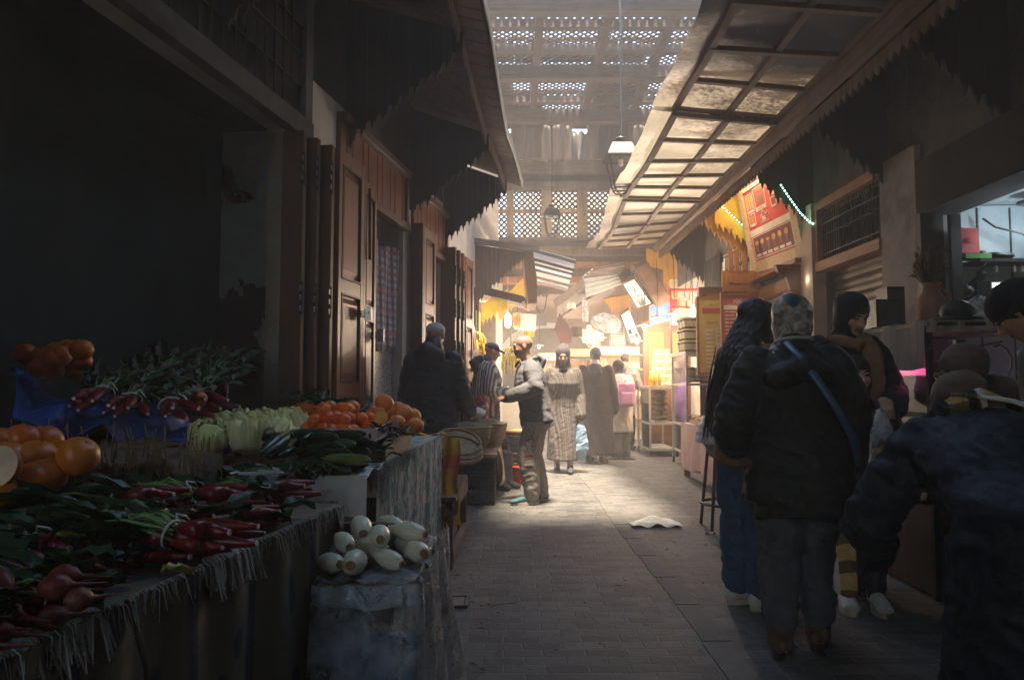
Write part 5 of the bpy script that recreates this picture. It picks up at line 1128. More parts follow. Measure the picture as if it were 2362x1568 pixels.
lantern('street_lantern', 'smaller lantern hanging against the bright lattice windows', P(1272, 470, 12.6), .50, 1.9)
wl = lantern('wall_lantern', 'lantern on an iron stand fixed to the brown far wall', P(1247, 655, 20.5), .68, 0)
g = MB(); b_ = P(1247, 655, 20.5); g.bar(b_+V((0, .1, -.95)), b_+V((0, 1.4, -1.0)), .06); g.box(b_+V((0, .1, -1.05)), (.32, .32, .3)); g.build('wall_arm', M['iron'], wl)
# ===================== produce
rnd = random.Random(3)
def leafm(name, a, b): return mat(name, a, b, .45, 9, rnd=.5, bump=.3, spec=.4)
M['green'] = leafm('radish_leaf', (.026, .062, .017), (.013, .035, .011)); M['stem'] = leafm('pale_stem', (.20, .28, .10), (.12, .2, .06))
M['darkleaf'] = leafm('citrus_leaf', (.03, .075, .025), (.015, .04, .015))
M['radish'] = mat('red_radish_skin', (.22, .009, .018), (.10, .005, .011), .35, 14, rnd=.3, bump=.15, spec=.5)
M['beet'] = mat('red_turnip_skin', (.17, .014, .016), (.09, .009, .011), .45, 10, rnd=.3, c3=(.14, .05, .03))
M['radtip'] = mat('cut_root', (.72, .55, .52), (.6, .4, .4), .5, 10)
M['orange'] = mat('orange_peel', (.60, .17, .015), (.48, .12, .01), .4, 3, rnd=.22, bump=.25, bscale=60, bdist=.004, spec=.45)
M['mandarin'] = mat('mandarin_peel', (.88, .19, .02), (.75, .13, .015), .38, 4, rnd=.2, bump=.25, bscale=90, bdist=.003, spec=.45)
M['grapefruit'] = mat('blood_orange_peel', (.85, .36, .06), (.8, .22, .06), .4, 5, rnd=.15, bump=.25, bscale=70, bdist=.004, c3=(.75, .14, .08))
M['flesh'] = mat('blood_orange_flesh', (.55, .07, .06), (.72, .22, .14), .25, 22, stretch=(1, 1, .3), bump=.3, spec=.6)
M['oflesh'] = mat('orange_flesh', (.8, .3, .04), (.85, .5, .15), .25, 22, bump=.3, spec=.6)
M['pith'] = mat('pith', (.8, .6, .42), None, .6)
M['lettuce'] = mat('pale_lettuce', (.78, .73, .44), (.56, .56, .20), .5, 9, rnd=.25, bump=.9, bscale=26, bdist=.012, c3=(.74, .74, .5))
M['cuke'] = mat('cucumber_skin', (.028, .065, .025), (.012, .032, .014), .3, 18, rnd=.5, spec=.5, bump=.2, stretch=(.3, 1, 1))
M['cukel'] = mat('pale_cucumber_skin', (.16, .19, .04), (.07, .11, .03), .32, 9, spec=.5, stretch=(.5, 1, 1))
M['onion'] = mat('white_onion_skin', (.78, .74, .60), (.66, .63, .45), .32, 6, stretch=(.4, 3, 3), rnd=.12, bump=.15, spec=.5)
M['rootend'] = mat('brown_root_end', (.36, .2, .11), (.22, .12, .07), .8, 30)
M['straw'] = mat('woven_straw', (.40, .30, .17), (.22, .16, .085), .8, 30, stretch=(1, 1, 3), bump=.8, bscale=60, bdist=.01)
M['burlap'] = mat('burlap', (.15, .11, .07), (.09, .065, .04), .95, 50, bump=.6, bscale=120)
M['bcrate'] = mat('black_plastic_crate', (.02, .022, .024), (.012, .013, .015), .4, 8, spec=.4)
M['bluetarp'] = mat('blue_tarpaulin', (.02, .10, .42), (.012, .06, .28), .4, 5, bump=.5, bscale=8, bdist=.03, spec=.4)
M['tie'] = mat('white_tie', (.7, .7, .68), None, .5)
def leaf(mb, p, dr, L, W, up=(0, 0, 1), curl=.5, lob=.25, nu=4, nv=7):
    p = V(p); dr = V(dr).normalized(); up = V(up); sd = dr.cross(up); sd = sd.normalized() if sd.length > 1e-4 else V((1, 0, 0)); up = sd.cross(dr); ph = rnd.uniform(0, 6)
    def fn(u, v):
        s = (u-.5)*2; w = W*math.sin(math.pi*min(1, .04+v*.96)**.7)*(1+lob*math.sin(v*19+ph))
        return p+dr*(L*(v-.18*curl*v*v))+sd*(s*w*.5)+up*(.28*W*abs(s)+L*(.22*v-curl*.5*v*v)+.06*W*math.sin(v*14+ph+s*2))
    mb.grid(fn, nu, nv)
def orange_proto(name, r, m):
    g = MB(); g.ball((0, 0, r), (r, r, r*.95), 20, 14, fn=lambda p: p*(1+.02*nz(p, 18))-V((0, 0, .10*r*math.exp(-((p.x**2+p.y**2)/(.09*r*r))) if p.z > 0 else 0)))
    o = g.build(name, m, None, True, True)
    q = MB(); q.tube([(0, 0, r*1.84), (0, 0, r*1.89)], r*.07, 6); q.build('stem_end', M['darkleaf'], o, local=True)
    return o
protos = []
def place(proto, p, label, cat, group, rz=None, tilt=.5, s=None):
    c = copy_tree(proto, None, p, (rnd.uniform(-tilt, tilt), rnd.uniform(-tilt, tilt), rnd.uniform(0, 6.28) if rz is None else rz), s or rnd.uniform(.84, 1.1))
    tag(c, label, cat, group); return c
def drop_protos():
    for o in protos:
        for ch in [x for x in C.objects if x.parent == o]:
            for c2 in [x for x in C.objects if x.parent == ch]: bpy.data.objects.remove(c2)
            bpy.data.objects.remove(ch)
        bpy.data.objects.remove(o)
    protos.clear()
def bunch(kind):
    t = bpy.data.objects.new('radish_bunch' if kind == 0 else 'turnip_bunch', None); C.objects.link(t); protos.append(t)
    for k in range(5):
        if kind == 0:
            L = rnd.uniform(.14, .25); r = rnd.uniform(.014, .025); a = (k-2)*.13+rnd.uniform(-.12, .12); z = .022+(.035 if k in (1, 3) else 0)
            prof = [(.006, 0), (.6*r, .02), (r*.95, .05), (r, .1), (r*.88, L*.6), (r*.55, L*.84), (r*.34, L)]
            y0 = (k-2)*.022
            mm = Matrix.Rotation(a, 3, 'Z') @ Matrix.Rotation(R(90), 3, 'Y')
            g = MB(); g.lathe(prof, (0, y0, z), 12, mm); rt = g.build('root', M['radish'], t, True, True)
            e = V((0, y0, z))+mm @ V((0, 0, L)); e2 = V((0, y0, z))+mm @ V((0, 0, L+.004)); g = MB(); g.tube([e, e2], r*.33, 8); g.build('cut_tip', M['radtip'], rt, False, True)
        else:
            r = rnd.uniform(.036, .046); p = V((rnd.uniform(.03, .09), (k-2)*.062, r))
            if k in (1, 3): p += V((-.05, 0, .03))
            g = MB(); mm = Matrix.Rotation(R(95), 3, 'Y') @ Matrix.Rotation((k-2)*.2, 3, 'X')
            g.lathe([(.008, -r*1.05), (r*.55, -r*.85), (r*.95, -.3*r), (r, .15*r), (r*.75, .8*r), (r*.3, 1.25*r), (.008, 1.7*r), (.004, 2.6*r), (.002, 3.6*r)], p, 14, mm); g.build('root', M['beet'], t, True, True)
    g = MB()
    for k in range(14):
        y = rnd.uniform(-.035, .035); a = math.pi+rnd.uniform(-.35, .35); L = rnd.uniform(.12, .24); z = rnd.uniform(.02, .06)
        g.tube([(0, y, z), (.5*L*math.cos(a), y+.5*L*math.sin(a), z+.03), (L*math.cos(a), y+L*math.sin(a), z+rnd.uniform(-.015, .03))], [.005, .004, .003], 5)
    g.build('stems', M['stem'], t, True, True)
    g = MB()
    for k in range(26):
        a = math.pi+rnd.uniform(-.9, .9); L0 = rnd.uniform(.06, .2); p = V((L0*math.cos(a), rnd.uniform(-.03, .03)+L0*math.sin(a), rnd.uniform(.02, .06)))
        leaf(g, p, (math.cos(a+rnd.uniform(-.5, .5)), math.sin(a+rnd.uniform(-.5, .5)), rnd.uniform(-.1, .5)), rnd.uniform(.1, .19), rnd.uniform(.05, .085), curl=rnd.uniform(.2, 1))
    g.build('leaves', M['green'], t, True, True)
    g = MB(); g.tube([(-.02+.004*math.sin(a), .05*math.cos(a), .035+.036*math.sin(a)) for a in [i*.42 for i in range(16)]], .004, 5); g.tube([(-.02, .02, .07), (-.03, .035, .082), (-.01, .05, .075), (.0, .07, .05)], [.003, .0035, .0035, .003], 4); g.build('tie', M['tie'], t, True, True)
    return t
# ---------- front table with radishes
TZ = .80
def fx(d): return -.88+.14*d
tb = thing('trestle_table', 'long wooden trestle table carrying the radish bunches', 'table', (-1.1, 1.2, 0))
g = MB(); g.hexa([(-1.9, .3, TZ-.05), (fx(.3), .3, TZ-.05), (fx(2.34), 2.34, TZ-.05), (-1.9, 2.34, TZ-.05), (-1.9, .3, TZ-.01), (fx(.3), .3, TZ-.01), (fx(2.34), 2.34, TZ-.01), (-1.9, 2.34, TZ-.01)]); g.build('tabletop', M['crate'], tb)
for x, y in ((fx(2.3)-.05, 2.28), (-1.8, 2.28), (fx(.5)-.06, .5), (-1.8, .5)):
    g = MB(); g.box((x, y, .4), (.06, .06, .8)); g.build('leg', M['post'], tb)
g = MB(); g.box((fx(2.34)-.03, 2.365, .70), (.5, .03, .09)); g.build('apron', M['bench'], tb)
t = NT('faded_patterned_cloth'); vec = t.coord(); n = t.noise(vec, 3, 5)
vo = t.new('ShaderNodeTexVoronoi'); vo.inputs['Scale'].default_value = 9; t.l(t.coord((1, 1, .7)), vo.inputs['Vector'])
dots = t.ramp(vo.outputs['Distance'], .22, .28); w_ = stripes(t, vec, 1, 3.4, .86, .9)
col = t.mix(t.ramp(n, .3, .7), (.20, .165, .115, 1), (.13, .115, .09, 1)); col = t.mix(t.math('MULTIPLY', t.math('SUBTRACT', 1, dots), .75), col, (.035, .05, .075, 1)); col = t.mix(t.math('MULTIPLY', w_, .7), col, (.03, .04, .09, 1))
M['oldcloth'] = t.done(t.bsdf(col, .95, .1, 0, t.bump(t.noise(vec, 120, 2), .4, .003)))
M['fringe'] = mat('white_fringe', (.46, .45, .42), (.3, .3, .28), .95, 20)
cl = thing('tablecloth', 'faded dark patterned cloth with frayed white edge draped over the radish table', 'tablecloth', (fx(1.2), 1.2, 0))
def fold(d, z): return .022*math.sin(d*13+1.2*math.sin(z*3))*(1-z/.95)+.012*math.sin(d*31)
g = MB(); g.grid(lambda u, v: V((fx(.25+2.08*u)+.012+fold(.25+2.08*u, TZ*(1-v)), .25+2.08*u, TZ*(1-v)+.012)), 70, 14); g.grid(lambda u, v: V((-1.75+(fx(.25+2.08*u)+.012+fold(.25+2.08*u, TZ)+1.75)*v, .25+2.08*u, TZ+.012+.004*math.sin(u*40+v*20))), 40, 10)
g.build('cloth', M['oldcloth'], cl, True)
def fringe(mb, a, b, n, L, out, rr=.0013):
    a, b, out = V(a), V(b), V(out)
    for k in range(n):
        p = a+(b-a)*(k+rnd.random())/n; l = L*rnd.uniform(.4, 1.2); s = V((rnd.uniform(-.3, .3), rnd.uniform(-.3, .3), 0))*l
        mb.tube([p, p+out*l*.35+V((0, 0, -.2*l))+s*.3, p+out*l*.5+V((0, 0, -l))+s], [rr, rr, rr*.5], 4, cap=False)
g = MB(); fringe(g, (fx(.5)+.01, .5, TZ+.02), (fx(2.3)+.01, 2.3, TZ+.02), 330, .06, (.6, -.1, .25)); fringe(g, (fx(1.0)-.02, 1.0, TZ+.025), (fx(1.25)-.02, 1.25, TZ+.025), 120, .09, (.7, -.2, .2), .004)
fringe(g, (fx(1.55), 1.55, TZ+.025), (fx(1.75), 1.75, TZ+.025), 120, .08, (.7, -.2, .2), .004); fringe(g, (fx(2.32)-.01, 2.33, TZ+.02), (fx(2.32)-.35, 2.35, TZ+.02), 90, .06, (.1, .6, .2))
g.build('fringe', M['fringe'], cl)
g = MB(); g.tube([(fx(1.28)+.02, 1.28, TZ+.02), (fx(1.3)+.045, 1.3, .7), (fx(1.33)+.05, 1.33, .45), (fx(1.4)+.05, 1.4, .1)], .004, 5); g.build('cord', M['burlap'], cl)
g = MB(); g.grid(lambda u, v: V((fx(2.28)+.016+.012*math.sin(v*20), 2.24+.05*u, TZ*(1-v))), 2, 20); g.build('border', mat('beaded_border', (.09, .1, .14), (.02, .025, .04), .8, 60), cl)
b0 = bunch(0); b1 = bunch(1)
G = 'bunches of long red radishes on the front table'
for px, py, rz, zz in ((345, 1150, -.15, 0), (690, 1160, .2, 0), (560, 1178, .05, .03), (200, 1228, -.1, 0), (640, 1222, .35, .0), (500, 1226, .2, .03), (470, 1285, .05, 0), (560, 1258, .3, .035), (90, 1290, 0, 0), (330, 1225, .1, .02), (720, 1125, .1, .0), (240, 1290, -.2, .02), (400, 1180, .1, .05)):
    p = PZ(px, py, TZ+.015+zz)+V((-.13, -.02, 0)); c = copy_tree(b0, None, p, (rnd.uniform(-.05, .1), rnd.uniform(-.05, .05), rz+rnd.uniform(-.35, .6)), rnd.uniform(.72, .98))
    tag(c, 'tied bunch of long red radishes lying among leaves on the front table', 'radishes', G)
G2 = 'bunches of round red turnips on the front table'
for px, py, rz, zz in ((60, 1490, .1, 0), (165, 1430, .3, 0), (265, 1350, .2, .0), (210, 1395, .5, .03), (20, 1420, 0, .03), (110, 1350, .2, .02)):
    p = PZ(px, py, TZ+.015+zz)+V((-.06, 0, 0)); c = copy_tree(b1, None, p, (0, 0, rz+rnd.uniform(-.15, .15)), rnd.uniform(.48, .56))
    tag(c, 'bunch of round red turnips at the near edge of the front table', 'turnips', G2)
# loose leaves
g = MB()
for k in range(300):
    p = PZ(rnd.uniform(-60, 740), rnd.uniform(1110, 1420), TZ+.02+rnd.uniform(0, .055))
    if p.x > fx(p.y)-.03 or p.y > 2.32: continue
    a = rnd.uniform(0, 6.28); leaf(g, p, (math.cos(a), math.sin(a), rnd.uniform(-.1, .6)), rnd.uniform(.07, .16), rnd.uniform(.035, .08), curl=rnd.uniform(.2, 1))
o = g.build('loose_leaves', M['green'], None, True); tag(o, 'loose green radish leaves spread over the front table', 'leaves', kind='stuff')
g = MB()
for k in range(6):
    p = PZ(rnd.uniform(100, 600), rnd.uniform(1150, 1330), TZ+.09); a = rnd.uniform(0, 6.28); leaf(g, p, (math.cos(a), math.sin(a), .3), .06, .035)
o = g.build('yellowed_leaves', leafm('yellow_leaf', (.30, .22, .03), (.2, .17, .03)), None, True); tag(o, 'scattered yellowing radish leaves on the front table', 'leaves', kind='stuff')
# oranges in a crate at the far left
def crate(name, c, w, d, h, m, label, rz=0, slots=4, cat='crate', group=None):
    t_ = thing(name, label, cat, c, rz, group); c = V(c); rm = Matrix.Rotation(rz, 3, 'Z')
    def bx(q, s): g.box(c+rm @ V(q), s, rm)
    g = MB(); bx((0, 0, .012), (w-.02, d-.02, .02)); g.build('bottom', m, t_)
    g = MB(); n = slots
    for i in range(n):
        z = .03+(h-.05)*i/(n-1)
        for s in (-1, 1): bx((0, s*d/2, z), (w, .012, h/n*.55)); bx((s*w/2, 0, z), (.012, d-.02, h/n*.55))
    g.build('side', m, t_)
    g = MB()
    for sx in (-1, 1):
        for sy in (-1, 1): bx((sx*w/2*.97, sy*d/2*.97, h/2), (.03, .03, h))
    for k in range(1, 7):
        for s in (-1, 1): bx((-w/2+w*k/7, s*(d/2-.008), h/2), (.012, .012, h*.96)); bx((s*(w/2-.008), -d/2+d*k/7, h/2), (.012, .012, h*.96))
    g.build('rib', m, t_)
    return t_
oc = PZ(70, 1120, TZ+.02)
crate('fruit_crate', (-1.4, 2.05, TZ+.012), .46, .36, .12, M['bcrate'], 'low black crate under the large oranges at the left edge')
po = orange_proto('orange', .052, M['orange']); protos.append(po)
GO = 'large oranges heaped at the left edge of the stall'
for px, py, d in ((40, 1010, 2.0), (160, 1048, 1.86), (70, 1060, 1.84), (100, 1022, 2.06), (20, 1075, 1.8), (60, 1112, 1.78), (110, 1098, 1.84), (-20, 1030, 1.95), (-30, 1090, 1.85), (0, 1130, 1.74), (5, 1035, 2.05), (125, 1060, 2.0), (45, 1085, 1.95), (-60, 1060, 1.9)):
    place(po, P(px, py+40, d), 'large orange in the heap at the far left edge of the front stall', 'orange', GO)
hf = MB(); hf.ball((0, 0, 0), (.05, .05, .05), 18, 10, fn=lambda p: V((p.x, p.y, min(p.z, 0))))
hp = thing('orange_half', 'cut orange half showing its pale ring beside the big oranges', 'orange', P(-5, 1075, 1.70), 0, rot=(1.3, -.4, 0)); hf.build('peel', M['orange'], hp, True, True); g = MB(); g.lathe([(.0, .001), (.044, .001), (.05, .0005)], (0, 0, 0), 18, cap=False); g.build('flesh', M['pith'], hp, False, True)
# sack / straw bale behind the radishes, lower crates
g = MB(); a = V((-1.42, 2.36, -.04)); g.box(a+V((0, .05, .5)), (.75, .5, 1.0)); me = remesh(g, .03, 6); disp(me, lambda p, n: .03*nz(p, 5)+.012*nz(p, 18)); sk = link('burlap_sack', me, M['burlap']); tag(sk, 'dark bulging burlap sack between the oranges and the lettuces', 'sack')
g = MB()
for k in range(300):
    p = V((rnd.uniform(-1.6, -.88), 2.16+rnd.uniform(-.04, .03), rnd.uniform(.78, .98))); g.tube([p, p+V((rnd.uniform(-.03, .03), -.03, rnd.uniform(.05, .13)))], .002, 3, cap=False)
o = g.build('straw', M['straw']); tag(o, 'dark dry straw sticking up in front of the burlap sack', 'straw', kind='stuff')
# ---------- upper shelf in the recess with blue tarpaulin
sh = thing('produce_shelf', 'raised wooden produce shelf inside the recess under the blue tarpaulin', 'shelf', (-1.8, 3.4, 0))
g = MB(); g.hexa([(-2.38, 2.4, .95), (-1.5, 2.4, .88), (-1.42, 4.7, .92), (-2.1, 4.7, .98), (-2.38, 2.4, .99), (-1.5, 2.4, .92), (-1.42, 4.7, .96), (-2.1, 4.7, 1.02)]); g.build('top', M['crate'], sh)
for x, y in ((-1.6, 2.6), (-2.2, 2.6), (-1.5, 4.5), (-2.0, 4.5)):
    g = MB(); g.box((x, y, .45), (.07, .07, .9)); g.build('leg', M['bench'], sh)
def tarp(u, v):
    a = P(20+560*u, 860+135*u+20*math.sin(u*9), 3.25+.55*u); b = P(40+560*u, 985+70*u**.8+14*math.sin(u*14), 2.72+.75*u)
    q = a+(b-a)*v; return q+V((.02*math.sin(u*30+v*5), 0, .035*math.sin(u*21+v*7)+.02*math.sin(v*13)))
g = MB(); g.grid(tarp, 50, 20, .004); tag(g.build('tarpaulin', M['bluetarp'], None, True), 'crumpled blue tarpaulin spread on the raised shelf', 'tarpaulin')
GO2 = 'oranges heaped on the blue tarpaulin'
for px, py in ((60, 862), (110, 858), (150, 850), (170, 866), (80, 880), (130, 882), (160, 885), (150, 835), (120, 840), (95, 850), (190, 860), (60, 845), (185, 838)):
    place(po, P(px, py-6, 3.2+rnd.uniform(-.1, .2)), 'orange in the dim heap on the blue tarpaulin in the recess', 'orange', GO2, s=.95)
G3 = 'radish bunches on the raised shelf'
for px, py, d, rz, ry in ((235, 925, 3.1, -1.4, .25), (300, 940, 3.1, -1.3, .25), (380, 885, 3.9, -1.5, .5), (395, 955, 3.2, -.8, .15), (470, 915, 3.8, -1.5, .4), (335, 905, 3.4, -1.3, .3), (440, 935, 3.5, -.5, .15), (500, 880, 4.2, -1.5, .6)):
    c = copy_tree(b0, None, P(px, py, d), (0, ry, rz), rnd.uniform(.9, 1.1)); tag(c, 'bunch of radishes propped up on the raised shelf in the dark recess', 'radishes', G3)
for px, py, d in ((372, 872, 3.9), (445, 940, 3.4), (430, 900, 3.9), (360, 920, 3.6)): place(po, P(px, py, d), 'single orange lying among radish bunches on the raised shelf', 'orange', 'oranges among the radishes on the raised shelf', s=.9)
# ---------- second table
def bx_(d): return -.565+.05*(d-2.85)
t2 = thing('market_table', 'wooden market table with citrus fruit, cucumbers and lettuces on top', 'table', (-1, 3.6, 0))
g = MB(); g.hexa([(-1.5, 2.58, .8), (bx_(2.58), 2.58, .8), (bx_(4.66), 4.66, .8), (-1.35, 4.66, .8), (-1.5, 2.58, .855), (bx_(2.58), 2.58, .855), (bx_(4.66), 4.66, .855), (-1.35, 4.66, .855)]); g.build('tabletop', M['post'], t2)
for x, y in ((-.62, 2.64), (-1.4, 2.64), (bx_(4.6)-.05, 4.6), (-1.3, 4.6)):
    g = MB(); g.box((x, y, .4), (.085, .085, .8)); g.build('leg', M['post'], t2)
def cloth_front(d, v): return V((bx_(d)+.02+.014*math.sin(d*12+v)*v+.006*math.sin(d*29), d, .865*(1-v)))
t = NT('teal_white_brocade'); vec = t.coord((1, 1.3, .55)); n = t.noise(vec, 15, 3, .5, 1.6)
m1 = t.ramp(n, .48, .53); n2 = t.noise(vec, 60, 2); g1 = t.noise(t.coord(), 2, 4)
col = t.mix(m1, (.10, .24, .24, 1), (.50, .47, .42, 1)); col = t.mix(t.math('MULTIPLY', t.ramp(n2, .4, .6), .3), col, (.2, .22, .2, 1)); col = t.mix(t.math('MULTIPLY', t.ramp(g1, .5, .75), .4), col, (.2, .18, .15, 1))
M['teal'] = t.done(t.bsdf(col, .9, .15, 0, t.bump(t.noise(vec, 80, 3), .4, .004)))
c2 = thing('tablecloth', 'teal and white patterned cloth hanging down the front of the citrus table', 'tablecloth', (bx_(3.7), 3.7, 0))
g = MB(); g.grid(lambda u, v: cloth_front(2.86+1.78*u, v), 60, 16); g.grid(lambda u, v: V((bx_(2.86+1.78*u)+.02-.4*v, 2.86+1.78*u, .866+.003*math.sin(u*30))), 30, 2); g.build('cloth', M['teal'], c2, True)
g = MB(); fringe(g, (bx_(2.86)+.02, 2.86, .875), (bx_(3.6)+.02, 3.6, .875), 240, .07, (.5, -.1, .3)); fringe(g, (bx_(2.85)+.0, 2.84, .87), (bx_(2.85)+.05, 2.88, .87), 60, .16, (.2, -.3, .1)); g.build('fringe', M['fringe'], c2)
g = MB(); g.grid(lambda u, v: V((-1.02+.50*u, 2.565-.012*math.sin(u*11)-.01*v, .872-(.13+.02*math.sin(u*8))*v*(1 if u < .97 else 1.05))), 40, 10); g.grid(lambda u, v: V((-1.02+.50*u, 2.565+.35*v, .872+.01*math.sin(u*17+v*9))), 30, 8)
tag(g.build('white_cloth', M['fabw'], None, True), 'creased white cloth under the cucumbers hanging over the table end', 'cloth')
g = MB(); g.grid(lambda u, v: P(535+65*u+70*v, 1100-25*u+4+36*v*u*.4, 2.45+.05*u)+V((0, .06*v, .01*math.sin(u*6))), 8, 6, .002); tag(g.build('plastic_bag', M['fabw'], None, True), 'small pale plastic scrap by the corner of the white cloth', 'bag')
# cucumbers
g = MB(); L = .21
g.tube([(-L/2+L*i/8, .012*math.sin(i*.4), .024) for i in range(9)], [.008, .019, .0225, .024, .0245, .024, .023, .019, .009], 12, dome=True); pc = g.build('cucumber', M['cuke'], None, True, True); q = MB(); q.tube([(-L/2-.004, 0, .024), (-L/2-.022, .003, .027)], .004, 5); q.build('stalk', M['stem'], pc, local=True); protos.append(pc)
GC = 'dark green cucumbers heaped on the white cloth'
for i in range(46):
    f = rnd.random(); y = 2.58+.40*f; x = rnd.uniform(-.98, -.62); lay = (0 if f < .15 else rnd.choice((0, .035, .07, .10)))*(1 if f < .8 else .6)
    c = place(pc, V((x, y, .878+lay)), 'dark green cucumber in the heap on the white cloth', 'cucumber', GC, rz=(rnd.uniform(-1.75, -1.3) if x < -.78 else rnd.uniform(-.75, -.4)), tilt=.12, s=rnd.uniform(.78, .95))
    if f < .3 and x < -.75: c.rotation_euler.y = .3; c.location.z -= .02
pcl = copy_tree(pc); pcl.data = pc.data.copy(); pcl.data.materials[0] = M['cukel']; protos.append(pcl)
tag(copy_tree(pcl, None, P(800, 1072, 2.57), (0, 0, -.3), .85), 'yellowish cucumber at the right end of the heap on white cloth', 'cucumber')
g = MB()
for k in range(16): p = P(rnd.uniform(660, 760), rnd.uniform(1072, 1090), 2.56); leaf(g, p, (rnd.uniform(-1, 1), -.4, -.4), .06, .035)
tag(g.build('leaf_sprig', M['green'], None, True), 'limp green leaves below the cucumber heap', 'leaves')
# lettuces
g = MB()
def ruff(p): return p*(1+.30*nz(p, 15)+.22*abs(nz(p, 34, 3)))
g.ball((0, 0, .075), (.085, .075, .072), 26, 18, fn=ruff)
pl = g.build('lettuce', M['lettuce'], None, True, True); protos.append(pl)
q = MB()
for k in range(9):
    a = k*.7+rnd.uniform(-.2, .2); r0 = .062
    def lf(u, v, a=a):
        ang = a+(u-.5)*1.5; rr = r0+.034*math.sin(v*2.95)-.03*v*v+.016*math.sin(u*19+v*3+a)*v+.03*v**4; return V((rr*1.15*math.cos(ang), rr*math.sin(ang), .008+.128*math.sin(v*1.5)+.008*math.sin(u*13+a)*v))
    q.grid(lf, 22, 9, .0015)
q.build('outer_leaves', M['lettuce'], pl, True, True)
GL = 'pale green lettuces on the crate'
for px, py, d in ((475, 1000, 3.05), (530, 1000, 3.1), (505, 985, 3.4), (575, 1005, 3.05), (560, 970, 3.45), (600, 985, 3.3), (625, 1000, 3.15), (610, 965, 3.6), (650, 975, 3.45), (640, 955, 3.75), (680, 990, 3.35), (560, 955, 3.8), (670, 965, 3.75)):
    place(pl, P(px, py+14, d)-V((0, 0, .05)), 'pale green lettuce head in the heap behind the cucumbers', 'lettuce', GL, tilt=.9, s=rnd.uniform(.72, .98))
crate('plastic_crate', (-1.13, 3.22, .60), .62, .62, .27, M['bcrate'], 'black slatted plastic crate holding up the lettuces', 0, 5)
crate('plastic_crate', (-1.16, 2.52, .42), .5, .34, .3, M['bcrate'], 'lower black slatted crate in shadow left of the white cloth', 0, 5)
g = MB(); g.grid(lambda u, v: P(425+265*u, 1012+16*math.sin(u*5)+22*v, 3.0+.15*u)+V((0, .02, .012*math.sin(u*33+v*9))), 50, 6, .002); tag(g.build('foil_liner', mat('crumpled_silver_plastic', (.4, .43, .48), (.2, .22, .26), .25, 12, metal=.5, bump=.7, bscale=20, bdist=.03), None, True), 'crumpled silver plastic liner under the lettuces', 'liner')
# mandarins with leaves at the back and labels
pm = orange_proto('mandarin', .033, M['mandarin']); protos.append(pm)
def sprig(c, n, L, W, nm, label, spread=.06):
    g = MB()
    for k in range(n):
        a = rnd.uniform(0, 6.28); leaf(g, V(c)+V((rnd.uniform(-spread, spread), rnd.uniform(-spread, spread), rnd.uniform(0, .03))), (math.cos(a), math.sin(a), rnd.uniform(-.2, .9)), L*rnd.uniform(.7, 1.2), W, lob=0)
    tag(g.build(nm, M['darkleaf'], None, True), label, 'leaves')
GM0 = 'mandarins with leaves at the back of the table'
for px, py in ((662, 950), (690, 946), (706, 940), (738, 938), (750, 952), (782, 945), (720, 954), (770, 958), (700, 962), (800, 952)):
    place(pm, P(px, py+8, 4.1+rnd.uniform(-.1, .1)), 'mandarin in the leafy back row beside the lettuces', 'mandarin', GM0)
for px, py in ((700, 932), (730, 926), (760, 946), (795, 955), (815, 962)): sprig(P(px, py, 4.0), 16, .1, .028, 'leaf_sprig', {700: 'leafy citrus sprig over the leftmost back mandarins', 730: 'tall dark leafy sprig sticking up behind the back mandarins', 760: 'citrus leaves between the back mandarins and their price card', 795: 'dark citrus leaves at the right of the back mandarins', 815: 'drooping citrus leaves behind the orange heap'}[px])
crate('plastic_crate', (-1.12, 3.95, .866), .44, .42, .10, mat('clear_fruit_punnet', (.35, .36, .38), (.2, .2, .22), .2, 10), 'grey fruit tray under the leafy back mandarins', 0, 3, 'tray')
g = MB(); p0, p1 = P(735, 968, 3.72), P(772, 968, 3.72); g.poly([p0, p1, p1+V((0, .02, .075)), p0+V((0, .02, .075))], (0, .004, 0)); pr = thing('price_card', 'white printed card with a barcode standing in the leafy mandarins', 'card', p0); g.build('card', M['white'], pr)
g = MB()
for k in range(12): a = p0+(p1-p0)*(.3+.045*k)+V((0, -.001, .02)); g.box(a+V((0, 0, .018)), (.0025 if k % 3 else .0045, .001, .034))
g.build('barcode', M['black'], pr)
# mandarins and blood oranges at the front corner
M['foam'] = mat('white_foam_tray', (.74, .70, .66), (.62, .58, .55), .6, 20, c3=(.66, .45, .4))
def tray(c, w, d, h, label, rz=0):
    t_ = thing('foam_tray', label, 'tray', c, rz); rm = Matrix.Rotation(rz, 3, 'Z'); c = V(c)
    g = MB(); g.box(c+V((0, 0, .006)), (w, d, .012), rm)
    for s in (-1, 1): g.box(c+rm @ V((0, s*d/2, h/2+.006)), (w+.01, .012, h), rm); g.box(c+rm @ V((s*w/2, 0, h/2+.006)), (.012, d-.014, h), rm)
    g.build('tray', M['foam'], t_)
    g = MB()
    for k in range(8): q = -w/2+w*(k+.5)/8; g.box(c+rm @ V((q, -d/2-.0065, h*.55)), (.012, .002, .022), rm); g.box(c+rm @ V((w/2+.0065, -d/2+d*(k+.5)/8, h*.55)), (.002, .012, .022), rm)
    g.build('slot', M['radish'], t_)
tray((-.76, 3.2, .948), .34, .36, .055, 'white foam tray in front under the heaped mandarins', .06); tray((-.64, 3.55, .948), .17, .30, .07, 'white foam tray with red marks under the blood oranges', .05)
GM = 'mandarins heaped at the front of the citrus table'
z0 = .965
for lay, n in ((0, 26), (1, 16), (2, 8)):
    for k in range(n):
        w = 1-.27*lay; x = -.77+rnd.uniform(-.15, .15)*w; y = 3.21+rnd.uniform(-.15, .16)*w
        place(pm, V((x, y, z0+lay*.045)), 'bright mandarin in the heap at the front of the citrus table', 'mandarin', GM, s=rnd.uniform(.95, 1.15))
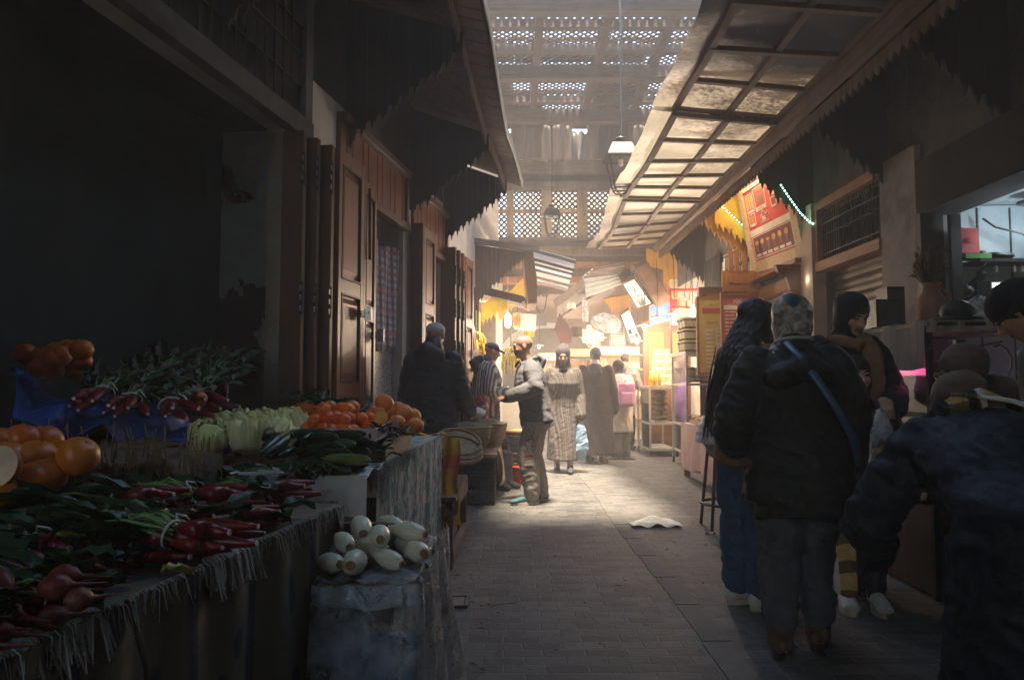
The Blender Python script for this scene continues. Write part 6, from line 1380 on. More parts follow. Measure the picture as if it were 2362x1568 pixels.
pg = orange_proto('blood_orange', .047, M['grapefruit']); protos.append(pg)
GB = 'whole blood oranges heaped above the mandarins'
for px, py, d in ((872, 978, 3.5), (915, 972, 3.45), (948, 976, 3.5), (950, 962, 3.62), (905, 955, 3.62), (930, 950, 3.6), (878, 952, 3.62), (915, 940, 3.65), (890, 962, 3.7), (930, 985, 3.6)):
    place(pg, P(px, py+22, d), 'whole blood orange in the heap above the mandarins', 'blood orange', GB)
for px, py, d, rot, lab in ((886, 928, 3.55, (-1.0, .5, .3), 'topmost cut half of a blood orange showing red flesh'), (866, 948, 3.5, (-.4, -.2, 0), 'cut blood orange half lying flesh up left of the heap')):
    h = thing('blood_orange_half', lab, 'blood orange', P(px, py, d), 0, rot=rot); g = MB(); g.ball((0, 0, 0), (.047,)*3, 18, 10, fn=lambda p: V((p.x, p.y, min(p.z, 0)))); g.build('peel', M['grapefruit'], h, True, True)
    g = MB(); g.lathe([(.0, .002), (.041, .002)], (0, 0, 0), 18, cap=False); g.build('flesh', M['flesh'], h, False, True); g = MB(); g.lathe([(.041, .0021), (.0465, .001)], (0, 0, 0), 18, cap=False); g.build('pith', M['pith'], h, False, True)
h = thing('mandarin_half', 'cut mandarin half showing orange segments on the mandarin heap', 'mandarin', P(878, 962, 3.22), 0, rot=(1.1, -.3, .2)); g = MB(); g.ball((0, 0, 0), (.034,)*3, 16, 10, fn=lambda p: V((p.x, p.y, min(p.z, 0)))); g.build('peel', M['mandarin'], h, True, True); g = MB(); g.lathe([(.0, .001), (.031, .001)], (0, 0, 0), 16, cap=False); g.build('flesh', M['oflesh'], h, False, True)
for px, py, d, lab in ((868, 1005, 3.1, 'dark citrus leaves on the front mandarin tray'), (925, 1010, 3.3, 'citrus leaves hanging over the edge of the red marked tray'), (975, 992, 3.85, 'herb sprigs at the far corner of the citrus table'), (890, 1050, 2.84, 'green leaves spilling over the front table corner'), (870, 1035, 2.9, 'leafy tops lying beside the cucumbers')): sprig(P(px, py, d), 8, .075, .026, 'leaf_sprig', lab, .03)
g = MB(); g.box((-.73, 3.38, .907), (.40, .74, .076)); tag(g.build('wooden_riser', M['crate'], bevel=.004), 'flat wooden riser under the white fruit trays', 'riser')
# white onions on a plastic covered stand
st = thing('low_stand', 'low stand wrapped in clear and blue plastic carrying white onions', 'stand', (-.38, 2.05, 0))
g = MB(); g.box((-.37, 2.06, .3), (.2, .55, .6)); g.build('crate_body', M['bcrate'], st); g = MB(); g.box((-.36, 2.06, .625), (.25, .58, .03)); g.build('board', M['crate'], st)
def drp(u, v, o=.0):
    # skirt running round the front and alley side of the stand
    s = u*1.25; 
    if s < .36: p = V((-.49+s*.72, 1.76-.0, 0)); n = V((0, -1, 0))
    elif s < .46: a = (s-.36)/.1*math.pi/2; p = V((-.25+.04*math.sin(a), 1.80-.04*math.cos(a), 0)); n = V((math.sin(a), -math.cos(a), 0))
    else: p = V((-.21, 1.80+(s-.46), 0)); n = V((1, 0, 0))
    out = .015+o+.05*v+.03*v*math.sin(u*26)+.012*math.sin(u*41+v*4); return p+n*out+V((0, 0, .65-.6*v*(1-.0*u)))
g = MB(); g.grid(lambda u, v: drp(u, .015+.10*v*(.7+.3*math.sin(u*9)), -.012), 40, 8); g.build('inner_wrap', mat('cloudy_plastic_wrap', (.42, .46, .50), (.28, .33, .38), .3, 7, spec=.5, bump=.6, bscale=14, bdist=.03), st, True)
g = MB(); g.grid(drp, 70, 20); g.grid(lambda u, v: V((-.49+.28*u, 1.76+.62*v, .652+.006*math.sin(u*20+v*23))), 16, 16); g.build('plastic_cover', M['plastic'], st, True)
g = MB(); g.grid(lambda u, v: drp(u*.36, .22+.4*v, -.03+.01*math.sin(u*20)), 30, 10); g.build('blue_bag', mat('blue_plastic', (.01, .16, .33), (.006, .09, .2), .2, 6, spec=.6, bump=.6, bscale=16, bdist=.03), st, True)
g = MB(); r = .043
g.lathe([(.012, -.088), (.02, -.085), (.036, -.06), (r, -.02), (r*.98, .015), (r*.8, .05), (r*.5, .085), (.012, .115), (.004, .12)], (0, 0, r), 18, Matrix.Rotation(R(90), 3, 'Y')); pn = g.build('white_onion', M['onion'], None, True, True); q = MB(); q.lathe([(.004, -.094), (.015, -.096), (.018, -.085), (.012, -.08)], (0, 0, r), 12, Matrix.Rotation(R(90), 3, 'Y')); q.build('root_end', M['rootend'], pn, False, True); protos.append(pn)
GN = 'white onions on the plastic wrapped stand'
k = 0
for x, y, z in ((-.47, 1.85, 0), (-.405, 1.84, 0), (-.32, 1.9, 0), (-.245, 1.97, 0), (-.49, 2.0, 0), (-.4, 2.02, 0), (-.3, 2.1, 0), (-.5, 2.16, 0), (-.41, 2.2, 0), (-.32, 2.27, 0), (-.45, 1.92, .055), (-.36, 1.97, .057), (-.28, 2.05, .055), (-.44, 2.09, .058), (-.35, 2.16, .06)):
    k += 1; place(pn, V((x-.05, y+.24, .655+z*.85)), 'white onion in the pile on the plastic wrapped stand', 'onion', GN, rz=(1.9, 2.3, 1.6, 2.5, 2.1, 1.8, 2.7)[k % 7], tilt=.15, s=(.76, .68, .8, .64)[k % 4])
st.location += V((-.06, .24, 0)); MW[st.name] = Matrix.Translation(st.location)
# yellow sack, low bench, sieves
t = NT('yellow_woven_sack'); vec = t.coord(); sp = t.new('ShaderNodeSeparateXYZ'); t.l(vec, sp.inputs[0]); z = sp.outputs[2]
band = t.math('MULTIPLY', t.math('GREATER_THAN', z, .34), t.math('LESS_THAN', z, .43)); n = t.noise(t.coord((1, 1, 6)), 30, 3)
col = t.mix(t.ramp(n, .3, .7), (.62, .36, .02, 1), (.48, .26, .015, 1)); col = t.mix(band, col, (.62, .16, .04, 1)); M['ysack'] = t.done(t.bsdf(col, .6, .3, 0, t.bump(t.noise(vec, 150, 2), .3, .004)))
ys = thing('woven_sack', 'bright yellow woven sack with a red band hanging off the table end', 'sack', (-.42, 4.8, .3))
def ysf(u, v): return V((bx_(4.66)+.02+.10*u+.01*math.sin(v*9), 4.68+.13*u+.02*math.sin(u*9+v*3), .87-.55*v+.02*math.sin(u*7)*v-.05*u*(1-v)))
g = MB(); g.grid(ysf, 16, 24); g.grid(lambda u, v: V((bx_(4.66)-.2+.24*u, 4.66+.1*v, .87+.01*math.sin(u*9))), 8, 4); g.build('sack', M['ysack'], ys, True)
g = MB(); fringe(g, ysf(0, 1), ysf(1, 1), 70, .09, (.1, -.1, 0), .0025); g.build('fringe', M['yellowboard'], ys)
bn = thing('low_bench', 'low weathered wooden bench frame beyond the teal cloth', 'bench', (-.6, 5.2, 0))
g = MB(); g.box((-.66, 5.2, .455), (.6, 1.15, .03)); g.build('seat', M['bench'], bn)
for x, y in ((-.42, 4.72), (-.4, 5.72), (-.92, 4.72), (-.9, 5.72)):
    g = MB(); g.box((x, y, .22), (.07, .07, .44)); g.build('leg', M['bench'], bn)
g = MB(); g.bar((-.40, 4.70, .40), (-.37, 5.76, .40), .035, .11); g.build('rail', M['bench'], bn); g = MB(); g.bar((-.40, 4.7, .07), (-.37, 5.76, .07), .04, .07); g.build('stretcher', M['bench'], bn)
for i, (px, py, d, tl) in enumerate(((1055, 1028, 5.3, .25), (1058, 1042, 5.25, .15))):
    s = thing('straw_sieve', ('upper' if i == 0 else 'lower')+' round woven sieve stacked beside the yellow sack', 'sieve', P(px, py, d), 0, rot=(.25+tl, .2, 0)); g = MB(); g.tube([(.17*math.cos(a), .17*math.sin(a), 0) for a in [k*math.pi/14 for k in range(29)]], .012, 6); g.tube([(.165*math.cos(a), .165*math.sin(a), .04) for a in [k*math.pi/14 for k in range(29)]], .01, 6); g.build('rim', M['straw'], s, True, True)
    g = MB(); g.ball((0, 0, .01), (.165, .165, .05), 20, 8, fn=lambda p: V((p.x, p.y, min(p.z, -.0)))); g.build('mesh_bowl', M['straw'], s, True, True)
g = MB(); g.box((-.72, 5.35, .62), (.3, .3, .3)); me = remesh(g, .03, 5); disp(me, lambda p, n: .02*nz(p, 8)); o = link('bundle', me, M['bcrate']); tag(o, 'dark wrapped bundle under the round sieves', 'bundle')
# baskets of herbs on a dark crate
crate('plastic_crate', (-.42, 7.55, 0), .48, .9, .46, M['bcrate'], 'large black crate under the herb baskets', .0, 6)
g = MB(); g.box((-.4, 7.55, .49), (.5, 1.0, .03)); o = g.build('plank', M['bench']); tag(o, 'short wooden plank on the black crate under the baskets', 'plank')
def basket(c, r, h, label, fill):
    b = thing('straw_basket', label, 'basket', c); c = V(c); rr = random.Random(2)
    g = MB(); L = 14; prof = [(r*(.62+.38*math.sin(min(1, i/L*1.15)*1.5)), h*i/L) for i in range(L+1)]
    n = 44; vs = []; fs = []
    for i, (q, z) in enumerate(prof):
        for k in range(n):
            a = 2*math.pi*k/n; q2 = q+(.006 if (i+k) % 2 else -.004)+.012*nz((math.cos(a), math.sin(a), z*4), 2); vs.append(c+V((q2*math.cos(a), q2*math.sin(a), z)))
    for i in range(L):
        for k in range(n): fs.append((i*n+k, i*n+(k+1) % n, (i+1)*n+(k+1) % n, (i+1)*n+k))
    g.add(vs, fs); g.add([c+V((prof[0][0]*math.cos(2*math.pi*k/n), prof[0][0]*math.sin(2*math.pi*k/n), .003)) for k in range(n)], [tuple(range(n-1, -1, -1))]); g.build('weave', M['straw'], b)
    g = MB(); g.tube([c+V((r*1.0*math.cos(k*math.pi/16), r*1.0*math.sin(k*math.pi/16), h)) for k in range(33)], .013, 6); g.build('rim', M['straw'], b, True)
    g = MB(); g.ball(c+V((0, 0, h*.8)), (r*.93, r*.93, h*.42), 40, 20, fn=lambda p: p*(1+.08*nz(p, 12)+.07*nz(p, 45))); g.build('dried_herbs', mat('dried_herb', (.19, .165, .12), (.10, .09, .06), .95, 40, bump=.8, bscale=90, bdist=.02), b, True)
basket((-.45, 7.35, .505), .235, .25, 'round straw basket full of dried herbs at the near end of the crate', 1); basket((-.27, 7.85, .505), .21, .26, 'brighter straw basket partly hidden behind the near herb basket', 1)
g = MB(); g.ball(P(1098, 952, 7.4), (.1, .07, .06), 18, 10, fn=lambda p: p*(1+.3*nz(p, 20))); tag(g.build('plastic_bag', M['fabw'], None, True), 'white crumpled plastic bag on top of the near herb basket', 'bag')
g = MB(); g.grid(lambda u, v: V((-.155+.03*math.sin(u*9+v*3)+.05*v, 7.4+.66*u, .52-.4*v*(.8+.2*math.sin(u*5)))), 20, 10, .004); tag(g.build('hanging_cloth', M['burlap' if 0 else 'straw'], None, True), 'beige cloth hanging off the crate under the baskets', 'cloth')
for k, (x, y, z, lab) in enumerate(((-.02, 8.9, 0, 'bottom black crate of the pair behind the bald man'), (-.02, 8.9, .31, 'upper black crate with yellow rim behind the bald man'))):
    crate('plastic_crate', (x, y, z), .46, .34, .29, M['bcrate'] if k == 0 else mat('dark_blue_crate', (.03, .04, .07), None, .5), lab, 0, 5)
g = MB(); g.box((-.02, 8.9, .615), (.47, .35, .02)); o = g.build('crate_rim', M['yellowboard']); o.name = 'yellow_tray'; tag(o, 'flat yellow tray on top of the black crates', 'tray')
g = MB(); g.lathe([(.07, 0), (.1, .2), (.105, .2), (.1, .21), (.09, .2)], (.09, 8.6, 0), 18); o = g.build('bucket', mat('red_plastic', (.55, .04, .02), None, .4), None, True); tag(o, 'small red plastic bucket beside the black crates', 'bucket')
# leaning planks
pk = thing('leaning_planks', 'reddish wooden planks leaning on the white wall by the far doors', 'planks', (LW(9.7, 0).x+.15, 9.7, 0))
for k in range(4):
    g = MB(); d = 9.72+.11*k; g.hexa([LW(d, 0, .34), LW(d, 0, .38), LW(d+.09, 0, .38), LW(d+.09, 0, .34), LW(d, 2.1-.06*k, .05), LW(d, 2.1-.06*k, .09), LW(d+.09, 2.1-.06*k, .09), LW(d+.09, 2.1-.06*k, .05)]); g.build('plank', M['door'], pk)
# banana stall in the second left shop
M['banana'] = mat('banana_skin', (.72, .50, .07), (.55, .40, .05), .5, 8, rnd=.2)
def bananas(p, s, lab):
    t_ = thing('banana_bunch', lab, 'bananas', p)
    for lay in range(2):
        for k in range(7):
            a = k*.9+lay*.4; g = MB(); q = lambda r, z: V(p)+V((r*math.cos(a), r*math.sin(a), z-lay*.1))*s
            g.tube([q(.02, 0), q(.07, -.03), q(.11, -.10), q(.11, -.18), q(.085, -.24)], [.006*s, .016*s, .02*s, .018*s, .006*s], 7); g.build('banana', M['banana'], t_, True)
    g = MB(); g.tube([V(p)+V((0, 0, .3)), V(p)+V((0, 0, -.12*s))], .012, 6); g.build('stalk', M['stem'], t_)
bananas(P(1098, 765, 10.0), 1.1, 'top banana bunch hanging by the leaning planks'); bananas(P(1103, 805, 10.1), 1.0, 'middle banana bunch hanging by the leaning planks'); bananas(P(1112, 835, 10.0), 1.2, 'lowest banana bunch beside the man in the cap'); bananas(P(1178, 800, 11.0), 1.2, 'banana bunch hanging above the bald man')
b3 = thing('slatted_shelf_roof', 'small slatted wooden roof over the banana stall', 'awning', P(1160, 680, 11.2))
q = [P(1112, 668, 10.9), P(1205, 690, 10.9), P(1218, 712, 11.9), P(1140, 690, 11.9)]
for k in range(7):
    f = k/6; a = q[0]+(q[3]-q[0])*f; b = q[1]+(q[2]-q[1])*f; g = MB(); g.bar(a, b, .09, .025); g.build('slat', M['board'], b3)
g = MB(); g.bar(q[1], q[2], .06, .07); g.bar(q[0]-V((0, .06, .02)), q[1]-V((0, .06, .02)), .05, .12); g.build('edge_rail', M['board'], b3)
for (pa, pb, d, lab) in (((1150, 735), (1232, 655), 12.0, 'upper yellow scalloped board over the banana stall'), ((1110, 742), (1172, 704), 11.6, 'lower yellow scalloped board beside the white bulb')):
    a, b = P(*pa, d), P(*pb, d); g = MB(); scallop(g, a, b, lambda s: a.z+(b.z-a.z)*s+.28, lambda s: a.z+(b.z-a.z)*s-.02, 7, .03, (0, -1, 0), seed=3); o = g.build('scalloped_board', M['yellowboard']); tag(o, lab, 'board')
for i, (d, x, lab) in enumerate(((10.6, -.55, 'dark wooden post at the near side of the banana stall'), (12.1, -.22, 'pale post at the far side of the banana stall'))):
    g = MB(); g.box((x, d, 1.45), (.11, .11, 2.9)); o = g.build('wooden_post', M['doord'] if i == 0 else M['white']); tag(o, lab, 'post')
bs = thing('fruit_stand', 'bright fruit and drinks stand deep in the banana stall', 'stand', (-.1, 12.4, 0))
g = MB(); g.box((-.25, 12.6, .45), (.8, .8, .9)); g.build('counter', M['cream'], bs)
g = MB(); g.box((-.62, 12.6, 1.7), (.06, 1.2, 1.6)); g.build('backdrop', M['yellowboard'], bs)
cols = [(.6, .05, .03), (.1, .2, .5), (.75, .5, .05), (.7, .7, .65), (.1, .35, .12)]
for k in range(14):
    p = V((-.55+.12*(k % 5), 12.35+.12*(k//5), .9)); g = MB(); g.lathe([(.04, 0), (.04, .17), (.015, .22), (.015, .25)], p, 10); o = g.build('drink_bottle', mat('bottle_%d' % (k % 5), cols[k % 5], None, .3, bump=0) if k < 5 else bpy.data.materials['bottle_%d' % (k % 5)], None, True); tag(o, 'small coloured bottle in the rows on the banana stall counter', 'bottle', 'bottles on the banana stall counter')
sb = thing('hanging_sign', 'white sign box hung on strings above the bald man with a small orange picture', 'sign', P(1210, 742, 11.6))
p = [P(1188, 721, 11.6), P(1237, 725, 11.6), P(1235, 763, 11.6), P(1186, 758, 11.6)]; g = MB(); g.poly(p, (0, .12, 0)); g.build('box', M['white'], sb); p2 = [P(1182, 722, 11.7), P(1197, 720, 11.55), P(1196, 757, 11.55), P(1183, 755, 11.7)]
g = MB(); g.poly(p2, (0, .03, 0)); s_ = g.build('side', M['yellowboard'], sb); g = MB(); g.ball(P(1189, 740, 11.5), (.045, .01, .08), 10, 8); g.build('picture', M['orange'], s_)
g = MB(); g.poly([P(1207, 762, 11.65), P(1234, 765, 11.65), P(1232, 778, 11.65), P(1206, 776, 11.65)], (0, .05, 0)); lo_ = g.build('lower_box', M['yellowboard'], sb)
g = MB()
for k in range(2):
    for j in range(2): g.box(P(1209+5*k, 768+5*j, 11.62), (.022, .006, .02))
g.build('print', M['doord'], lo_)
g = MB(); g.tube([P(1215, 722, 11.65), P(1215, 640, 11.65)], .005, 4); g.tube([P(1193, 721, 11.65), P(1193, 690, 11.65)], .005, 4); g.build('string', M['board'], sb)
# litter on the floor
g = MB(); c = PZ(1508, 1212, .0)
g.grid(lambda u, v: c+V((-.2+.42*u, -.1+.22*v*(1-.5*abs(u-.5)), .02+.05*abs(math.sin(u*7+v*3))*math.sin(math.pi*u)*math.sin(math.pi*v)+.02*math.sin(u*15+v*11)*math.sin(math.pi*u))), 30, 16, .002); tag(g.build('plastic_bag', M['fabw'], None, True), 'crumpled white plastic bag lying alone on the paving', 'bag')
g = MB(); c = PZ(1638, 1231, 0); g.grid(lambda u, v: c+V((-.04+.08*u, -.015+.03*v, .01+.012*math.sin(u*9+v*4))), 8, 4, .002); tag(g.build('sweet_wrapper', mat('pink_foil', (.75, .2, .25), (.6, .5, .5), .3, 40)), 'tiny pink sweet wrapper on the paving near the stool', 'wrapper')
g = MB(); lr = random.Random(5)
for k in range(110):
    px, py = lr.uniform(950, 1640), 1110+450*lr.random()**1.6
    if k < 50: px = lr.uniform(960, 1120)
    p = PZ(px, py, .005); a = lr.uniform(0, 6.28); L = lr.uniform(.008, .03)
    g.add([p+V((L*math.cos(a), L*math.sin(a), 0)), p+V((-.3*L*math.sin(a), .3*L*math.cos(a), .006)), p+V((-L*math.cos(a), -L*math.sin(a), .001)), p+V((.4*L*math.sin(a), -.4*L*math.cos(a), .003))], [(0, 1, 2, 3)])
o = g.build('floor_litter', mat('litter_scrap', (.16, .14, .09), (.05, .045, .035), .9, 3)); tag(o, 'scattered small vegetable scraps and dirt on the paving', 'litter', kind='stuff')
g = MB(); g.tube([PZ(1130, 1402-6, .004), PZ(1160, 1390, .006), PZ(1190, 1390, .01), PZ(1196, 1396, .005)], .0025, 5); o = g.build('straw_stalk', M['straw']); tag(o, 'thin dry straw stalk on the paving by the bench', 'stalk')
drop_protos()
# ===================== right side: counters, signs, cabinets, lamps
LAMPS = []
WARMC = (1, .62, .27); WWC = (1, .72, .40); COLDC = (.72, .88, 1)
M['bulbw'] = glow('warm_bulb', (1, .74, .4), 26); M['bulbc'] = glow('cold_bulb', (.8, .92, 1), 22); M['neon'] = glow('pink_tube', (1, .12, .35), 5)
M['dim'] = glow('white_tube', (.8, .95, 1), 6)
def hung_lamp(p, label, e, drop=.9, shade=.10, group=None):
    t_ = thing('hanging_bulb', label, 'lamp', p, group=group); p = V(p)
    g = MB(); g.ball(p, (.035, .035, .045), 12, 8); g.build('bulb', M['bulbw'], t_, True)
    g = MB(); g.lathe([(.02, .075), (.03, .07), (shade, .035), (shade, .028), (.028, .06)], p, 18, cap=False); g.build('lamp_shade', M['white'], t_, True)
    g = MB(); g.tube([p+V((0, 0, .05)), p+V((.012, 0, drop*.5)), p+V((0, 0, drop))], .006, 5); g.build('cord', M['black'], t_)
    LAMPS.append((p-V((0, 0, .07)), e, WARMC)); return t_
hung_lamp(P(1485, 756, 12.4), 'large shaded warm bulb hanging over the bag display case', 60, 1.1, .13)
hung_lamp(P(1515, 738, 11.6), 'shaded warm bulb hanging beside the slanted grid poster', 60, 1.0, .12)
hung_lamp(P(1554, 728, 10.9), 'shaded warm bulb hanging just left of the red rack', 60, .9, .11)
hung_lamp(P(1469, 790, 14.5), 'shaded warm bulb over the head of the man in the vest', 60, 1.0, .13)
hung_lamp(P(1388, 781, 16.5), 'far shaded bulb above the man in the brown robe', 70, 1.0, .15)
hung_lamp(P(1300, 800, 18.5), 'farthest warm bulb glowing beyond the hooded man', 80, 1.0, .12)
hung_lamp(P(1243, 800, 17), 'far warm bulb glowing beside the bald man', 80, 1.0, .12)
b_ = P(1171, 739, 11.2); t_ = thing('hanging_bulb', 'white frosted bulb hanging in the banana stall', 'lamp', b_)
g = MB(); g.tube([b_+V((0, 0, -.07)), b_+V((0, 0, .06))], [.05, .055], 12, dome=True); g.build('bulb', glow('frosted_bulb', (1, .96, .86), 3.5), t_, True); g = MB(); g.tube([b_+V((0, 0, .08)), b_+V((0, 0, .16))], .025, 8); g.tube([b_+V((0, 0, .16)), b_+V((0, 0, .7))], .005, 4); g.build('socket', M['white'], t_)
LAMPS.append((b_+V((.0, -.1, -.1)), 45, WWC)); LAMPS.append((P(1165, 800, 12.3), 60, WWC))  # the second light is an added, unseen one filling the stall
b_ = P(1597, 722, 10.7); t_ = thing('tube_bulb', 'white energy saving bulb glowing in front of the red rack', 'lamp', b_); g = MB(); g.tube([b_+V((0, 0, -.11)), b_+V((0, 0, .09))], .035, 10, dome=True); g.build('bulb', M['bulbw'], t_, True); g = MB(); g.tube([b_+V((0, 0, .12)), b_+V((0, 0, .9))], .006, 5); g.build('cord', M['black'], t_); LAMPS.append((b_+V((0, -.12, 0)), 50, WWC))
# ---- tilted menu sign
SO, SU, SV_ = P(1740, 632, 9.35), None, None
s_bl = PX(1740, 632, 3.22); s_br = PX(1862, 593, 3.22); s_tl = V((3.02, s_bl.y, 3.80)); 
SU = (s_br-s_bl); SW = SU.length; SU.normalize(); SVv = (s_tl-s_bl); SH = SVv.length; SVv.normalize(); SN = SU.cross(SVv)
if SN.x > 0: SN = -SN
def SP(u, v, n=0): return s_bl+SU*(u*SW)+SVv*(v*SH)+SN*n
ms = thing('menu_sign', 'large red menu sign of drinks tilted out under the canopy with a lamp on top', 'sign', s_bl)
def srect(mb, u0, v0, u1, v1, n0, n1): return mb.hexa([SP(u0, v0, n0), SP(u1, v0, n0), SP(u1, v1, n0), SP(u0, v1, n0), SP(u0, v0, n1), SP(u1, v0, n1), SP(u1, v1, n1), SP(u0, v1, n1)])
t = NT('ornate_frame'); vec = t.coord(); vo = t.new('ShaderNodeTexVoronoi'); vo.inputs['Scale'].default_value = 16; t.l(vec, vo.inputs['Vector']); col = t.mix(t.ramp(vo.outputs['Distance'], .2, .35), (.5, .22, .08, 1), (.52, .40, .24, 1)); M['ornate'] = t.done(t.bsdf(col, .5, .3))
g = MB(); srect(g, 0, 0, 1, .12, -.03, .03); srect(g, 0, .12, .09, 1, -.03, .03); srect(g, .9, .12, 1, 1, -.03, .03); srect(g, .09, .9, .9, 1, -.03, .03); g.build('frame', M['ornate'], ms)
M['signred'] = mat('sign_red', (.50, .045, .04), (.46, .04, .035), .45, 3, bump=0); M['signw'] = mat('sign_white', (.82, .76, .66), None, .5, 3, bump=0); M['signmar'] = mat('sign_maroon', (.20, .025, .03), None, .5, 3, bump=0)
g = MB(); srect(g, .09, .12, .9, .9, -.02, .006); g.build('print_panel', M['signred'], ms)
g = MB(); srect(g, .09, .40, .9, .47, .006, .010); g.build('white_band', M['signw'], ms)
g = MB(); srect(g, .12, .15, .87, .385, .006, .009); g.build('lower_panel', M['signmar'], ms)
g = MB()
for u0, v0, u1, v1 in ((.115, .145, .875, .153), (.115, .383, .875, .39), (.115, .153, .123, .383), (.867, .153, .875, .383)): srect(g, u0, v0, u1, v1, .009, .012)
for u0, v0, u1, v1 in ((.12, .66, .27, .86), (.12, .51, .26, .645), (.30, .63, .52, .885), (.60, .72, .70, .84), (.72, .74, .83, .85), (.60, .60, .70, .70), (.72, .63, .82, .72)):
    e = .008
    for q in ((u0, v0, u1, v0+e), (u0, v1-e, u1, v1), (u0, v0, u0+e, v1), (u1-e, v0, u1, v1)): srect(g, *q, .006, .010)
for u0, v0, u1, v1 in ((.15, .655, .25, .685), (.15, .505, .24, .535), (.31, .635, .51, .675), (.62, .715, .69, .735), (.74, .735, .81, .755), (.62, .595, .69, .615), (.75, .625, .79, .64), (.6, .85, .76, .885)): srect(g, u0, v0, u1, v1, .0102, .0122)
for k in range(6): u = .15+.115*k; srect(g, u, .165, u+.085, .195, .009, .012)
g.build('captions', M['signw'], ms)
for nm, c_, items in (('straw_glasses', (.8, .55, .2), [(.145, .70, .165, .84), (.185, .70, .205, .84), (.225, .70, .245, .84)]), ('tall_glasses', (.62, .34, .1), [(.14, .545, .16, .62), (.175, .545, .195, .632), (.21, .545, .23, .62), (.62, .74, .64, .80), (.66, .74, .68, .81), (.74, .77, .77, .83), (.79, .77, .81, .82)]), ('dark_glasses', (.12, .07, .06), [(.62, .625, .635, .68), (.65, .625, .665, .68), (.74, .65, .76, .70), (.78, .65, .80, .70), (.36, .70, .46, .80)])):
    g = MB()
    for q in items: srect(g, *q, .006, .009)
    g.build('glass_pictures', mat(nm, c_, None, .5, 30), ms)
g = MB()
for k in range(6):
    u = .19+.115*k; v = .26; g.poly([SP(u-.018, v-.05, .009), SP(u+.018, v-.05, .009), SP(u+.03, v+.03, .009), SP(u-.03, v+.03, .009)], SN*.003)
g.build('ice_cup', mat('smoky_cup', (.22, .12, .11), None, .4, 20), ms)
g = MB()
for k, h in enumerate((.05, .055, .03, .07, .065, .065)): u = .19+.115*k; g.poly([SP(u+.035*math.cos(a*.785), .305+h*.5*math.sin(a*.785)+.01, .0085) for a in range(8)], SN*.004)
g.build('ice_scoop', mat('scoop', (.68, .42, .13), (.5, .3, .1), .6, 18), ms)
g = MB()   # the sign's mountain-and-letters emblem
def line(pts, r=.010):
    for a, b in zip(pts, pts[1:]): g.bar(SP(*a, .009), SP(*b, .009), r, .004, up=SN)
line([(.35, .55), (.37, .585), (.385, .58), (.415, .625), (.43, .605), (.45, .602), (.465, .575), (.48, .578), (.51, .60), (.525, .585), (.53, .55)])
g.build('emblem', M['signw'], ms)
text_mb('Fes', lambda u, v: SP(.42+u*.10/.3*.3, .545+v*.16, .010), .55, bold=.02).build('lettering', M['signw'], ms)
g = MB()
for k in range(9): u = .355+.02*k; g.bar(SP(u, .49, .009), SP(u+.006, .525-.006*(k % 2), .009), .006, .004, up=SN)
g.build('emblem_strokes', M['signw'], ms)
text_mb('مكان', lambda u, v: SP(.41+u*.10, .655+v*.09, .0135), .5).build('lettering', M['signmar'], ms)
g = MB(); srect(g, .28, .9, .72, .97, .12, .2); lampbox = g.build('lamp_housing', M['white'], ms)
g = MB(); srect(g, .12, .95, .8, .985, .10, .13); g.build('lamp', M['bulbw'], ms)
LAMPS.append((SP(.42, 1.0, .34), 14, WWC)); LAMPS.append((SP(.05, 1.02, .5), 10, WARMC))
# yellow boards and light string beside the sign
g = MB(); scallop(g, (3.22, 9.55, 0), (2.75, 9.55, 0), lambda s: 3.75, lambda s: 3.1+.3*s, 6, .025, (0, -1, 0), seed=22); o = g.build('scalloped_board', M['yellowboard']); tag(o, 'bright yellow scalloped board lit beside the red menu sign', 'board')
def lights(pts, n, label):
    t_ = thing('light_string', label, 'string lights', pts[0])
    g = MB(); g.tube(pts, .006, 5); g.build('cable', M['black'], t_)
    ln = [0]
    for a, b in zip(pts, pts[1:]): ln.append(ln[-1]+(V(b)-V(a)).length)
    g = MB(); 
    for k in range(n):
        s = ln[-1]*(k+.5)/n; i = max(j for j in range(len(ln)-1) if ln[j] <= s); f = (s-ln[i])/(ln[i+1]-ln[i]); p = V(pts[i])+(V(pts[i+1])-V(pts[i]))*f
        g.ball(p+V((-.01, -.01, 0)), .010, 6, 4)
    o = g.build('diodes', glow('green_diode', (.35, 1, .62), 2.6), t_)
lights([P(1657, 452, 9.55), P(1672, 482, 9.5), P(1700, 508, 9.5), P(1731, 538, 9.45)], 15, 'green string of lights running down left of the red menu sign')
lights([P(1800, 425, 7.52), P(1820, 455, 7.52), P(1845, 490, 7.5), P(1868, 513, 7.45), P(1886, 521, 7.4)], 17, 'green string of lights along the dark scalloped board right of the sign')
# ---- menu boards standing by the doorway
def board(cx, y, w, z0, z1, mframe, mpanel, label, name='menu_board'):
    t_ = thing(name, label, 'menu board', (cx, y, z0)); B_ = lambda u, v, n=0: V((cx-w/2+u*w, y-n, z0+v*(z1-z0)))
    def rc(mb, u0, v0, u1, v1, n0, n1): mb.hexa([B_(u0, v0, n0), B_(u1, v0, n0), B_(u1, v1, n0), B_(u0, v1, n0), B_(u0, v0, n1), B_(u1, v0, n1), B_(u1, v1, n1), B_(u0, v1, n1)])
    g = MB(); e = .07; f = e*w/(z1-z0)
    rc(g, -e, -f, 0, 1+f, -.03, .02); rc(g, 1, -f, 1+e, 1+f, -.03, .02); rc(g, 0, 1, 1, 1+f, -.03, .02); rc(g, 0, -f, 1, 0, -.03, .02); g.build('frame', mframe, t_)
    g = MB(); rc(g, 0, 0, 1, 1, -.02, .004); g.build('panel', mpanel, t_)
    return t_, B_, rc
